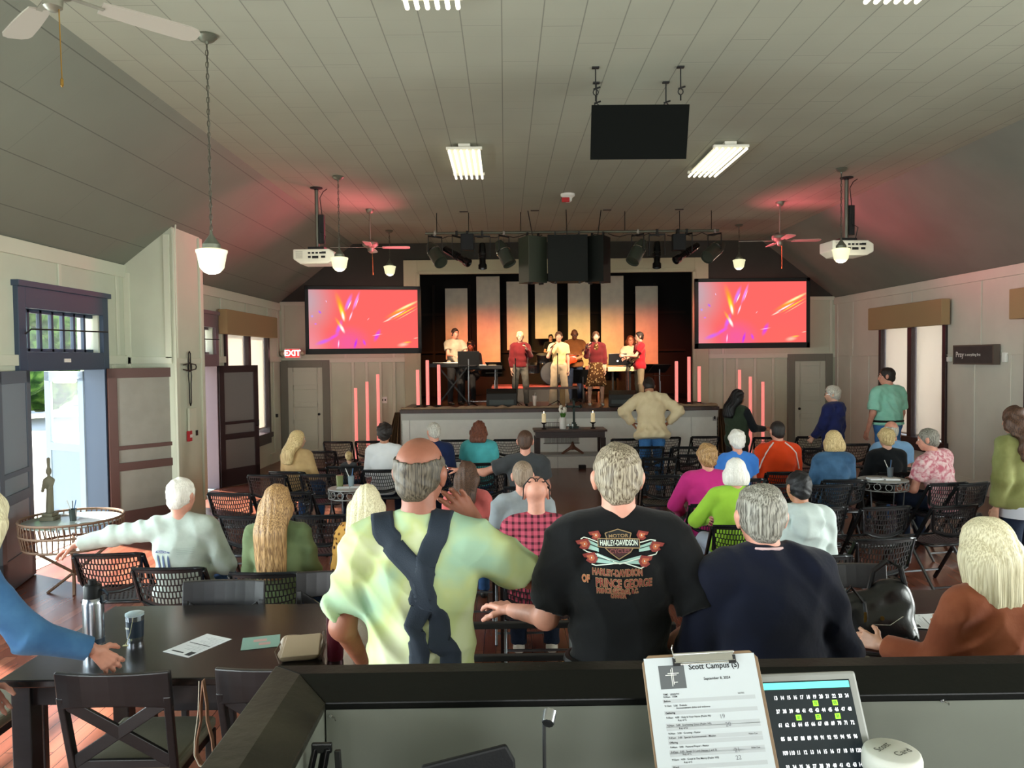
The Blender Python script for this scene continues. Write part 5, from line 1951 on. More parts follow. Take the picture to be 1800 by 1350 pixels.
# black monitor corner, folded stand, hooks
r = thing('laptop', 'black laptop lid corner showing at the bottom edge of the booth', 'laptop', (at(830, 1345, 1.3).x, 1.30, DZ), R(4))
a, b, c = at(740, 1346, 1.30), at(888, 1313, 1.30), at(906, 1352, 1.28)
loc = Vector(r.location)
pl = [(a - loc).x, (b - loc).x, (c - loc).x]
MB().prism([(pl[0] - .03, 0), (pl[2] + .02, 0), (pl[2], (c - loc).z), (pl[1] + .002, (b - loc).z), (pl[0], (a - loc).z)], .012, axis='y').obj('laptop_lid', mBlackP, r, bevel=.004)
MB().bb((pl[0] - .02, -.2, 0), (pl[2], 0, .018)).obj('laptop_base', mBlackP, r, bevel=.004)
a = at(572, 1292, 1.5)
r = thing('folding_stand', 'black folded metal stand leaning in the corner of the booth', 'stand', (a.x, 1.47, DZ))
hz = a.z - DZ
MB().bb((-.02, -.005, hz - .02), (.02, .005, hz)).obj('hinge_plate', mBlackG, r, bevel=.003)
MB().bar((-.012, 0, hz - .01), (-.06, -.03, 0), .012, .01).obj('leg', mBlackG, r, bevel=.002)
MB().bar((.008, 0, hz - .01), (-.03, -.03, 0), .022, .01).obj('leg', mBlackG, r, bevel=.002)
MB().bar((.03, 0, hz - .015), (.045, -.02, 0), .012, .01).obj('leg', mBlackG, r, bevel=.002)
for px, py, lab in ((1655, 1231, 'small silver hook screwed to the booth panel right of the console screen'), (582, 1258, 'small silver cup hook at the left corner of the booth panel')):
    p = at(px, py, DP + .003)
    mb = MB().lathe([(.004, 0), (.004, .003)], p, 10, Matrix.Rotation(R(90), 3, 'X')).tube([p, p + Vector((.004, -.008, .0)), p + Vector((.01, -.01, -.001)), p + Vector((.011, -.008, -.007))], .0014, n=6)
    tag(mb.obj('wall_hook', mChrome, smooth=True), lab, 'hook')
# railing in front of the booth
yr = 3.12
zt_, zb_ = at(940, 1098, yr).z, at(940, 1155, yr).z
xa, xb = at(760, 1098, yr).x, at(1180, 1098, yr).x
r = thing('guard_rail', 'low black two-bar rail between the standing men and the seats', 'rail', (0, yr, 0))
for z in (zt_, zb_):
    MB().bar((xa, 0, z), (xb, 0, z), .03, .025).obj('bar', mBlack, r, bevel=.004)
for x in (xa, xb):
    MB().bar((x, 0, 0), (x, 0, zt_), .035, .035).obj('post', mBlack, r, bevel=.004)

# ================================================================== SIDE TABLES
mBask = M('basket_wire', '8F9290', rough=.45, metal=.3)
mWick = M('wicker', '7A5F4C', rough=.7)


def wire_table(px, py, wpx, label):
    p = onz(px, py, .79)
    sc = wpx * p.y / F / 2
    r = thing('wire_side_table', label, 'side table', (p.x, p.y, 0), 0, 'small round wire side tables between the chairs')
    MB().lathe([(.0001, .778), (sc, .778), (sc, .79), (.0001, .79)], n=28).obj('tabletop', M('tabletop_grey', '9A9C98', rough=.4), r, smooth=True)
    mb = MB()
    for z in (.783, .688):
        mb.tube([(sc * math.cos(a), sc * math.sin(a), z) for a in [i * math.pi / 14 for i in range(28)]], .006, n=6, closed=True)
    for i in range(14):
        a = i * math.pi / 7
        c = Vector((sc * math.cos(a), sc * math.sin(a), .735))
        t = Vector((-math.sin(a), math.cos(a), 0))
        mb.tube([c + t * (.035 * math.cos(q)) + Vector((0, 0, .035 * math.sin(q))) for q in [j * math.pi / 4 for j in range(8)]], .004, n=5, closed=True)
    mb.obj('scroll_band', mBask, r, smooth=True)
    for i in range(4):
        a = i * math.pi / 2 + .6
        MB().tube([(sc * .95 * math.cos(a), sc * .95 * math.sin(a), .7), (sc * .8 * math.cos(a), sc * .8 * math.sin(a), .25), (sc * 1.05 * math.cos(a), sc * 1.05 * math.sin(a), 0)], .007, n=6).obj('leg', mLegS, r, smooth=True)
    return p, sc


def cup(p, z, label, c='7C8A90'):
    r = thing('pen_cup', label, 'cup', (p.x, p.y, z), 0)
    MB().lathe([(.028, 0), (.036, .11), (.033, .108), (.026, .01), (.0001, .008)], n=20).obj('cup_body', M('cup_clear' + c, c, rough=.15), r, smooth=True)
    for i, (dx, dy, cc) in enumerate(((-.06, .01, 'D8D8D0'), (.02, .02, '3A6A9A'), (.01, -.02, '30302E'))):
        MB().tube([(-dx * .2, -dy * .2, .01), (dx, dy, .19)], .004, n=6).obj('pen', M('pen' + cc, cc, rough=.4), r)


p, sc = wire_table(614, 857, 72, 'small round wire side table with papers among the left chairs')
tag(MB().bb((-.13, -.05, 0), (.0, .06, .003)).bb((.01, -.04, 0), (.12, .07, .003)).obj('leaflets', mPaper, loc=(p.x, p.y, .79), rz=.1), 'white leaflets lying on the left wire side table', 'paper')
cup(p + Vector((.0, .1, 0)), .79, 'clear cup holding pens on the left wire side table')
tag(MB().lathe([(.035, 0), (.04, .12), (.0001, .12)], n=16).obj('candle_jar', M('olive_glass', '6A7048', rough=.2), smooth=True, loc=(p.x - .12, p.y + .09, .79)), 'small olive green jar on the left wire side table', 'jar')
p, sc = wire_table(1552, 842, 82, 'small round wire side table with booklets among the right chairs')
tag(MB().bb((-.16, -.07, 0), (-.02, .05, .012)).obj('booklet', mPaper, loc=(p.x, p.y, .79), rz=-.05), 'white booklet on the left part of the right wire side table', 'booklet')
tag(MB().bb((.0, -.09, 0), (.15, .03, .012)).obj('booklet', mPaper, loc=(p.x, p.y, .79), rz=-.1), 'open white booklet in the middle of the right wire side table', 'booklet')
cup(p + Vector((.14, .12, 0)), .79, 'clear cup with a rolled white paper on the right wire side table', '5C646A')
# big wicker table by the door
p = onz(127, 915, .66)
sc = .44
wt_ = thing('wicker_table', 'round wicker and metal table by the open left doorway', 'side table', (p.x, p.y, 0), 0)
MB().lathe([(.0001, .655), (sc * .97, .655), (sc * .97, .665), (.0001, .665)], n=36).obj('glass_top', M('table_glass', 'A8B4AE', rough=.08), wt_, smooth=True)
mb = MB()
for z, q in ((.69, 1.0), (.57, .99), (.44, .93)):
    mb.tube([(sc * q * math.cos(a), sc * q * math.sin(a), z) for a in [i * math.pi / 20 for i in range(40)]], .012, n=6, closed=True)
for i in range(56):
    a = i * math.pi / 28
    mb.tube([(sc * math.cos(a), sc * math.sin(a), .69), (sc * .99 * math.cos(a + .03), sc * .99 * math.sin(a + .03), .57), (sc * .93 * math.cos(a), sc * .93 * math.sin(a), .44)], .006, n=5)
mb.obj('wicker_rim', mWick, wt_, smooth=True)
for i in range(4):
    a = i * math.pi / 2 + .5
    MB().tube([(sc * .9 * math.cos(a), sc * .9 * math.sin(a), .46), (-sc * .5 * math.cos(a), -sc * .5 * math.sin(a), .0)], .014, n=6).obj('leg', mWick, wt_, smooth=True)
q = p + Vector((-.22, .02, 0))
r = thing('statue', 'tall slim stone figure lamp base standing on the wicker table', 'statue', (q.x, q.y, .665))
ms_ = M('statue_stone', '6E6A58', rough=.7)
MB().box((0, 0, .02), (.13, .13, .04)).box((0, 0, .055), (.1, .1, .03)).obj('plinth', ms_, r, bevel=.004)
skin_obj('figure', surf([cap((0, 0, .07), (0, .01, .3), .035, .028), ell((0, 0, .36), (.045, .03, .06)), ell((0, 0, .46), (.024, .026, .035)), cap((-.04, 0, .38), (-.045, -.03, .28), .014), cap((.04, 0, .38), (.02, -.04, .3), .014), cap((0, 0, .48), (0, 0, .58), .012, .016)], .02, .007), ms_, r)
q = p + Vector((.02, -.02, 0))
cup(q, .665, 'dark pen holder with pens on the wicker table', '3A423E')
q = p + Vector((.2, .03, 0))
tag(MB().bb((-.15, -.1, 0), (.15, .1, .004)).bb((-.1, -.16, .004), (.2, .04, .007)).obj('paper_stack', mPaper, loc=(q.x, q.y, .665), rz=.3), 'loose white papers lying on the wicker table', 'paper')

# ================================================================== COMMUNION TABLE
mMah = M('dark_mahogany', '2A1611', rough=.35, var=.2, vs=4)
a, b = at(937, 754, 13.6), at(1064, 754, 13.6)
ZT2 = a.z
ct = thing('communion_table', 'long dark wooden communion table in front of the stage', 'table', ((a.x + b.x) / 2, 13.6, 0))
w = (b.x - a.x) / 2
MB().bb((-w, -.28, ZT2 - .035), (w, .28, ZT2)).obj('tabletop', M('mahogany_top', '3E2A22', rough=.3), ct, bevel=.006)
MB().bb((-w + .04, -.25, ZT2 - .14), (w - .04, .25, ZT2 - .035)).obj('apron', mMah, ct, bevel=.004)
for s_ in (-1, 1):
    for y in (-.22, .22):
        MB().box((s_ * (w - .07), y, (ZT2 - .14) / 2), (.08, .07, ZT2 - .14), taper=(1.15, 1.1)).obj('leg', mMah, ct, bevel=.006)
MB().bb((-w + .1, -.2, .42), (w - .1, .2, .455)).obj('lower_shelf', M('shelf_grey', '8D8A86', rough=.4), ct, bevel=.004)
r = thing('draped_bowl', 'brown folded cloth heap on the shelf of the communion table', 'cloth', (ct.location.x + .05, 13.5, .455))
skin_obj('cloth_folds', surf([cap((-.18, 0, .01), (0, 0, .13), .02, .03), cap((.18, 0, .01), (0, 0, .13), .02, .03), cap((0, 0, .1), (0, 0, .2), .03, .02)], .03, .012), M('brown_cloth', '5A3220', rough=.7), r)
for i, px in enumerate((956, 1042)):
    p = at(px, 750, 13.55)
    r = thing('candle', ('white pillar candle with flame at the left end of the communion table', 'white pillar candle with flame at the right end of the communion table')[i], 'candle', (p.x, 13.52, ZT2), 0, 'pillar candles on the communion table')
    MB().lathe([(.045, 0), (.04, .015), (.015, .03), (.02, .06), (.012, .08), (.05, .11), (.052, .12), (.0001, .12)], n=20).obj('candle_holder', mIron, r, smooth=True)
    MB().lathe([(.036, .12), (.036, .27), (.03, .275), (.0001, .268)], n=20).obj('wax', M('wax', 'EDE4C8', rough=.5, emit='F8D890', es=.15), r, smooth=True)
    MB().lathe([(.0001, .272), (.009, .29), (.006, .305), (.0001, .325)], n=10).obj('flame', M('flame', 'FFE8A0', emit='FFE0A0', es=4), r, smooth=True)
p = at(989, 745, 13.6)
r = thing('flower_vase', 'white vase holding a bunch of white tulips on the communion table', 'vase', (p.x, 13.55, ZT2))
MB().lathe([(.055, 0), (.06, .02), (.06, .18), (.05, .2), (.055, .21), (.05, .205), (.0001, .19)], n=24).obj('vase_body', M('vase_white', 'E8E8E4', rough=.3), r, smooth=True)
random.seed(8)
for i in range(13):
    a_ = i * 2.4
    q = .03 + .07 * (i % 4) / 3
    x, y, z = q * math.cos(a_), q * math.sin(a_), .3 + .09 * random.random()
    fl = skin_obj('tulip', surf([ell((x, y, z), (.024, .024, .033))], .01, .008), M('petal_white', 'F0F0E4', rough=.6), r)
    MB().tube([(0, 0, .18), (x * .7, y * .7, z - .05), (x, y, z)], .003, n=5).prism([(0, 0), (.018, .05), (0, .12), (-.012, .05)], .003, axis='y', mat=Matrix.Translation((x * .6, y * .6 - .02, .2)) @ Matrix.Rotation(a_, 4, 'Z') @ Matrix.Rotation(.3, 4, 'X')).obj('stem', M('stem_green', '4E8A2E', rough=.6), fl)
p = at(1009, 735, 13.6)
r = thing('standing_cross', 'dark green metal cross on a stepped foot on the communion table', 'cross', (p.x, 13.62, ZT2))
mX = M('verdigris_dark', '1E2C26', rough=.45, metal=.5)
MB().box((0, 0, .02), (.16, .1, .04)).box((0, 0, .06), (.1, .07, .04)).box((0, 0, .095), (.07, .05, .03)).obj('cross_foot', mX, r, bevel=.004)
mb = MB().bb((-.02, -.012, .1), (.02, .012, .5)).bb((-.12, -.012, .37), (.12, .012, .41))
for x, z in ((-.12, .39), (.12, .39), (0, .51)):
    mb.box((x, 0, z), (.05, .02, .05), Matrix.Rotation(R(45), 3, 'Y')).box((x, 0, z), (.07, .02, .03) if x == 0 else (.03, .02, .07))
mb.obj('cross_body', mX, r, bevel=.003)
p = at(1002, 752, 13.5)
r = thing('glass_cups', 'pair of small clear communion glasses beside the cross', 'glass', (p.x, 13.42, ZT2))
for x in (-.03, .04):
    MB().lathe([(.02, 0), (.004, .01), (.004, .04), (.022, .06), (.02, .1)], (x, 0, 0), 14).obj('goblet', M('cup_glass', 'AEB6B4', rough=.1, metal=.3), r, smooth=True)
p = at(971, 752, 13.5)
for i, (px, z0, hh_) in enumerate(((971, ZT2, .1),)):
    r = thing('wire_rack', 'small black wire rack behind the left candle on the communion table', 'rack', (at(px, 750, 13.7).x, 13.72, ZT2))
    mb = MB()
    for k in range(13):
        x = -.15 + k * .025
        mb.tube([(x, 0, 0), (x, 0, .1)], .003, n=4)
    mb.bar((-.15, 0, .1), (.15, 0, .1), .008, .008).bar((-.15, 0, .005), (.15, 0, .005), .008, .008)
    mb.obj('rack_wires', mBlack, r)
r = thing('register_grille', 'grey slatted vent grille in the stage front behind the table', 'grille', (at(987, 775, 14.88).x, 14.88, .5))
mb = MB()
for k in range(34):
    x = -.33 + k * .02
    mb.bb((x, -.006, .0), (x + .008, .0, .3))
mb.bb((-.35, -.01, -.02), (.35, 0, 0)).bb((-.35, -.01, .3), (.35, 0, .32))
mb.obj('grille_slats', M('grille_grey', '6E6A64', rough=.5), r)
for px in (1024,):
    p = at(px, 823, 14.7)
    tag(MB().box((0, 0, .04), (.14, .1, .08)).obj('floor_box', mBlack, loc=(p.x, 14.75, 0), bevel=.01), 'small black box on the floor against the stage front', 'box')
# wooden cross standing on the stage edge
p = at(989, 686, 15.05)
r = thing('wooden_cross', 'light wooden cross standing at the front edge of the stage', 'cross', (p.x, 15.12, ZS))
zt_ = at(988, 684, 15.1).z - ZS
MB().bb((-.05, -.04, 0), (.05, .04, zt_)).obj('upright', M('pine', '8E6A38', rough=.6, var=.15, vs=4), r, bevel=.004)
MB().bb((at(923, 687, 15.1).x - p.x, -.06, zt_ - .0), (at(1017, 687, 15.1).x - p.x, .04, zt_ + .045)).obj('crossbeam', M('walnut_beam', '4A2818', rough=.5), r, bevel=.004)
# tall tumbler on the stage
for px, D, lab, h_ in ((940, 15.15, 'white tall tumbler standing on the stage edge behind the communion table', .24),):
    p = at(px, 716, D)
    r = thing('tall_tumbler', lab, 'cup', (p.x, D, ZS))
    MB().lathe([(.03, 0), (.045, h_ - .02), (.048, h_), (.0001, h_)], n=20).obj('tumbler_body', M('tumbler_cream', 'E6D6C8', rough=.4), r, smooth=True)
    MB().tube([(0, 0, h_), (.01, 0, h_ + .06)], .004, n=5).obj('straw', mWhite, r)

# ================================================================== ON THE STAGE
YS = 16.0


def music_stand(px, ytop, D, label, wpx=36, tilt=20, rz=0):
    p = at(px, ytop, D)
    r = thing('music_stand', label, 'music stand', (p.x, D, ZS), rz, 'black music stands on the stage')
    h = p.z - ZS
    w = wpx * D / F / 2
    rot = Matrix.Rotation(R(tilt), 3, 'X')
    MB().box((0, .06, h - .14), (2 * w, .012, .3), rot).box((0, -.01, h - .28), (2 * w, .06, .012)).obj('desk', mBlackP, r, bevel=.004)
    MB().tube([(0, .06, .1), (0, .06, h - .15)], .011).tube([(0, .04, .05), (0, .04, h * .55)], .015).obj('pole', mLegS, r, smooth=True)
    for i in range(3):
        a = i * 2.094 + .5
        MB().tube([(0, .05, .12), (.24 * math.cos(a), .05 + .24 * math.sin(a), .0)], .008).obj('leg', mIron, r)
    return r


music_stand(823, 618, 15.45, 'black music stand in front of the keyboard player', 38, 12)
music_stand(868, 632, 16.0, 'black music stand right of the keyboards, tilted flat', 30, 55, R(-25))
music_stand(1025, 650, 16.2, 'black music stand in front of the guitarist behind the singers', 34, 15)
music_stand(1162, 636, 15.7, 'black music stand at the right side of the stage', 36, 55, R(20))


def keyboard(px, py, D, w, label, rz=0, cx=True, mat=None, hs=.0):
    p = at(px, py, D)
    r = thing('keyboard', label, 'keyboard', (p.x, D, ZS), rz, 'stage keyboards on stands')
    h = p.z - ZS
    MB().bb((-w, -.15, h - .09), (w, .15, h)).obj('keyboard_body', mat or mBlackP, r, bevel=.012)
    MB().bb((-w + .08, .02, h), (w - .08, .14, h + .012)).obj('keys', mWhite, r)
    mb = MB().bb((-w + .1, -.13, h), (-w + .3, -.03, h + .008)).bb((w * .3, -.13, h), (w * .7, -.05, h + .008))
    mb.obj('control_panel', M('panel_lit', 'A89878', rough=.4), r)  # even beige base colour, no emission
    if cx:
        for s_ in (-1, 1):
            MB().bar((-s_ * .28, -.1 + .04 * s_, h - .1), (s_ * .34, -.1 + .04 * s_, 0.02), .03, .03).obj('leg', mIron, r)
        MB().bar((-.36, -.1, .02), (-.36, .2, .02), .03, .03).bar((.36, -.1, .02), (.36, .2, .02), .03, .03).obj('foot_bar', mIron, r)
    else:
        for x in (-w + .12, w - .12):
            MB().bar((x, 0, 0), (x, 0, h - .09), .035, .035).obj('leg', mIron, r)
        MB().bar((-w + .1, .1, .08), (w - .1, .1, .08), .02, .02).obj('foot_bar', mChrome, r)
    return r


keyboard(797, 638, 15.7, .5, 'long black keyboard on an X stand in front of the man in grey shirt', cx=True)
keyboard(848, 642, 16.1, .42, 'black second keyboard on a straight stand right of the music stand', cx=False)
keyboard(1092, 645, 16.0, .3, 'pale edged electric piano under the silver laptop', cx=False, mat=M('piano_cream', 'C9B48A', rough=.5))
p = at(1087, 643, 16.0)
r = thing('open_laptop', 'open dark laptop with glowing round emblem on the right stage piano', 'laptop', (p.x - .02, 16.0, p.z + .012), 0)
MB().bb((-.19, -.02, 0), (.19, .2, .015)).obj('laptop_base', mBlackP, r, bevel=.003)
MB().box((0, -.03, .12), (.38, .01, .25), Matrix.Rotation(R(8), 3, 'X')).obj('laptop_lid', M('lid_dark', '141416', rough=.3), r, bevel=.006)
MB().lathe([(.017, 0), (.017, .002)], (-.0, -.033, .09), 16, Matrix.Rotation(R(98), 3, 'X')).obj('lid_emblem', M('emblem_glow', 'FFFFFF', emit='FFFFFF', es=1.5), r)


def monitor(px0, px1, py0, D, label, dep=.4, rz=0):
    a, b = at(px0, py0, D), at(px1, py0, D)
    w, h = (b.x - a.x) / 2, a.z - ZS
    r = thing('floor_monitor', label, 'speaker', ((a.x + b.x) / 2, D, ZS), rz, 'black wedge floor monitors')
    mb = MB()
    mb.prism([(-.18, 0), (.22, 0), (.22, h * .35), (.0, h), (-.18, h * .75)], 2 * w, axis='x', base=-w)
    mb.obj('cabinet', M('monitor_black', '1C1B17', rough=.6), r, bevel=.012)
    MB().box((0, -.185, h * .3), (2 * w * .8, .012, h * .25)).obj('connector_panel', M('panel_teal', '3A4240', rough=.5), r)


monitor(855, 908, 683, 15.35, 'black wedge monitor in front of the woman in maroon sweater')
monitor(1070, 1118, 686, 15.35, 'black wedge monitor behind the woman in the cream sweater', rz=R(-8))
# red guitar case / bench across
r = thing('stage_bench', 'low red topped riser behind the singers', 'riser', (at(935, 690, 17.6).x, 17.6, ZS))
MB().bb((-.9, -.3, 0), (1.2, 1.2, .3)).obj('riser_box', mBlack, r)
MB().bb((-.92, -.32, .3), (1.22, 1.2, .35)).obj('riser_top', M('riser_red', '8C2F22', rough=.5), r, bevel=.004)
# microphone stands


def mic_stand(px, ytop, D, label):
    p = at(px, ytop, D)
    r = thing('microphone_stand', label, 'microphone stand', (p.x, D, ZS), 0, 'microphone stands on the stage')
    h = p.z - ZS
    MB().tube([(0, 0, .05), (0, 0, h)], .009, n=8).obj('pole', mIron, r, smooth=True)
    for i in range(3):
        a = i * 2.094 + .9
        MB().tube([(0, 0, .14), (.26 * math.cos(a), .26 * math.sin(a), .005)], .008, n=6).obj('leg', mIron, r)
    MB().tube([(0, 0, h), (.0, .03, h + .03)], .014, n=8).obj('mic_clip', mBlackP, r)


mic_stand(980, 624, 15.15, 'black microphone stand in front of the woman in cream')
mic_stand(906, 633, 15.3, 'thin microphone stand beside the woman in maroon sweater')
mic_stand(1102, 640, 15.5, 'microphone stand in front of the man in the red shirt')
# drum kit behind the singers
p = at(962, 640, 17.9)
r = thing('drum_kit', 'black drum kit with cymbals on the riser behind the singers', 'drums', (p.x, 17.9, ZS + .35))
rx = Matrix.Rotation(R(90), 3, 'X')
mDr = M('drum_black', '101014', rough=.2)
MB().lathe([(.27, -.22), (.27, .22)], (.1, 0, .28), 28, rx).obj('bass_drum', mDr, r, smooth=True)
MB().lathe([(.26, 0), (.0001, .01)], (.1, -.225, .28), 28, rx).obj('drum_head', M('drum_head', '2A2A2C', rough=.4), r)
for x, z, rr_ in ((-.1, .62, .15), (.28, .62, .16), (-.35, .4, .17), (.55, .35, .2)):
    MB().lathe([(rr_, -.1), (rr_ + .005, -.09), (rr_, -.08), (rr_, .08), (rr_ + .006, .09), (rr_ + .004, .1), (.0001, .1)], (x, -.05, z), 24, Matrix.Rotation(R(12), 3, 'X')).obj('drum', mDr, r, smooth=True)
for x, z, s_ in ((-.45, .82, 1), (.5, .95, -1)):
    MB().lathe([(.0001, .02), (.04, .015), (.2, -.005), (.2, -.008)], (x, -.1, z), 28, Matrix.Rotation(R(14 * s_), 3, 'Y')).obj('cymbal', M('cymbal_dark', '5A4A2A', rough=.3, metal=.9), r, smooth=True)
    MB().tube([(x, -.1, 0), (x, -.1, z + .03)], .011).obj('cymbal_stand', mChrome, r, smooth=True)
tag(MB().bb((0, 0, .25), (.3, .04, .8)).bb((.0, 0, 0), (.04, .3, .3)).bb((.26, 0, 0), (.3, .3, .3)).bb((0, 0, .25), (.3, .3, .3)).obj('stool', M('stool_wood', '7A4426', rough=.5), loc=(at(1042, 700, 16.6).x - .15, 16.6, ZS)), 'small wooden stool behind the woman in the floral dress', 'stool')
# ================================================================== PEOPLE
def vv(*a):
    return np.array(a, float)


def unit(v):
    v = np.array(v, float)
    return v / (np.linalg.norm(v) + 1e-9)


def rmat(a, ax):
    return np.array(Matrix.Rotation(R(a), 3, ax))


def folds(amp, seed=0.0, fx=42, fz=9):
    def f(X, Y, Z):
        u = X * fx + 2.6 * np.sin(Z * fz + seed + Y * 5) + seed
        w_ = Z * 40 + X * 26 * np.sign(np.sin(seed * 5) + .1) + 2.5 * np.sin(X * 9 + seed) + Y * 8
        return 1.7 * amp * (1.3 * (np.abs(np.sin(u * .6)) - .6) + 1.1 * (np.abs(np.sin(w_ * .62)) - .6)) * (0.75 + 0.5 * np.sin(Z * 6 + Y * 9 + X * 5 + seed))
    return f


def hand_prims(w, fd, palm, thumb, s, curl=.35, spread=.18):
    """five separate fingers: w wrist, fd finger direction, palm normal, thumb-side direction"""
    z = unit(fd)
    x = unit(np.array(thumb, float) - z * (np.array(thumb, float) @ z))
    y = np.array(palm, float)
    y = unit(y - z * (y @ z) - x * (y @ x))
    P = lambda a, b, c: w + (x * a + y * b + z * c) * s
    out = [cap(P(0, 0, -.04), P(0, 0, .012), .025 * s, .022 * s)]
    bases = ((.030, .088), (.010, .094), (-.010, .090), (-.029, .080))
    lens = (.072, .080, .075, .058)
    for i, ((bx, bz), L) in enumerate(zip(bases, lens)):
        out.append(cap(P(bx * .55, 0, .01), P(bx, -.002, bz), .013 * s, .0105 * s))
        p = P(bx, -.002, bz)
        an = .05
        sp = (bx / .03) * spread
        r0 = .0092 * s if i < 3 else .0080 * s
        for q, fr in enumerate((.45, .31, .24)):
            an += curl * (.7, 1.1, .8)[q] * (1 + .12 * i)
            d = unit(z * math.cos(an) + y * math.sin(an) + x * sp * (1 if q == 0 else .6))
            p2 = p + d * L * fr * s
            out.append(cap(p, p2, r0, r0 * .9))
            p, r0 = p2, r0 * .9
    p = P(.02, .004, .022)
    for q, (d, L) in enumerate((((.75, .35, .55), .04), ((.4, .45, .8), .032), ((.2, .5, .85), .026))):
        d = unit(x * d[0] + y * d[1] + z * d[2])
        p2 = p + d * L * s
        out.append(cap(p, p2, (.0135, .011, .0095)[q] * s, (.011, .0098, .0085)[q] * s))
        p = p2
    return out


SK = {'fair': skinmat('skin_fair', 'C99A82'), 'pink': skinmat('skin_pink', 'CB8F7A'), 'tan': skinmat('skin_tan', 'A87458'), 'ruddy': skinmat('skin_ruddy', '8A5642'), 'brown': skinmat('skin_brown', '7A4A34')}
mEye = M('eye_dark', '2A1A14', rough=.2)
mEyeW = M('eye_white', 'E4DED8', rough=.3)
mLip = M('lip', '9A4A44', rough=.45)
HM = {'white': hairmat('hair_white', 'D8D4CA', 'F2EEE6'), 'grey': hairmat('hair_grey', '4E4A42', 'A09C90'), 'silver': hairmat('hair_silver', '8C887E', 'D6D2C6'), 'darkgrey': hairmat('hair_dark_grey', '2E2820', '62594A'), 'saltbrown': hairmat('hair_salt_brown', '4E4030', 'A89C86'),
      'blonde': hairmat('hair_blonde', 'A08455', 'E6CF9A'), 'platinum': hairmat('hair_platinum', 'C8BC94', 'F4ECCB'), 'dirty': hairmat('hair_dirty_blonde', '6A4C30', 'C29A68'), 'brown': hairmat('hair_brown', '2E1F17', '5E4232'),
      'dark': hairmat('hair_dark', '120E0C', '2E2622'), 'auburn': hairmat('hair_auburn', '3E1E14', '7C4630'), 'black': hairmat('hair_black', '070708', '1C1B1E'), 'stubble': hairmat('hair_stubble', '6E5A4A', '9A8672')}


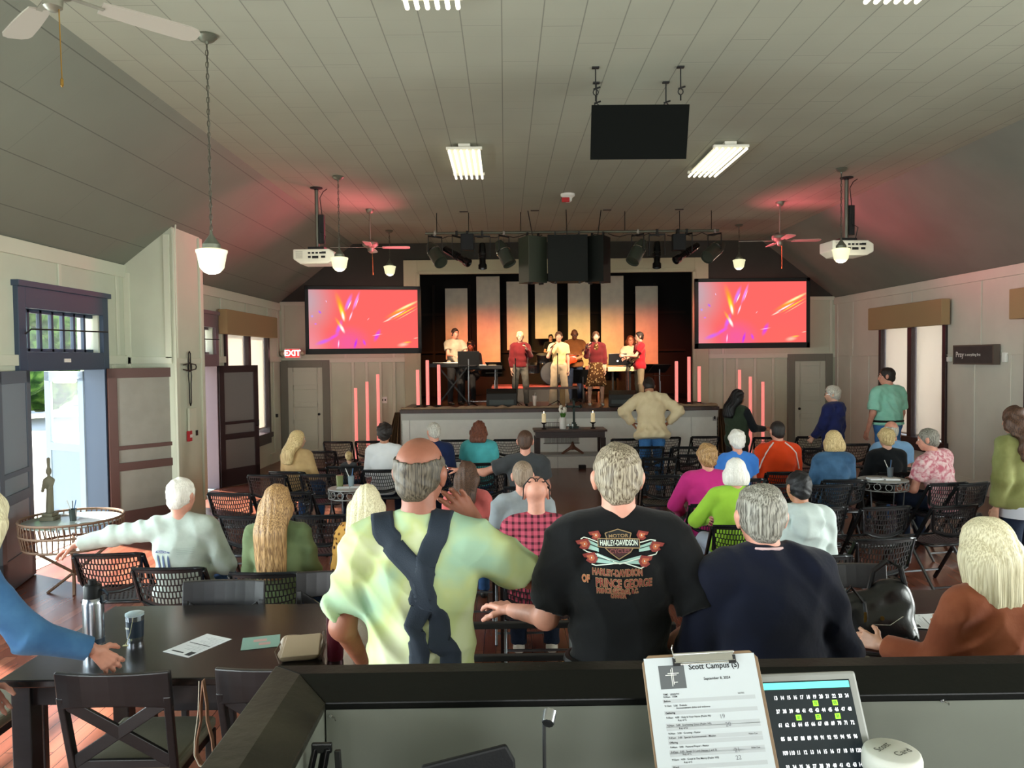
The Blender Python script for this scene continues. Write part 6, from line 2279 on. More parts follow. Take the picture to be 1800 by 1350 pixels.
def hair_mesh(style, s, res, Lh=.2, vol=1.0, seed=1.0):
    """in head-local space (face towards +Y)"""
    if style in ('short', 'buzz', 'fringe', 'curlyshort', 'balding'):
        o = {'short': .006, 'buzz': .003, 'fringe': .0025, 'curlyshort': .022, 'balding': .006}[style]
        pr = [ell(vv(0, -.014, .032) * s, (np.array((.078, .097, .089)) + o) * s), ell(vv(0, -.055, -.035) * s, (np.array((.056, .05, .05)) + o * .6) * s),
              ell(vv(0, -.01, 0) * s, (np.array((.076, .05, .05)) + o * .5) * s)]
        cuts = [((0, .85, -.52), .036 * s), ((0, .6, -.8), (.05 if style != 'buzz' else .045) * s)]
        subs = []
        if style in ('fringe',):
            subs = [ell(vv(0, .0, .10) * s, (.086 * s, .14 * s, .088 * s))]
        if style == 'balding':
            subs = [ell(vv(0, .03, .11) * s, (.05 * s, .07 * s, .05 * s))]
        a = {'short': .0035, 'buzz': .001, 'fringe': .0022, 'curlyshort': .009, 'balding': .003}[style]
        fq = 60 if style == 'curlyshort' else 85
        fd = lambda X, Y, Z: a * (np.sin(X * fq + 3 * np.sin(Z * 40 + seed)) * np.sin(Z * fq * .7 + Y * 30) + .5 * np.sin(Y * fq * 1.1 + X * 20))
        return surf(pr, .03 * s, res, cuts=cuts, subs=subs, fold=fd, jit=True)
    if style in ('bob', 'long', 'curlylong', 'wavy'):
        wd = {'bob': .098, 'long': .112, 'curlylong': .12, 'wavy': .1}[style] * vol
        pr = [ell(vv(0, -.014, .032) * s, (.089 * s, .108 * s, .101 * s)), ell(vv(0, -.03, -.03) * s, (wd * s, .095 * s, .085 * s))]
        n = max(3, int(Lh / .03))
        for i in range(n):
            z = -.06 - (Lh - .06) * i / (n - 1 if n > 1 else 1)
            t = i / (n - 1 if n > 1 else 1)
            pr.append(ell(vv(0, -.045 - (.095 * min(1, max(0, (-z - .08) / .12)) if style != 'bob' else .01 * t), z + .03) * s, (wd * (1 - (.18 * t if style == 'long' else -.02)) * s, (.08 - .03 * t) * s, .06 * s)))
        cuts = [((0, 1, -.25), .052 * s), ((0, 0, -1), Lh * s)]
        subs = [ell(vv(0, .085, -.04) * s, (.058 * s, .07 * s, .12 * s))]
        if style == 'curlylong':
            fd = lambda X, Y, Z: .009 * (np.sin(X * 45 + 2 * np.sin(Z * 22)) * np.sin(Z * 40 + 2 * np.sin(Y * 30 + X * 9))) + .004 * np.sin(Y * 60 + Z * 30)
        else:
            a = .0018 if style != 'wavy' else .006
            fd = lambda X, Y, Z: a * np.sin(X * 150 + 1.6 * np.sin(Z * 9 + seed) + (2.5 * np.sin(Z * 30 + X * 12) if style == 'wavy' else 0) + Y * 25) + a * .7 * np.sin(X * 260 + 2 * np.sin(Z * 7) + 1.4) * (1 if res < .008 else 0)
        if style == 'bob':
            pr.append(cap(vv(-.07, .01, -.02) * s, vv(-.075, -.005, -Lh + .03) * s, .035 * s, .03 * s))
            pr.append(cap(vv(.07, .01, -.02) * s, vv(.075, -.005, -Lh + .03) * s, .035 * s, .03 * s))
        return surf(pr, .04 * s, res, cuts=cuts, subs=subs, fold=fd)
    if style in ('bun', 'pony', 'fluffy', 'pixie'):
        o = .012 if style != 'fluffy' else .024
        pr = [ell(vv(0, -.016, .034) * s, (np.array((.078, .097, .089)) + o) * s), ell(vv(0, -.05, -.025) * s, (np.array((.06, .052, .052)) + o * .7) * s)]
        if style == 'bun':
            pr.append(ell(vv(0, -.06, .1) * s, (.035 * s, .035 * s, .03 * s)))
        if style == 'pony':
            pr += [ell(vv(0, -.12, .03) * s, (.04 * s,) * 3), cap(vv(0, -.14, .02) * s, vv(-.02, -.17, -.1) * s, .05 * s, .07 * s), cap(vv(-.02, -.17, -.1) * s, vv(-.05, -.13, -Lh) * s, .075 * s, .04 * s)]
        cuts = [((0, .85, -.52), .04 * s), ((0, .55, -.83), (.058 if style != 'pony' else 9) * s)]
        if style == 'pony':
            cuts = [((0, .85, -.52), .04 * s)]
        a = {'fluffy': .008, 'bun': .003, 'pony': .008, 'pixie': .006}[style]
        fd = lambda X, Y, Z: a * np.sin(X * 50 + 3 * np.sin(Z * 26 + seed)) * np.sin(Z * 42 + Y * 25 + 2 * np.sin(X * 24)) + .0015 * np.sin(Y * 90 + X * 60)
        return surf(pr, .03 * s, res, cuts=cuts, fold=fd)


def person(label, px, py, D=None, zb=0.0, H=1.72, w=1.0, pose='sit', yaw=0, lean=0, side=0, head=(0, 0, 0), aL=None, aR=None, skin='fair',
           hair=('short', 'brown', {}), shirt=None, pants=None, shoes='shoe_dark', face=False, glasses=None, group=None, hands=(0, 0), curl=(.35, .35), belly=0.0, fam=1.0, legs=None, seat=.45, lift=0.0, hs=1.0, nk=.068, palms=(None, None), finish=None, dist=None):
    out = {}
    for it in range(3 if D else 1):
        s = H / 1.75
        zp = (.95 * s) if pose == 'stand' else seat + .11
        Rt = rmat(-lean, 'X') @ rmat(side, 'Y')
        P0 = vv(0, 0, zp)
        T = lambda x, y, z: P0 + Rt @ (vv(x, y, z) * s)
        nb = T(0, -.01, .50)
        Rh = rmat(head[0], 'Z') @ rmat(head[1], 'X') @ rmat(head[2], 'Y')
        hc = nb + Rt @ vv(0, .008, nk) * s + Rh @ vv(0, .012, .10) * s
        htop = hc + Rh @ vv(0, -.012, .122) * s * hs
        if D:
            hit = at(px, py, D)
            H = H * (hit.z - zb - (0 if pose == 'stand' else seat)) / (htop[2] - (0 if pose == 'stand' else seat))
    if D:
        tgt = at(px, py, D)
    else:
        tgt = onz(px, py, htop[2] + zb)
    Ry = Matrix.Rotation(R(yaw), 3, 'Z')
    o_ = Ry @ Vector((htop[0], htop[1], 0))
    root = thing('person', label, 'person', (tgt.x - o_.x, tgt.y - o_.y, zb), R(yaw), group)
    d = dist or tgt.y
    rb, rh, rf = min(max(.0023 * d, .0085), .017), min(max(.0011 * d, .0055), .011), min(max(.001 * d, .0042), .008)
    ww = 1 + (w - 1) * .75
    # ---- skeleton
    shs = [T(-.170 * ww, -.005, .445), T(.170 * ww, -.005, .445)]
    dflt = {'sit': [((-.18, .25, -1), (.35, 1, -.15)), ((.18, .25, -1), (-.35, 1, -.15))], 'stand': [((-.16, -.02, -1), (-.02, .18, -1)), ((.16, -.02, -1), (.02, .18, -1))]}[pose]
    arms = []
    for i, a in enumerate((aL, aR)):
        u, f = (a or dflt[i])[:2]
        e = shs[i] + unit(u) * .285 * s
        wr = e + unit(f) * .25 * s
        arms.append((shs[i], e, wr, unit(f), (a[2] if a and len(a) > 2 else None)))
    ank = []
    knee = []
    hip = [P0 + vv(-.09, 0, -.02) * s, P0 + vv(.09, 0, -.02) * s]
    for i, sg in enumerate((-1, 1)):
        if pose == 'stand':
            st = (legs or {}).get('stance', .11)
            k = vv(sg * st, .01, .50 * s)
            a = vv(sg * (st + .01), -.02, .085 * s)
            if legs and 'knees' in legs:
                k = vv(*legs['knees'][i])
        else:
            k = vv(sg * .12, .43 * s, seat + .09)
            a = vv(sg * .12, .40 * s, .085)
        knee.append(k)
        ank.append(a)
    tor = [((0, 0, 0), (.165 * w, .118 * w, .12)), ((0, 0, .15), (.148 * w, .108 * w, .14)), ((0, .0, .32), (.163 * ww, .112 * ww, .16))]
    if belly:
        tor.append(((0, .05 + belly * .4, .1), (.15 * w, .10 + belly, .14)))
    E = lambda c, r, o=0: ell(T(*c), tuple((q + o) * s for q in r), Rt)

    def torso(o=0.0):
        p = [E(c, r, o) for c, r in tor]
        p.append(cap(T(-.135 * ww, -.005, .45), T(.135 * ww, -.005, .45), (.058 + o) * s))
        for sg in (-1, 1):
            p.append(cap(T(sg * .03, -.012, .51), T(sg * .13, -.01, .465), (.042 + o * .6) * s, (.045 + o) * s))
        return p
    ar = (.92 + .25 * (w - 1)) * 1.0

    def armp(i, o=0.0):
        a, e, wr, f, _ = arms[i]
        return [cap(a, e, (.052 * ar + o) * s, (.041 * ar + o) * s), cap(e, wr, (.042 * ar + o) * s, (.028 * ar + o) * s)]

    def legp(i, o=0.0):
        return [cap(hip[i], knee[i], (.085 * ww + o) * s, (.058 + o) * s), cap(knee[i], ank[i], (.056 + o) * s, (.038 + o) * s)]
    # ---- body: one continuous skin
    pr = torso(-.004) + armp(0) + armp(1) + legp(0) + legp(1) + [cap(nb - (Rt @ vv(0, 0, .03)) * s, hc + Rh @ vv(0, -.025, -.05) * s, .056 * s * (1 + .3 * (w - 1)), .052 * s)]
    for i in (0, 1):
        pr.append(cap(ank[i] - vv(0, .02, .02), ank[i] + vv(0, .13 * s, -.05), .033 * s, .026 * s))
    pieces = [surf(pr, .035 * s, rb)]
    # head in its own frame
    q = lambda v: tuple(np.array(v) * s * hs)
    hp = [ell(q((0, -.012, .032)), q((.075, .094, .087))), ell(q((0, .028, -.035)), q((.058, .062, .075))), ell(q((0, .058, -.085)), q((.028, .026, .024))), ell(q((0, .045, -.015)), q((.062, .045, .05))),
          cap(q((0, .082, .012)), q((0, .106, -.028)), .009 * s, .0135 * s), cap(q((-.026, .078, .03)), q((.026, .078, .03)), .013 * s), cap(q((-.018, .084, -.058)), q((.018, .084, -.058)), .010 * s)]
    nl = np.linalg.inv(Rh) @ (nb - hc)
    hp.append(cap(q((0, -.022, -.045)), nl, .054 * s, .057 * s))
    for sg in (-1, 1):
        hp += [ell(q((sg * .079, -.008, -.008)), q((.010, .020, .032))), ell(q((sg * .082, -.014, .006)), q((.011, .014, .018)))]
    sb = [ell(q((sg * .031, .094, .010)), q((.015, .016, .010))) for sg in (-1, 1)] if face else []
    V, Fq = surf(hp, .018 * s, rh, subs=sb)
    V = V @ Rh.T + hc
    pieces.append((V, Fq))
    # hands
    for i in (0, 1):
        a, e, wr, f, hd = arms[i]
        sg = (-1, 1)[i]
        palm = palms[i] if palms[i] is not None else (-sg, 0, -.1)
        hdir = unit(hd if hd is not None else f)
        th = (0, 1, .3) if abs(hdir[1]) < .8 else (-sg * .4, 0, 1)
        if palms[i] is not None:
            th = np.cross(hdir, palms[i]) * (-sg)
        pieces.append(surf(hand_prims(wr + f * .01, hdir, palm, th, s, curl[i]), .009 * s, rf))
    body = skin_obj('body', join(pieces), SK[skin], root)
    # eyes, brows, lips
    if face:
        for sg in (-1, 1):
            for nm, rr, yy, mt in (('eye', .0115, .0775, mEyeW), ('iris', .007, .0835, mEye)):
                c = hc + Rh @ (vv(sg * .031, yy, .010) * s * hs)
                MB().lathe([(.0001, -rr * s)] + [(rr * s * math.cos(t), rr * s * math.sin(t)) for t in (-.9, -.4, 0, .4, .9)] + [(.0001, rr * s)], c, 10).obj(nm, mt, root, smooth=True)
            hb = hair[1] if hair and hair[1] in HM else 'brown'
            pts = [hc + Rh @ (vv(sg * x, y, z) * s * hs) for x, y, z in ((.016, .092, .034), (.032, .091, .038), (.046, .08, .033))]
            MB().tube(pts, .004 * s, n=6).obj('eyebrow', HM[hb], root, smooth=True)
        pts = [hc + Rh @ (vv(x, y, z) * s * hs) for x, y, z in ((-.022, .087, -.057), (0, .095, -.055), (.022, .087, -.057))]
        MB().tube(pts, [.003 * s, .006 * s, .003 * s], n=8).obj('mouth', mLip, root, smooth=True)
    # hair
    if hair:
        hk = dict(hair[2]) if len(hair) > 2 else {}
        V, Fq = hair_mesh(hair[0], s * hs, rh * (1.0 if d < 4 else 1.15), **hk)
        V = V @ Rh.T + hc
        out['hair'] = skin_obj('hair', (V, Fq), HM[hair[1]], root)
    if glasses:
        mb = MB()
        A = lambda x, y, z: hc + Rh @ (vv(x, y, z) * s * hs)
        if glasses == 'back':       # sunglasses worn on the back of the head
            for sg in (-1, 1):
                mb.tube([A(sg * .03 + .026 * math.cos(t), -.085 - .02 * math.sin(t), .104 + .016 * math.sin(t) - .012 * abs(math.cos(t))) for t in [j * .628 for j in range(10)]], .004, n=6, closed=True)
                mb.tube([A(sg * .056, -.082, .095), A(sg * .084, -.06, .06), A(sg * .086, -.045, .0), A(sg * .088, -.04, -.03)], .0045, n=6)
            mb.tube([A(-.008, -.088, .108), A(.008, -.088, .108)], .003)
        else:
            for sg in (-1, 1):
                mb.tube([A(sg * .032 + .022 * math.cos(t), .104, .008 + .017 * math.sin(t)) for t in [j * .628 for j in range(10)]], .0022, n=5, closed=True)
                mb.tube([A(sg * .054, .1, .012), A(sg * .083, .06, .014), A(sg * .086, -.01, .012)], .0024, n=5)
            mb.tube([A(-.01, .105, .01), A(.01, .105, .01)], .0022)
        mb.obj('glasses', mBlack if glasses != 'light' else mChrome, root, smooth=True)
    # ---- shirt
    t = dict(name='shirt', mat='x', sleeve='short', hem=-.06, o=.014, fold=.003, collar=0, hood=0, flare=0.0, sl=.62)
    t.update(shirt or {})
    o = t['o']
    fd = folds(t['fold'] * (1 if d < 4 else .9), seed=len(label) * .7)
    pr = torso(o)
    if t['hem'] < -.04:
        pr.append(ell(T(0, belly * .3, t['hem'] + .06), tuple(x * s for x in ((.168 + o + t['flare']) * w, (.122 + o + t['flare']) * w + belly * .4, .12)), Rt))
    if t['hood']:
        pr += [ell(T(0, -.09, .51), (.13 * s, .07 * s, .055 * s), Rt), ell(T(0, -.135, .43), (.12 * s, .045 * s, .095 * s), Rt), ell(T(0, -.15, .37), (.07 * s, .03 * s, .05 * s), Rt)]
    if t['collar']:
        pr.append(flat(T(0, -.01, .50), T(0, -.004, .50 + t['collar']), .066 * s, .062 * s))
    for i in (0, 1):
        a, e, wr, f, _ = arms[i]
        if t['sleeve'] == 'short':
            m_ = a + (e - a) * t['sl']
            pr.append(cap(a, a + (e - a) * .2, (.056 * ar + o) * s))
            pr.append(flat(a, m_, (.056 * ar + o) * s, (.056 * ar + o + .006) * s))
        elif t['sleeve'] == 'long':
            pr.append(cap(a, e, (.053 * ar + o) * s, (.046 * ar + o) * s))
            pr.append(flat(e - (wr - e) * .05, wr - f * .01, (.046 * ar + o) * s, (.030 * ar + o * .9) * s))
    Th = Rt @ vv(0, 0, -1)
    hp0 = T(0, 0, t['hem'])
    cuts = [((Th[0], Th[1], Th[2]), float(Th @ hp0))] if pose == 'stand' else [((0, 0, -1), -(seat + .02))]
    if pose == 'sit' and (t['sleeve'] != 'x'):
        cuts = [((0, 0, -1), -(seat + .012))]
    out['vf'] = surf(pr, .032 * s, rb, cuts=cuts if not (t.get('nocut')) else (), fold=fd)
    out['shirt'] = skin_obj(t['name'], out['vf'], t['mat'], root)
    if t.get('vneck'):
        pass
    # ---- trousers / skirt
    b = dict(name='trousers', mat=MATS.get('denim_blue'), o=.013, kind='long')
    b.update(pants or {})
    o = b['o']
    if b['kind'] == 'skirt':
        pr = [ell(T(0, 0, .05), (.15 * w * s + o, .115 * w * s + o, .08 * s), Rt), flat(T(0, 0, .04), vv(0, .01, .47 * s), .15 * s, .235 * s)]
        fd2 = lambda X, Y, Z: .014 * np.sin(np.arctan2(X, Y + 0 * Z) * 11 + Z * 3) * np.clip((zp - Z) * 3, 0, 1)
        out['skirt'] = skin_obj('skirt', surf(pr, .04, rb, fold=fd2), b['mat'], root)
    else:
        pr = [E((0, 0, -.01), (.165 * w, .118 * w, .12), o * .7)]
        if belly:
            pr.append(E((0, .03, .02), (.15 * w, .1 + belly * .6, .09), 0))
        for i in (0, 1):
            if b['kind'] == 'short':
                pr += [flat(hip[i], hip[i] + (knee[i] - hip[i]) * .9, (.09 * ww + o) * s, (.075 + o) * s)]
            else:
                fl = b.get('flare', 0)
                pr += [cap(hip[i], knee[i], (.086 * ww + o) * s, (.06 + o) * s), flat(knee[i], ank[i] - vv(0, 0, .02), (.06 + o) * s, (.046 + o + fl) * s)]
        out['trousers'] = skin_obj(b['name'], surf(pr, .03, rb, cuts=[((0, 0, 1), zp + .09 * s)], fold=folds(.003, 2.2)), b['mat'], root)
        if b.get('belt') and pose == 'stand':
            pts = []
            for j in range(28):
                a_ = j * math.pi / 14
                pts.append(T(.0 + (.163 * w + .016) * math.cos(a_), (.116 * w + .016 + (belly * .55 if math.sin(a_) > 0 else 0)) * math.sin(a_), .055))
            MB().tube(pts, .016 * s, n=8, closed=True).obj('belt', mBlackP, root, smooth=True)
    # ---- shoes
    for i in (0, 1):
        a = ank[i]
        pr = [cap((a[0], a[1] - .035, .038 * s + .005), (a[0], a[1] + .15 * s, .028 * s + .004), .040 * s, .032 * s), cap((a[0], a[1] - .02, .05), (a[0], a[1], .085), .038 * s, .034 * s)]
        mt = MATS.get(shoes) or M('shoe_dark', '1A1816', rough=.5)
        skin_obj('shoe', surf(pr, .02, max(rf, .007), cuts=[((0, 0, -1), -.003), ((0, 0, 1), .085)]), mt, root)
    out.update(root=root, hc=hc, Rh=Rh, T=T, s=s, arms=arms, Rt=Rt, zp=zp, H=H)
    if finish:
        finish(out)
    return out


def seat_chair(P, label, rz=None, back=0.0):
    r = P['root']
    a = r.rotation_euler[2] if rz is None else rz
    v = Matrix.Rotation(a, 3, 'Z') @ Vector((0, -.02 - back, 0))
    return chair(r.location.x + v.x, r.location.y + v.y, a, label)


# clothing stock
M('denim_blue', '2C4A72', rough=.85, var=.18, vs=20, bump=.2, bs=90, spec=.2)
M('denim_dark', '1A2436', rough=.85, var=.18, vs=20, bump=.2, bs=90, spec=.2)
M('denim_bright', '3C6CA0', rough=.85, var=.15, vs=12, bump=.2, bs=90, spec=.2)
M('trouser_black', '121214', rough=.85)
M('trouser_khaki', '7A6E58', rough=.85, var=.1)
M('trouser_grey', '5A564E', rough=.85, var=.2, vs=10)
M('shoe_dark', '1A1816', rough=.5)
M('shoe_white', 'D8D0C4', rough=.5)
M('shoe_tan', 'B89A82', rough=.5)
dBlue = dict(mat=MATS['denim_blue'])
dDark = dict(mat=MATS['denim_dark'])
dBlk = dict(mat=MATS['trouser_black'])
tieDye = mixmat('tie_dye_green', '92B096', 'AEB880', 'C2C8A6', scale=3.0, kind='noise')


def project(me, top_vf, root_frame_mtx, ydir=1.0, off=.004):
    """press a flat print (built in the x-z plane) on the back of a garment"""
    V, Q = top_vf
    bvh = BVHTree.FromPolygons([tuple(v) for v in V], [tuple(q) for q in Q])
    me.transform(root_frame_mtx)
    for v in me.vertices:
        h = bvh.ray_cast(Vector((v.co.x, -1.5, v.co.z)), Vector((0, 1, 0)))
        if h[0] is not None:
            v.co.y = h[0].y - off - v.co.y * 0
    me.update()


def flat_mesh(polys, sub=0):
    """polys: lists of (x,z) points, ear-clipped by the tessellator"""
    from mathutils.geometry import tessellate_polygon
    vs, fs = [], []
    for p in polys:
        o = len(vs)
        q = [Vector((a, b, 0)) for a, b in p]
        vs += [(a, 0, b) for a, b in p]
        fs += [tuple(i + o for i in t) for t in tessellate_polygon([q])]
    me = bpy.data.meshes.new('print')
    me.from_pydata(vs, [], fs)
    if sub:
        import bmesh
        bm = bmesh.new()
        bm.from_mesh(me)
        for _ in range(sub):
            bmesh.ops.subdivide_edges(bm, edges=[e for e in bm.edges if e.calc_length() > .012], cuts=1, use_grid_fill=False)
            bmesh.ops.triangulate(bm, faces=bm.faces)
        bm.to_mesh(me)
        bm.free()
    return me


def press(name, me, P, mat, parent, mtx=Matrix.Identity(4), off=.004):
    project(me, P['vf'], mtx, off=off)
    return meshobj(name, me, mat, parent)


def press_text(name, body, size, P, mat, parent, x, z, sx=1.0, bold=0.0, off=.005, rot=0, arch=0, spacing=1.0):
    me = text_mesh(body, size, 0, bold, 'CENTER', spacing)
    me.transform(Matrix.Rotation(R(90), 4, 'X') @ Matrix.Rotation(R(rot), 4, 'Z') @ Matrix.Diagonal((sx, 1, 1, 1)))
    me.transform(Matrix.Translation((x, 0, z)))
    return press(name, me, P, mat, parent, off=off)


def tubeclip(P, pts, r, name, mat, n=5):
    """raised outline laid on the garment"""
    mb = MB()
    mb.tube([(x, 0, z) for x, z in pts], r, n=n)
    me = bpy.data.meshes.new(name)
    me.from_pydata(mb.v, [], mb.f)
    return me


# ------------------------------------------------------------------ the three men standing behind the rail
def f_suspenders(P):
    V, Q = P['vf']
    bvh = BVHTree.FromPolygons([tuple(v) for v in V], [tuple(q) for q in Q])
    s, T = P['s'], P['T']

    def lay(keys, w, name='suspenders'):
        path = []
        for a, b in zip(keys, keys[1:]):
            for i in range(12):
                path.append(Vector(a).lerp(Vector(b), i / 12))
        path.append(Vector(keys[-1]))
        pts = []
        for p in path:
            h = bvh.find_nearest(p)
            pts.append((h[0], h[1]))
        n = len(pts)
        vs, fs = [], []
        for i, (p, nr) in enumerate(pts):
            d = (pts[min(i + 2, n - 1)][0] - pts[max(i - 2, 0)][0]).normalized()
            c = nr.cross(d).normalized()
            for k in range(7):
                q = p + c * ((k / 6 - .5) * w)
                h = bvh.find_nearest(q)
                vs.append(h[0] + h[1] * .005)
        for i in range(n - 1):
            for k in range(6):
                fs.append((i * 7 + k, i * 7 + k + 1, i * 7 + 8 + k, i * 7 + 7 + k))
        o = MB().add(vs, fs).obj(name, lm, P['root'], smooth=60)
        md = o.modifiers.new('t', 'SOLIDIFY')
        md.thickness = .004
        return o
    lm = M('suspender_navy', '0E1C2A', rough=.8, bump=.2, bs=300)
    t_ = lambda x, z, y=-.16: tuple(T(x, y, z))
    lay([tuple(T(-.11, .13, .40)), tuple(T(-.125, .03, .54)), t_(-.09, .47), t_(.0, .37), t_(.04, .29), t_(.105, .12), t_(.13, 0)], .078)
    lay([tuple(T(.06, .13, .42)), tuple(T(.075, .03, .55)), t_(.065, .47), t_(.028, .37), t_(.012, .29), t_(.005, .12), t_(0, 0)], .074)


N1 = person('tall man in tie-dyed pale green T-shirt with crossed navy suspenders, arm raised to his face', 737, 768, H=1.89, w=1.04, pose='stand', yaw=0, lean=4, side=0, head=(-16, -2, 0),
            aL=((-.30, .05, -1), (.10, .75, -.75)), aR=((.60, .5, -.50), (-.66, -.0, .68), (-.6, .1, .7)), skin='ruddy', hair=('fringe', 'darkgrey', {}), belly=.03,
            shirt=dict(name='shirt', mat=tieDye, sleeve='short', hem=-.22, o=.022, fold=.007, collar=.03, flare=.0, sl=.80), pants=dict(mat=MATS['denim_dark']), glasses='light', fam=1, palms=(None, (0, -1, 0)), finish=f_suspenders)


def f_biker(P):
    r = P['shirt']
    s, T = P['s'], P['T']
    Z0 = T(0, 0, .415)[2]
    K = .00176 * s          # metres per photo pixel on his back
    ox, oy = 1100, 975      # photo pixel of the print's centre

    def X(px, py):
        return ((px - ox) * K, Z0 - (py - oy) * K)

    def poly(pts):
        return [X(a, b) for a, b in pts]
    mOr, mRd, mTl, mDkR, mGd, mPb = M('print_orange', 'A85A38', rough=.8), M('print_red', '7A2A22', rough=.8), M('print_chrome', '8FB0A4', rough=.7), M('print_maroon', '3A1416', rough=.8), M('print_gold', '8E7450', rough=.8), M('print_pale', 'C9D2C4', rough=.8)
    mBkP = M('print_black', '060608', rough=.8)
    mTlD = M('print_teal_dark', '1E3A34', rough=.8)
    # exhaust pipes
    pipes = [[(1025, 945), (1060, 955), (1062, 962), (1055, 968), (1035, 962)], [(1045, 962), (1090, 978), (1092, 984), (1048, 984)]]
    for i, (a, b, c_, d_) in enumerate((((1034, 944), (1056, 954), (1056, 966), (1036, 962)), ((1160, 948), (1128, 956), (1128, 966), (1158, 964)), ((1053, 968), (1092, 981), (1092, 984), (1050, 985)), ((1132, 972), (1092, 981), (1092, 984), (1134, 988)))):
        press('print_pipe', flat_mesh([poly((a, b, c_, d_))], 3), P, mTl, r, off=.0035)
        m1 = [((a[0] * (1 - t) + d_[0] * t), (a[1] * (1 - t) + d_[1] * t)) for t in (.35, .5)]
        m2 = [((b[0] * (1 - t) + c_[0] * t), (b[1] * (1 - t) + c_[1] * t)) for t in (.35, .5)]
        press('print_pipe', flat_mesh([poly((m1[0], m2[0], m2[1], m1[1]))], 3), P, mTlD, r, off=.0045)

    def ribbon(pts, w_):
        out = []
        for (x0, y0), (x1, y1) in zip(pts, pts[1:]):
            dx, dy = x1 - x0, y1 - y0
            L_ = math.hypot(dx, dy) + 1e-6
            nx, ny = -dy / L_ * w_, dx / L_ * w_
            out.append(poly([(x0 + nx, y0 + ny), (x1 + nx, y1 + ny), (x1 - nx, y1 - ny), (x0 - nx, y0 - ny)]))
        return out
    rb_ = ribbon([(1024, 944), (1030, 941), (1040, 944), (1056, 950)], .9) + ribbon([(1028, 962), (1036, 967), (1052, 970), (1092, 985), (1140, 975), (1160, 973), (1164, 966)], .9) + ribbon([(1043, 988), (1050, 990), (1080, 984), (1100, 984), (1130, 994), (1138, 990)], .9) + ribbon([(1130, 950), (1150, 946), (1160, 948)], .9)
    press('print_pipe_outline', flat_mesh(rb_, 2), P, mPb, r, off=.005)
    # flames in the pipe mouths
    for cx, cy, sc, fl in ((1031, 953, 11, -1), (1159, 959, 11, 1), (1043, 977, 11, -1), (1137, 982, 11, 1), (1052, 938, 9, -1), (1134, 938, 9, 1)):
        tip = [(cx + fl * sc * 1.5, cy - sc * .6), (cx + fl * sc * .5, cy - sc * .75), (cx - fl * sc * .5, cy - sc * .9), (cx - fl * sc, cy), (cx - fl * sc * .6, cy + sc * .8), (cx + fl * sc * .2, cy + sc * .9), (cx + fl * sc * .9, cy + sc * .5), (cx + fl * sc * .6, cy + .05 * sc), (cx + fl * sc * 1.2, cy - .05 * sc)]
        press('print_flame', flat_mesh([poly(tip)], 2), P, mRd, r, off=.0055)
        sm = [(cx + (a - cx) * .55, cy + (b - cy) * .55) for a, b in tip]
        press('print_flame', flat_mesh([poly(sm)], 1), P, mOr, r, off=.0065)
        press('print_flame', flat_mesh([poly([(cx - 1.2, cy), (cx, cy - 2.5), (cx + 1.2, cy), (cx, cy + 1.5)])], 0), P, mPb, r, off=.0075)
    # shield and bar
    sh = [(1068, 934), (1092, 928), (1116, 935), (1113, 942), (1118, 958), (1112, 966), (1091, 977), (1076, 966), (1067, 958), (1071, 942)]
    press('print_shield', flat_mesh([poly(sh)], 3), P, mBkP, r, off=.0065)
    press('print_shield_outline', flat_mesh(ribbon(sh + [sh[0]], .8), 1), P, mGd, r, off=.0072)
    low = [(1070, 959), (1116, 960), (1110, 965), (1091, 974), (1077, 965)]
    press('print_shield', flat_mesh([poly(low)], 2), P, mDkR, r, off=.0074)
    bar = [(1055, 943), (1129, 944), (1129, 959), (1055, 957)]
    press('print_bar', flat_mesh([poly(bar)], 3), P, mBkP, r, off=.0082)
    press('print_bar_outline', flat_mesh(ribbon(bar + [bar[0]], .8), 2), P, mGd, r, off=.009)

    def tx(b_, cx, cy, h, wpx, m_, off=.0095, bold=.0006):
        me = text_mesh(b_, h * K * 1.38, 0, bold, 'CENTER')
        xs = [v.co.x for v in me.vertices]
        k = wpx * K / (max(xs) - min(xs))
        me.transform(Matrix.Rotation(R(90), 4, 'X') @ Matrix.Diagonal((k, 1, 1, 1)))
        x, z = X(cx, cy)
        me.transform(Matrix.Translation((x, 0, z)))
        return press('print_lettering', me, P, m_, r, off=off)
    tx('HARLEY-DAVIDSON', 1092, 950.5, 9, 67, mPb)
    tx('MOTOR', 1092, 939, 5.5, 36, mGd, bold=.0003)
    tx('CYCLES', 1092.5, 963.5, 6.5, 36, M('print_rose', '7E4444', rough=.8), bold=.0003)
    for b_, cx, cy, h, wp in (('HARLEY-DAVIDSON', 1088, 1001, 11, 88), ('OF', 1032, 1014, 12, 14), ('PRINCE GEORGE', 1099, 1019, 14, 100), ('PRINCE GEORGE, B.C.', 1087, 1032, 8, 74), ('CANADA', 1088, 1041, 8, 28)):
        tx(b_, cx, cy, h, wp * 1.01, mGd, off=.0045, bold=.0022)
        tx(b_, cx, cy, h, wp, mRd if b_ != 'OF' else mOr, off=.0056, bold=.0004)


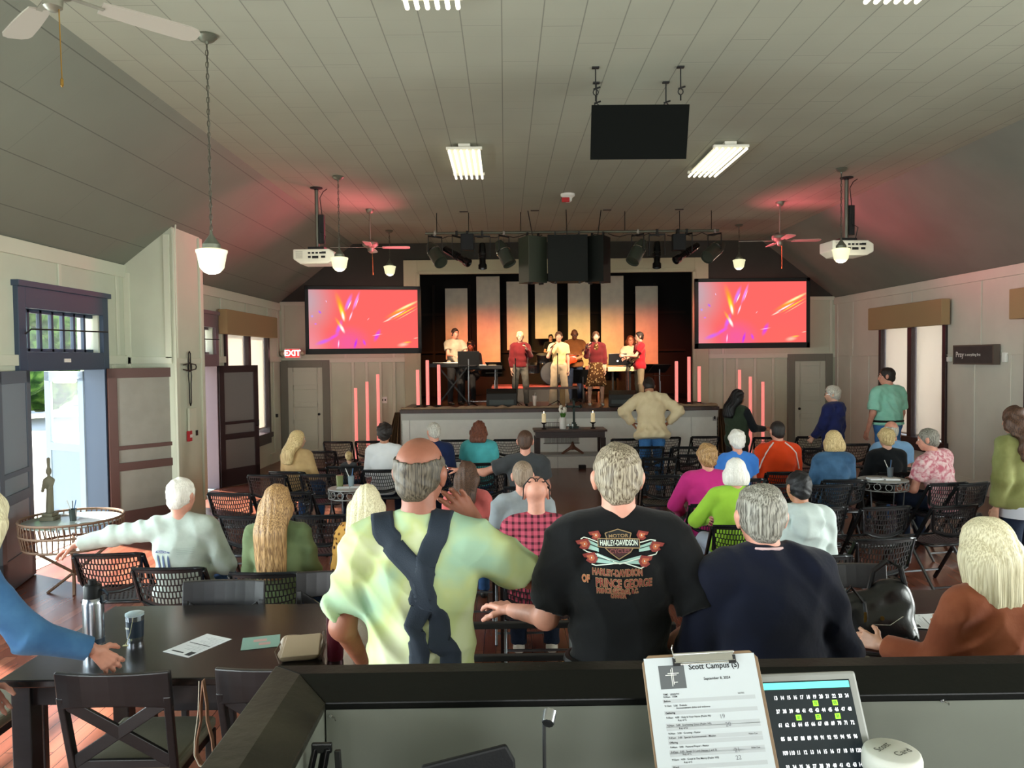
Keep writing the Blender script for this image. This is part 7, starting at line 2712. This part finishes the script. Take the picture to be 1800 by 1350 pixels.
blackT = cloth('black_tshirt', '050608', var=.3)
N2 = person('man with grey hair in black T-shirt with motorcycle emblem print, hand on the rail', 1085, 780, H=1.885, w=.95, pose='stand', nk=.045, hs=.95, head=(0, -3, 0), lean=2,
            aL=((-.28, .18, -1), (-.42, .82, -.18), (-.5, .85, -.05)), aR=((.46, -.22, -1), (-.55, .55, -.62)), skin='pink', hair=('short', 'saltbrown', {}),
            shirt=dict(mat=blackT, sleeve='short', hem=-.03, o=.024, fold=.004, sl=.82), pants=dict(mat=MATS['denim_dark'], belt=True), palms=((0, 0, -1), None), curl=(.25, .35), finish=f_biker)
navy = cloth('navy_blazer', '050A1E', var=.15)
N3 = person('man with grey hair in dark navy blazer standing behind the right table', 1336, 849, H=1.74, w=1.03, pose='stand', nk=.045, side=-2, head=(-3, -8, 0), lean=6, yaw=0,
            aL=((-.2, .15, -1), (.1, .8, -.6)), aR=((.34, .02, -1), (-.05, .55, -.85)), skin='pink', hair=('balding', 'grey', {'seed': 3}),
            shirt=dict(name='blazer', mat=navy, sleeve='long', hem=-.24, o=.032, fold=.0035, collar=.035), pants=dBlk)
MB().tube([tuple(N3['hc'] + N3['Rh'] @ vv(.066 * math.cos(a) * .98, -.02 + .066 * math.sin(a), -.10)) for a in [math.pi + i * math.pi / 10 for i in range(11)]], .006, n=6).obj('shirt_collar', M('collar_pink', 'C8A8A8', rough=.8), N3['root'], smooth=True)
N4 = person('person in blue denim shirt leaning over the left table at the left edge', -26, 862, H=1.68, w=1.05, pose='stand', yaw=-42, lean=14, head=(28, -15, 0),
            aL=((-.15, .1, -1), (.1, .3, -1)), aR=((.17, .49, -.75), (.11, .80, -.42), (.1, .6, -.7)), skin='pink', hair=('bob', 'platinum', {'Lh': .15}),
            shirt=dict(mat=cloth('denim_shirt', '3A6490', '4A78A4'), sleeve='long', hem=-.18, o=.024, fold=.004, collar=.03), pants=dDark, dist=3.2)
rust = cloth('rust_blouse', '8A4A30', '9C5A3E')
N5 = person('blonde woman in rust blouse seated at the right table with back to the viewer', 1733, 913, H=1.72, w=1.1, pose='sit', yaw=14, D=2.86, seat=.72, lean=8, side=-3, head=(2, -6, 0), hs=1.08,
            aL=((-.12, .35, -1), (-.25, 1, .0)), aR=((.25, .2, -1), (-.3, 1, .1)), skin='fair', hair=('bob', 'platinum', {'Lh': .235, 'vol': 1.2}),
            shirt=dict(name='blouse', mat=rust, sleeve='long', o=.03, fold=.006, collar=.0), pants=dBlk)
MB().lathe([(.06, 0), (.067, .0), (.064, .06), (.058, .062)], tuple(N5['T'](0, 0.0, .52)), 20).obj('white_collar', M('collar_white', 'DCDCE0', rough=.7), N5['root'], smooth=True)
r = thing('bar_stool', 'black stool under the blonde woman in the rust blouse', 'stool', tuple(N5['root'].location))
MB().lathe([(.19, .66), (.2, .70), (.18, .72), (.0001, .72)], n=24).obj('seat', mSeat, r, smooth=True)
for i in range(4):
    a = i * math.pi / 2 + .78
    MB().tube([(.12 * math.cos(a), .12 * math.sin(a), .66), (.22 * math.cos(a), .22 * math.sin(a), 0)], .014).obj('leg', mDark, r)

# ------------------------------------------------------------------ seated left
def f_print(P):
    mB = M('print_slate', '4A5878', rough=.8)
    r = P['shirt']
    T, s = P['T'], P['s']
    z = T(0, 0, .27)[2]
    x0 = -.075
    press('print_badge', flat_mesh([[(x0 - .06, z + .045), (x0 - .05, z + .055), (x0 - .01, z + .06), (x0 + .05, z + .05), (x0 + .05, z + .042), (x0 - .06, z + .038)]], 2), P, mB, r)
    for i in range(3):
        a = x0 - .045 + i * .04
        press('print_badge', flat_mesh([[(a - .009, z - .07), (a + .009, z - .07), (a + .007, z + .01), (a, z + .03), (a - .007, z + .01)]], 2), P, mB, r)
    for i in range(4):
        press('print_lines', flat_mesh([[(.02, z + .07 - i * .012), (.13, z + .072 - i * .012), (.13, z + .074 - i * .012), (.02, z + .072 - i * .012)]], 2), P, M('print_line_grey', '8A948E', rough=.8), r)
    press_text('print_lettering', 'MEDICINE', .018, P, M('print_light', 'C4CAD2'), r, x0 - .005, z + .048, off=.006)


A1 = person('man with short white hair in pale grey long-sleeve shirt, arm stretched along a chair', 318, 840, H=1.78, w=1.1, lean=-6, yaw=0, head=(-14, -4, 0), skin='pink', hair=('short', 'white', {}),
            aL=((-.98, .12, -.16), (-1, -.05, -.22), (-.9, .1, -.5)), aR=((.3, .3, -1), (-.4, 1, -.2)), palms=((0, 0, -1), None), curl=(.2, .35),
            shirt=dict(mat=cloth('pale_grey_tee', 'A9B4AC', 'B9C4BC'), sleeve='long', o=.026, fold=.0038), pants=dBlue, finish=f_print)
seat_chair(A1, 'black folding chair under the man in the pale grey shirt')
A2 = person('woman with long light brown hair in olive green top seated left of the blonde woman', 486, 853, H=1.68, w=1.02, lean=0, head=(-8, 2, 0), skin='fair', hair=('long', 'dirty', {'Lh': .50, 'vol': 1.0}),
            shirt=dict(mat=cloth('olive_top', '5C6C4A', '6C7C58'), sleeve='long', o=.018, fold=.004), pants=dBlue)
seat_chair(A2, 'black folding chair under the woman in the olive green top')
leop = mixmat('leopard', '2A160C', 'B07A3C', 'C8974E', scale=26, kind='voronoi')
A3 = person('woman with long straight blonde hair and leopard print top, beside the suspenders man', 645, 853, H=1.66, w=.98, head=(0, -2, 0), skin='fair', hair=('long', 'platinum', {'Lh': .52, 'vol': 1.1, 'seed': 4}),
            shirt=dict(mat=leop, sleeve='long', o=.018, fold=.003), pants=dBlk)
seat_chair(A3, 'black folding chair under the woman in the leopard print top')
A4 = person('bald man in pink and black plaid shirt with sunglasses on the back of his head', 942, 836, H=1.78, w=1.0, lean=-3, head=(0, -4, 0), skin='pink', hair=None, glasses='back',
            shirt=dict(mat=plaid('plaid_pink', 'C05468', '2A161E', .042), sleeve='long', o=.02, fold=.004, collar=.02), pants=dDark, shoes='shoe_white')
seat_chair(A4, 'black folding chair under the bald man in plaid')
A5 = person('man with buzzed hair in light grey T-shirt in front of the bald man in plaid', 918, 810, H=1.74, w=1.02, lean=0, head=(6, -4, 0), skin='pink', hair=('buzz', 'stubble', {}), shirt=dict(mat=cloth('heather_grey', '8C9296'), sleeve='short', o=.02, fold=.003), pants=dDark)
seat_chair(A5, 'black folding chair under the man in the light grey T-shirt')
A6 = person('person with long straight brown hair beyond the suspenders man', 822, 812, H=1.58, w=.9, head=(-10, -6, 0), skin='fair', hair=('long', 'brown', {'Lh': .28}), shirt=dict(mat=cloth('coral_top', 'C0605C'), sleeve='short', o=.016), pants=dBlue)
seat_chair(A6, 'black folding chair under the girl with long brown hair')
A7 = person('man in charcoal T-shirt with arm stretched over the neighbouring chair', 923, 756, H=1.80, w=1.04, head=(-4, -4, 0), skin='pink', hair=('buzz', 'brown', {}), aL=((-.95, .05, -.35), (-1, .05, .12)), aR=((.2, .3, -1), (-.3, 1, -.2)), palms=((0, 0, -1), None),
            shirt=dict(mat=cloth('charcoal_tee', '3C3E40'), sleeve='short', o=.022, fold=.004), pants=dDark)
seat_chair(A7, 'black folding chair under the man in the charcoal T-shirt')
A8 = person('woman with wavy auburn hair in turquoise top', 842, 740, H=1.70, w=1.05, head=(-8, -4, 0), skin='fair', hair=('wavy', 'auburn', {'Lh': .17, 'vol': 1.1}), shirt=dict(mat=cloth('turquoise_top', '4CA8AC'), sleeve='short', o=.02, fold=.003), pants=dBlue)
seat_chair(A8, 'black folding chair under the woman in the turquoise top')
A9 = person('grey-haired man in navy jacket turned to the left in the front seats', 761, 743, H=1.74, w=1.06, yaw=12, head=(22, -8, 0), skin='pink', hair=('short', 'silver', {}), shirt=dict(name='jacket', mat=cloth('navy_jacket', '16244A'), sleeve='long', o=.024, fold=.004, collar=.04), pants=dDark)
seat_chair(A9, 'black folding chair under the grey-haired man in the navy jacket')
A10 = person('person with dark curly hair in white shirt near the stage left', 676, 745, H=1.74, w=1.02, head=(-6, -4, 0), skin='tan', hair=('curlyshort', 'dark', {}), shirt=dict(mat=cloth('white_shirt', 'D8DADB', var=.03), sleeve='long', o=.022, fold=.003, collar=.03), pants=dDark)
seat_chair(A10, 'black folding chair under the person with dark curly hair')
A11 = person('blonde woman in tan top at the far left seats looking right', 523, 757, H=1.59, w=1.0, yaw=-12, head=(-38, -4, 0), skin='fair', hair=('long', 'blonde', {'Lh': .34, 'vol': 1.1}), shirt=dict(mat=cloth('tan_top', 'B89A6C'), sleeve='long', o=.02), pants=dBlue, face=True)
seat_chair(A11, 'black folding chair under the blonde woman at the far left seats')
A12 = person('small blond child just visible above a chair back', 613, 794, H=1.12, w=.9, D=10.0, seat=.45, head=(0, 0, 0), skin='fair', hair=('short', 'blonde', {}), hs=1.15, shirt=dict(mat=cloth('child_grey', '4A4C50'), sleeve='short', o=.014), pants=dBlue)
seat_chair(A12, 'black folding chair under the small blond child')

# ------------------------------------------------------------------ seated right
B1 = person('woman with curled light brown hair in magenta sweater', 1243, 783, H=1.66, w=1.18, head=(4, -3, 0), skin='pink', hair=('fluffy', 'dirty', {}), aL=((-.45, .3, -1), (.4, .8, -.5)), shirt=dict(name='sweater', mat=cloth('magenta_sweater', 'C22C7C', var=.04), sleeve='long', o=.03, fold=.004), pants=dBlk)
seat_chair(B1, 'black folding chair under the woman in the magenta sweater')
B2 = person('white-haired woman in blue top beyond the magenta sweater', 1295, 758, H=1.64, w=1.02, head=(0, -4, 0), skin='pink', hair=('fluffy', 'white', {}), shirt=dict(mat=cloth('blue_top', '3C78C8', var=.05), sleeve='short', o=.02), pants=dBlue)
seat_chair(B2, 'black folding chair under the white-haired woman in blue')
B3 = person('white-haired woman in lime green top leaning beside the magenta sweater', 1293, 806, H=1.64, w=1.06, side=4, head=(-6, -4, 0), skin='pink', hair=('bob', 'white', {'Lh': .11}), aL=((-.5, .35, -.8), (.5, .8, -.2)), shirt=dict(mat=cloth('lime_top', '96C23C', var=.06), sleeve='long', o=.024, fold=.004), pants=dict(mat=M('trouser_pale', 'A0A8B8', rough=.85)))
seat_chair(B3, 'black folding chair under the white-haired woman in lime green')


def f_stripe(P):
    for sg in (-1, 1):
        T = P['T']
        V, Q = P['vf']
        bvh = BVHTree.FromPolygons([tuple(v) for v in V], [tuple(q) for q in Q])
        pts = [P['hc'] * 0 + T(sg * x, y, z) for x, y, z in ((.05, -.03, .53), (.12, -.07, .49), (.17, -.09, .43), (.205, -.07, .34), (.235, -.06, .24))]
        out = []
        for p in pts:
            n = bvh.find_nearest(Vector(p))
            out.append(n[0] + n[1] * .002)
        MB().tube(out, .009, n=6).obj('white_stripe', M('stripe_white', 'E8D8D0', rough=.7), P['shirt'], smooth=True)


B4 = person('man with short dark hair in bright orange jacket with white shoulder stripes', 1366, 740, H=1.80, w=1.12, head=(6, -6, 0), skin='pink', hair=('buzz', 'dark', {}), shirt=dict(name='jacket', mat=cloth('orange_jacket', 'DE4416', var=.05), sleeve='long', o=.03, fold=.004, collar=.05), pants=dBlk, finish=f_stripe)
seat_chair(B4, 'black folding chair under the man in the orange jacket')
B5 = person('young person with short dark hair in white hoodie', 1403, 828, H=1.70, w=1.06, head=(10, -6, 0), skin='tan', hair=('short', 'black', {}), lean=4, shirt=dict(name='hoodie', mat=cloth('white_hoodie', 'BFCBC8', var=.04), sleeve='long', o=.03, fold=.005, hood=1), pants=dDark)
seat_chair(B5, 'black folding chair under the young person in the white hoodie')
B6 = person('woman with blonde bob in blue denim jacket', 1465, 757, H=1.66, w=1.04, head=(2, -3, 0), skin='fair', hair=('bob', 'blonde', {'Lh': .12, 'vol': 1.05}), shirt=dict(name='jacket', mat=cloth('denim_jacket', '30506E', '44688A'), sleeve='long', o=.026, fold=.004, collar=.03), pants=dDark)
seat_chair(B6, 'black folding chair under the woman in the denim jacket')
B7 = person('woman with curled blonde hair in black top', 1558, 755, H=1.57, w=1.12, head=(4, -3, 0), skin='fair', hair=('fluffy', 'blonde', {}), shirt=dict(mat=cloth('black_top', '0E1216', var=.2), sleeve='long', o=.026), pants=dBlk)
seat_chair(B7, 'black folding chair under the woman in the black top')
B8 = person('balding man in light blue shirt seated in front of the woman in black', 1566, 740, H=1.72, w=1.1, head=(0, -6, 0), skin='pink', hair=('fringe', 'silver', {}), shirt=dict(mat=cloth('light_blue_shirt', '7FA8CE', var=.05), sleeve='short', o=.022, collar=.03), pants=dBlue)
seat_chair(B8, 'black folding chair under the balding man in light blue')
B9 = person('man in pink patterned shirt leaning left towards the woman in black', 1630, 753, H=1.78, w=1.04, yaw=22, side=-11, lean=10, head=(30, -8, 0), skin='pink', hair=('short', 'grey', {}), shirt=dict(mat=mixmat('pink_print', 'C06A78', 'D8A8AC', 'E4C8C8', scale=22, kind='noise'), sleeve='short', o=.026, collar=.03), pants=dDark, face=True)
seat_chair(B9, 'black folding chair under the man in the pink patterned shirt', back=.05)

# ------------------------------------------------------------------ standing on the floor
F1 = person('woman in cream sweater and jeans, hands on hips, head bowed, before the stage', 1139, 668, H=1.72, D=12.2, w=1.14, pose='stand', lean=14, head=(0, -42, 0), skin='tan', hair=('bun', 'dark', {}), aL=((-.85, -.25, -.62), (.62, .35, -.75)), aR=((.85, -.25, -.62), (-.62, .35, -.75)),
            shirt=dict(name='sweater', mat=cloth('cream_sweater', 'D2C09A', 'DCCBA6'), sleeve='long', hem=-.14, o=.036, fold=.006, flare=.035), pants=dict(mat=MATS['denim_bright']))
F2 = person('woman with long black hair in dark green vest over black top, reaching right', 1298, 685, H=1.66, w=1.14, pose='stand', yaw=-60, head=(-12, -8, 0), skin='tan', hair=('wavy', 'black', {'Lh': .34, 'vol': 1.05}), aL=((-.1, .5, -.8), (.0, 1, -.15)), aR=((.15, .45, -.9), (.0, 1, -.1)), curl=(.5, .5),
            shirt=dict(name='vest', mat=cloth('green_vest', '2A3626', var=.1), sleeve='none', hem=-.38, o=.034, fold=.004, flare=.01), pants=dBlk)
# her black long sleeves
ps = []
for i in (0, 1):
    a, e, wr, f_, _ = F2['arms'][i]
    ps += [cap(a, e, .07, .06), flat(e, wr - f_ * .01, .058, .044)]
skin_obj('sleeves', surf(ps, .03, .017), cloth('black_sleeves', '101418'), F2['root'])
F3 = person('white-haired person in navy hoodie standing by the back right door', 1463, 680, H=1.68, w=1.08, pose='stand', yaw=38, head=(34, -4, 0), skin='fair', hair=('fluffy', 'silver', {}), glasses='light', face=True, aL=((-.2, .2, -1), (.2, .7, -.7)),
            shirt=dict(name='hoodie', mat=cloth('navy_hoodie', '1A2252', var=.1), sleeve='long', hem=-.2, o=.032, fold=.005, hood=1), pants=dDark)
F4 = person('tall man in mint short-sleeve shirt and jeans standing at the right window', 1559, 646, D=11.8, w=1.24, pose='stand', yaw=20, head=(42, -4, 0), skin='pink', hair=('short', 'dark', {}), glasses='dark', face=True, belly=.02, aL=((-.22, .05, -1), (.0, .35, -1)),
            shirt=dict(mat=cloth('mint_shirt', '84C4AE', '92CEBA'), sleeve='short', hem=-.0, o=.03, fold=.006, collar=.03, sl=.85), pants=dict(mat=MATS['denim_bright'], belt=True))
F5 = person('woman with long wavy brown hair in olive knit sweater at the right edge', 1783, 715, H=1.70, w=1.1, pose='stand', yaw=25, lean=4, head=(-6, -6, 0), skin='fair', hair=('curlylong', 'brown', {'Lh': .36}),
            shirt=dict(name='sweater', mat=cloth('olive_sweater', '6E7040', '7E8250'), sleeve='long', hem=-.1, o=.034, fold=.005), pants=dict(mat=MATS['denim_dark']))
MB().lathe([(.185, 0), (.2, .0), (.19, .1)], tuple(F5['T'](0, 0, -.17)), 28).obj('white_hem', M('hem_white_cloth', 'C4C8D4', rough=.8), F5['root'], smooth=True)

# ------------------------------------------------------------------ on the stage
ST = dict(zb=ZS, face=True)


def mic(P, i, dirn=(0, -.2, 1)):
    a, e, wr, f, hd = P['arms'][i]
    h = wr + (hd if hd is not None else f) * .07
    p = h + unit(dirn) * .12
    MB().tube([tuple(h - unit(dirn) * .06), tuple(p)], .011, n=8).obj('mic', mBlack, None)
    o = bpy.context.scene.objects[-1] if False else None


def held_mic(P, i, label, mat=None):
    a, e, wr, f, hd = P['arms'][i]
    h = wr + unit(hd if hd is not None else f) * .075 * P['s']
    m = P['root'].matrix_basis
    mouth = P['hc'] + P['Rh'] @ vv(0, .12, -.06)
    d = unit(mouth - h)
    Ry = Matrix.Rotation(P['root'].rotation_euler[2], 3, 'Z')
    W0 = lambda v: Ry @ Vector(v) + Vector(P['root'].location)
    p0, p1 = W0(h - d * .1), W0(h + d * .07)
    r = thing('microphone', label, 'microphone', tuple(p0), 0, 'handheld microphones')
    q = p1 - p0
    MB().tube([(0, 0, 0), tuple(q)], [.011, .014], n=10).obj('mic_handle', mat or mBlack, r, smooth=True)
    MB().lathe([(.0001, -.02), (.02, -.01), (.022, .005), (.015, .02), (.0001, .025)], tuple(q), 12).obj('mic_head', mIron, r, smooth=True)


S1 = person('keyboard player in light grey short-sleeve shirt standing at the left of the stage', 800, 577, D=16.35, w=1.1, pose='stand', yaw=180 + 30, skin='pink', hair=('short', 'dark', {}), aL=((-.15, .45, -.85), (.1, .95, -.12)), aR=((.15, .45, -.85), (-.1, .95, -.12)), palms=((0, 0, -1), (0, 0, -1)),
            head=(0, -6, 0), shirt=dict(mat=cloth('grey_shirt', 'A89A84'), sleeve='short', hem=-.1, o=.024, collar=.02), pants=dBlk, shoes='shoe_dark', **ST)
S2 = person('person in black cap seated behind the left music stand', 827, 599, D=17.3, w=1.0, pose='sit', yaw=180 - 10, head=(0, -18, 0), skin='brown', hair=('short', 'black', {}), shirt=dict(mat=cloth('black_shirt', '141416'), sleeve='long', o=.02), pants=dBlk, seat=.5, **ST)
q = S2['hc']
s = S2['s']
cpo = skin_obj('cap', surf([ell(q + S2['Rh'] @ vv(0, -.012, .05) * s, (.09 * s, .108 * s, .085 * s)), ell(q + S2['Rh'] @ vv(0, .1, .055) * s, (.06 * s, .06 * s, .012 * s))], .02, .012, cuts=[((0, .2, -1), -(q[2] + .03 * s))]), M('cap_black', '0C0C0C'), S2['root'])
text('cap_lettering', 'x', .001, mWhite, cpo, Matrix.Translation((0, 9, 9)), depth=0) if False else MB().box(tuple(q + vv(0, .1, .08) * s), (.05, .01, .02)).obj('cap_badge', M('badge_olive', '8A9060'), cpo)
S3 = person('singer with short blond hair in maroon sweater and grey jeans holding a microphone', 914, 583, D=15.6, w=1.0, pose='stand', yaw=180, skin='fair', hair=('pixie', 'blonde', {}), glasses='dark', aL=((-.2, .55, -.75), (.35, .65, .62)), aR=((.14, 0, -1), (.0, .12, -1)),
            shirt=dict(name='sweater', mat=cloth('maroon_sweater', '5A1418', var=.08), sleeve='long', hem=-.04, o=.022, fold=.003), pants=dict(mat=MATS['trouser_grey']), **ST)
held_mic(S3, 0, 'silver microphone held by the singer in the maroon sweater', mMetal)
S4 = person('drummer in dark shirt behind the singer in cream', 968, 588, D=18.6, zb=ZS + .35, face=True, w=.95, pose='sit', yaw=180, seat=.55, skin='fair', hair=('short', 'dark', {}), glasses='dark', shirt=dict(mat=MATS['black_shirt'], sleeve='short', o=.02), pants=dBlk)
S5 = person('singer in cream short-sleeve top and wide cream trousers holding a microphone to her mouth', 982, 583, D=15.6, w=.97, pose='stand', yaw=180, skin='fair', hair=('bun', 'brown', {}), aR=((.3, .4, -.8), (-.35, .5, .85)), aL=((-.16, 0, -1), (-.05, .1, -1)),
            shirt=dict(name='top', mat=cloth('cream_top', 'D8BC86', var=.03), sleeve='short', hem=.02, o=.018), pants=dict(mat=M('cream_trousers', 'BFA88A', rough=.85, var=.1), flare=.05, o=.02), shoes='shoe_white', **ST)
held_mic(S5, 1, 'black microphone held at the mouth of the singer in cream')
S6 = person('bald guitarist with glasses in brown shirt', 1010, 579, D=16.9, w=1.12, pose='stand', yaw=180, head=(0, -20, 0), skin='brown', hair=None, glasses='dark', aR=((.25, .35, -.9), (-.75, .5, -.1)), aL=((-.3, .3, -.9), (-.05, .9, .15)),
            shirt=dict(mat=cloth('brown_shirt', '6A3E1C', var=.1), sleeve='short', hem=-.12, o=.024, collar=.03), pants=dDark, **ST)
g0 = S6['root'].location
r = thing('guitar', 'orange-red electric guitar held by the bald guitarist', 'guitar', (g0.x - .1, g0.y - .26, ZS + 1.0 * S6['s']), 0)
skin_obj('guitar_body', surf([ell((-.12, 0, 0), (.15, .03, .13)), ell((.05, 0, .02), (.1, .03, .09))], .04, .013), M('guitar_red', 'B23A18', rough=.25), r)
MB().bar((.1, -.03, .03), (.55, -.03, .2), .05, .02, up=(0, 1, 0)).obj('neck', M('guitar_neck', '8C6A42', rough=.4), r, bevel=.003)
MB().bar((.55, -.03, .2), (.68, -.03, .25), .07, .015, up=(0, 1, 0)).obj('headstock', mBlack, r, bevel=.003)
S7 = person('singer in maroon cardigan and floral brown dress holding a microphone', 1047, 583, D=15.6, w=1.0, pose='stand', yaw=180, skin='fair', hair=('bun', 'brown', {}), glasses=None, aR=((.22, .5, -.8), (-.1, .55, .8)), aL=((-.15, 0, -1), (-.02, .1, -1)), legs={'stance': .12},
            shirt=dict(name='cardigan', mat=cloth('maroon_cardigan', '541318', var=.08), sleeve='long', hem=.03, o=.022), pants=dict(kind='skirt', mat=mixmat('floral', 'C8A878', '5C3A1A', '4A2E16', scale=22, kind='voronoi')), shoes='shoe_white', **ST)
held_mic(S7, 1, 'black microphone held by the singer in the floral dress')
q = S7['T'](0, .1, .42)
skin_obj('dress_neck', surf([ell(q, (.05, .035, .09))], .02, .014), MATS['floral'], S7['root'])
S8 = person('person with glasses in white top seated behind the stage piano', 1108, 590, D=17.0, w=1.0, pose='sit', yaw=180, seat=.62, skin='pink', hair=('long', 'auburn', {'Lh': .2}), glasses='dark', shirt=dict(mat=cloth('ivory_top', 'CFC0A4'), sleeve='short', o=.02), pants=dict(mat=MATS['trouser_grey'], kind='short'), **ST)
S9 = person('bass player in red T-shirt facing left at the right of the stage', 1124, 583, D=15.9, w=1.05, pose='stand', yaw=95, skin='pink', hair=('short', 'dark', {}), glasses='dark', aL=((-.15, .5, -.75), (-.05, .95, .02)), aR=((.1, .2, -.9), (-.3, .9, -.1)), curl=(.6, .5),
            shirt=dict(mat=cloth('red_tee', 'A81C28', var=.06), sleeve='short', hem=-.12, o=.024), pants=dict(mat=MATS['trouser_khaki']), **ST)
MB().tube([tuple(S9['T'](*v)) for v in ((-.09, .12, .3), (-.08, .05, .5), (-.02, -.08, .5), (.06, -.15, .3), (.1, -.15, .05), (.1, .0, -.08))], .016, n=6).obj('guitar_strap', M('strap_dark_red', '3A0E14', rough=.7), S9['root'], smooth=True)
r = thing('bass_guitar', 'dark bass guitar hanging on the strap of the man in the red T-shirt', 'guitar', (S9['root'].location.x - .2, 15.82, ZS + .98 * S9['s']), R(-80))
skin_obj('guitar_body', surf([ell((-.1, 0, 0), (.14, .028, .11)), ell((.05, 0, .02), (.09, .028, .08))], .04, .013), mBlackG, r)
MB().bar((.1, -.03, .03), (.6, -.03, .14), .045, .02, up=(0, 1, 0)).obj('neck', MATS['guitar_neck'], r, bevel=.003)

# ------------------------------------------------------------------ empty chairs, placed by the top rim of their backs
EC = [(593, 777, 0, 'black folding chair left of the small blond child, front row by the grey door'), (649, 776, 0, 'black folding chair in the front row left, below the tallest wall light tube'), (562, 794, 0, 'black folding chair directly right of the blonde woman at the far left'),
      (800, 774, 0, 'black folding chair in the front row right of the man in the navy jacket'), (893, 773, 0, 'black folding chair in the front row, left end of the communion table'),
      (468, 836, -4, 'empty black folding chair at the aisle by the left window, second from the wall row'), (562, 835, 0, 'empty black folding chair left of the left wire side table'),
      (402, 868, -6, 'empty black folding chair nearest the left screen door leaf'), (508, 866, -2, 'empty black folding chair behind the left wire side table'),
      (430, 909, -5, 'empty black folding chair between the pale grey shirt and the olive green top'), (562, 907, 0, 'empty black folding chair between the olive green top and the long blonde hair'),
      (188, 975, 4, 'empty black folding chair under the outstretched arm, perforated seat visible'), (855, 832, 0, 'empty black folding chair behind the woman in turquoise'),
      (1100, 772, 0, 'black folding chair right of the communion table, left of the jeans'), (1172, 769, 0, 'black folding chair behind the woman in the cream sweater, front row'), (1240, 768, 0, 'black folding chair front row, left of the green vest'),
      (1140, 786, 0, 'second row black folding chair right of the aisle'), (1208, 786, 0, 'second row black folding chair left of the curled brown hair'), (1160, 806, 3, 'third row black folding chair right of the aisle'), (1222, 800, 2, 'third row black folding chair beyond the magenta sweater'),
      (1168, 836, 4, 'fourth row black folding chair at the right side of the aisle'), (1426, 768, 0, 'front row black folding chair between the orange jacket and the navy hoodie'), (1350, 769, 0, 'front row black folding chair beyond the orange jacket'), (1503, 781, 0, 'black folding chair between the navy hoodie and the mint shirt'),
      (1440, 788, 0, 'black folding chair in front of the denim jacket'), (1372, 852, -3, 'black folding chair behind the orange jacket chair'), (1463, 853, -6, 'black folding chair directly behind the denim jacket woman'),
      (1448, 893, -8, 'black folding chair right of the white hoodie'), (1670, 850, -12, 'black folding chair behind the pink patterned shirt'),
      (1560, 892, -9, 'empty black folding chair nearer than the right wire side table'), (1682, 890, -12, 'empty black folding chair left of the olive knit sweater'), (1560, 948, -8, 'empty black folding chair nearest the dining chair at the right table'), (1325, 806, 0, 'black folding chair behind the white-haired woman in blue')]
for px, py, a, lab in EC:
    chair_px(px, py, R(-a if px > 900 else a), lab)
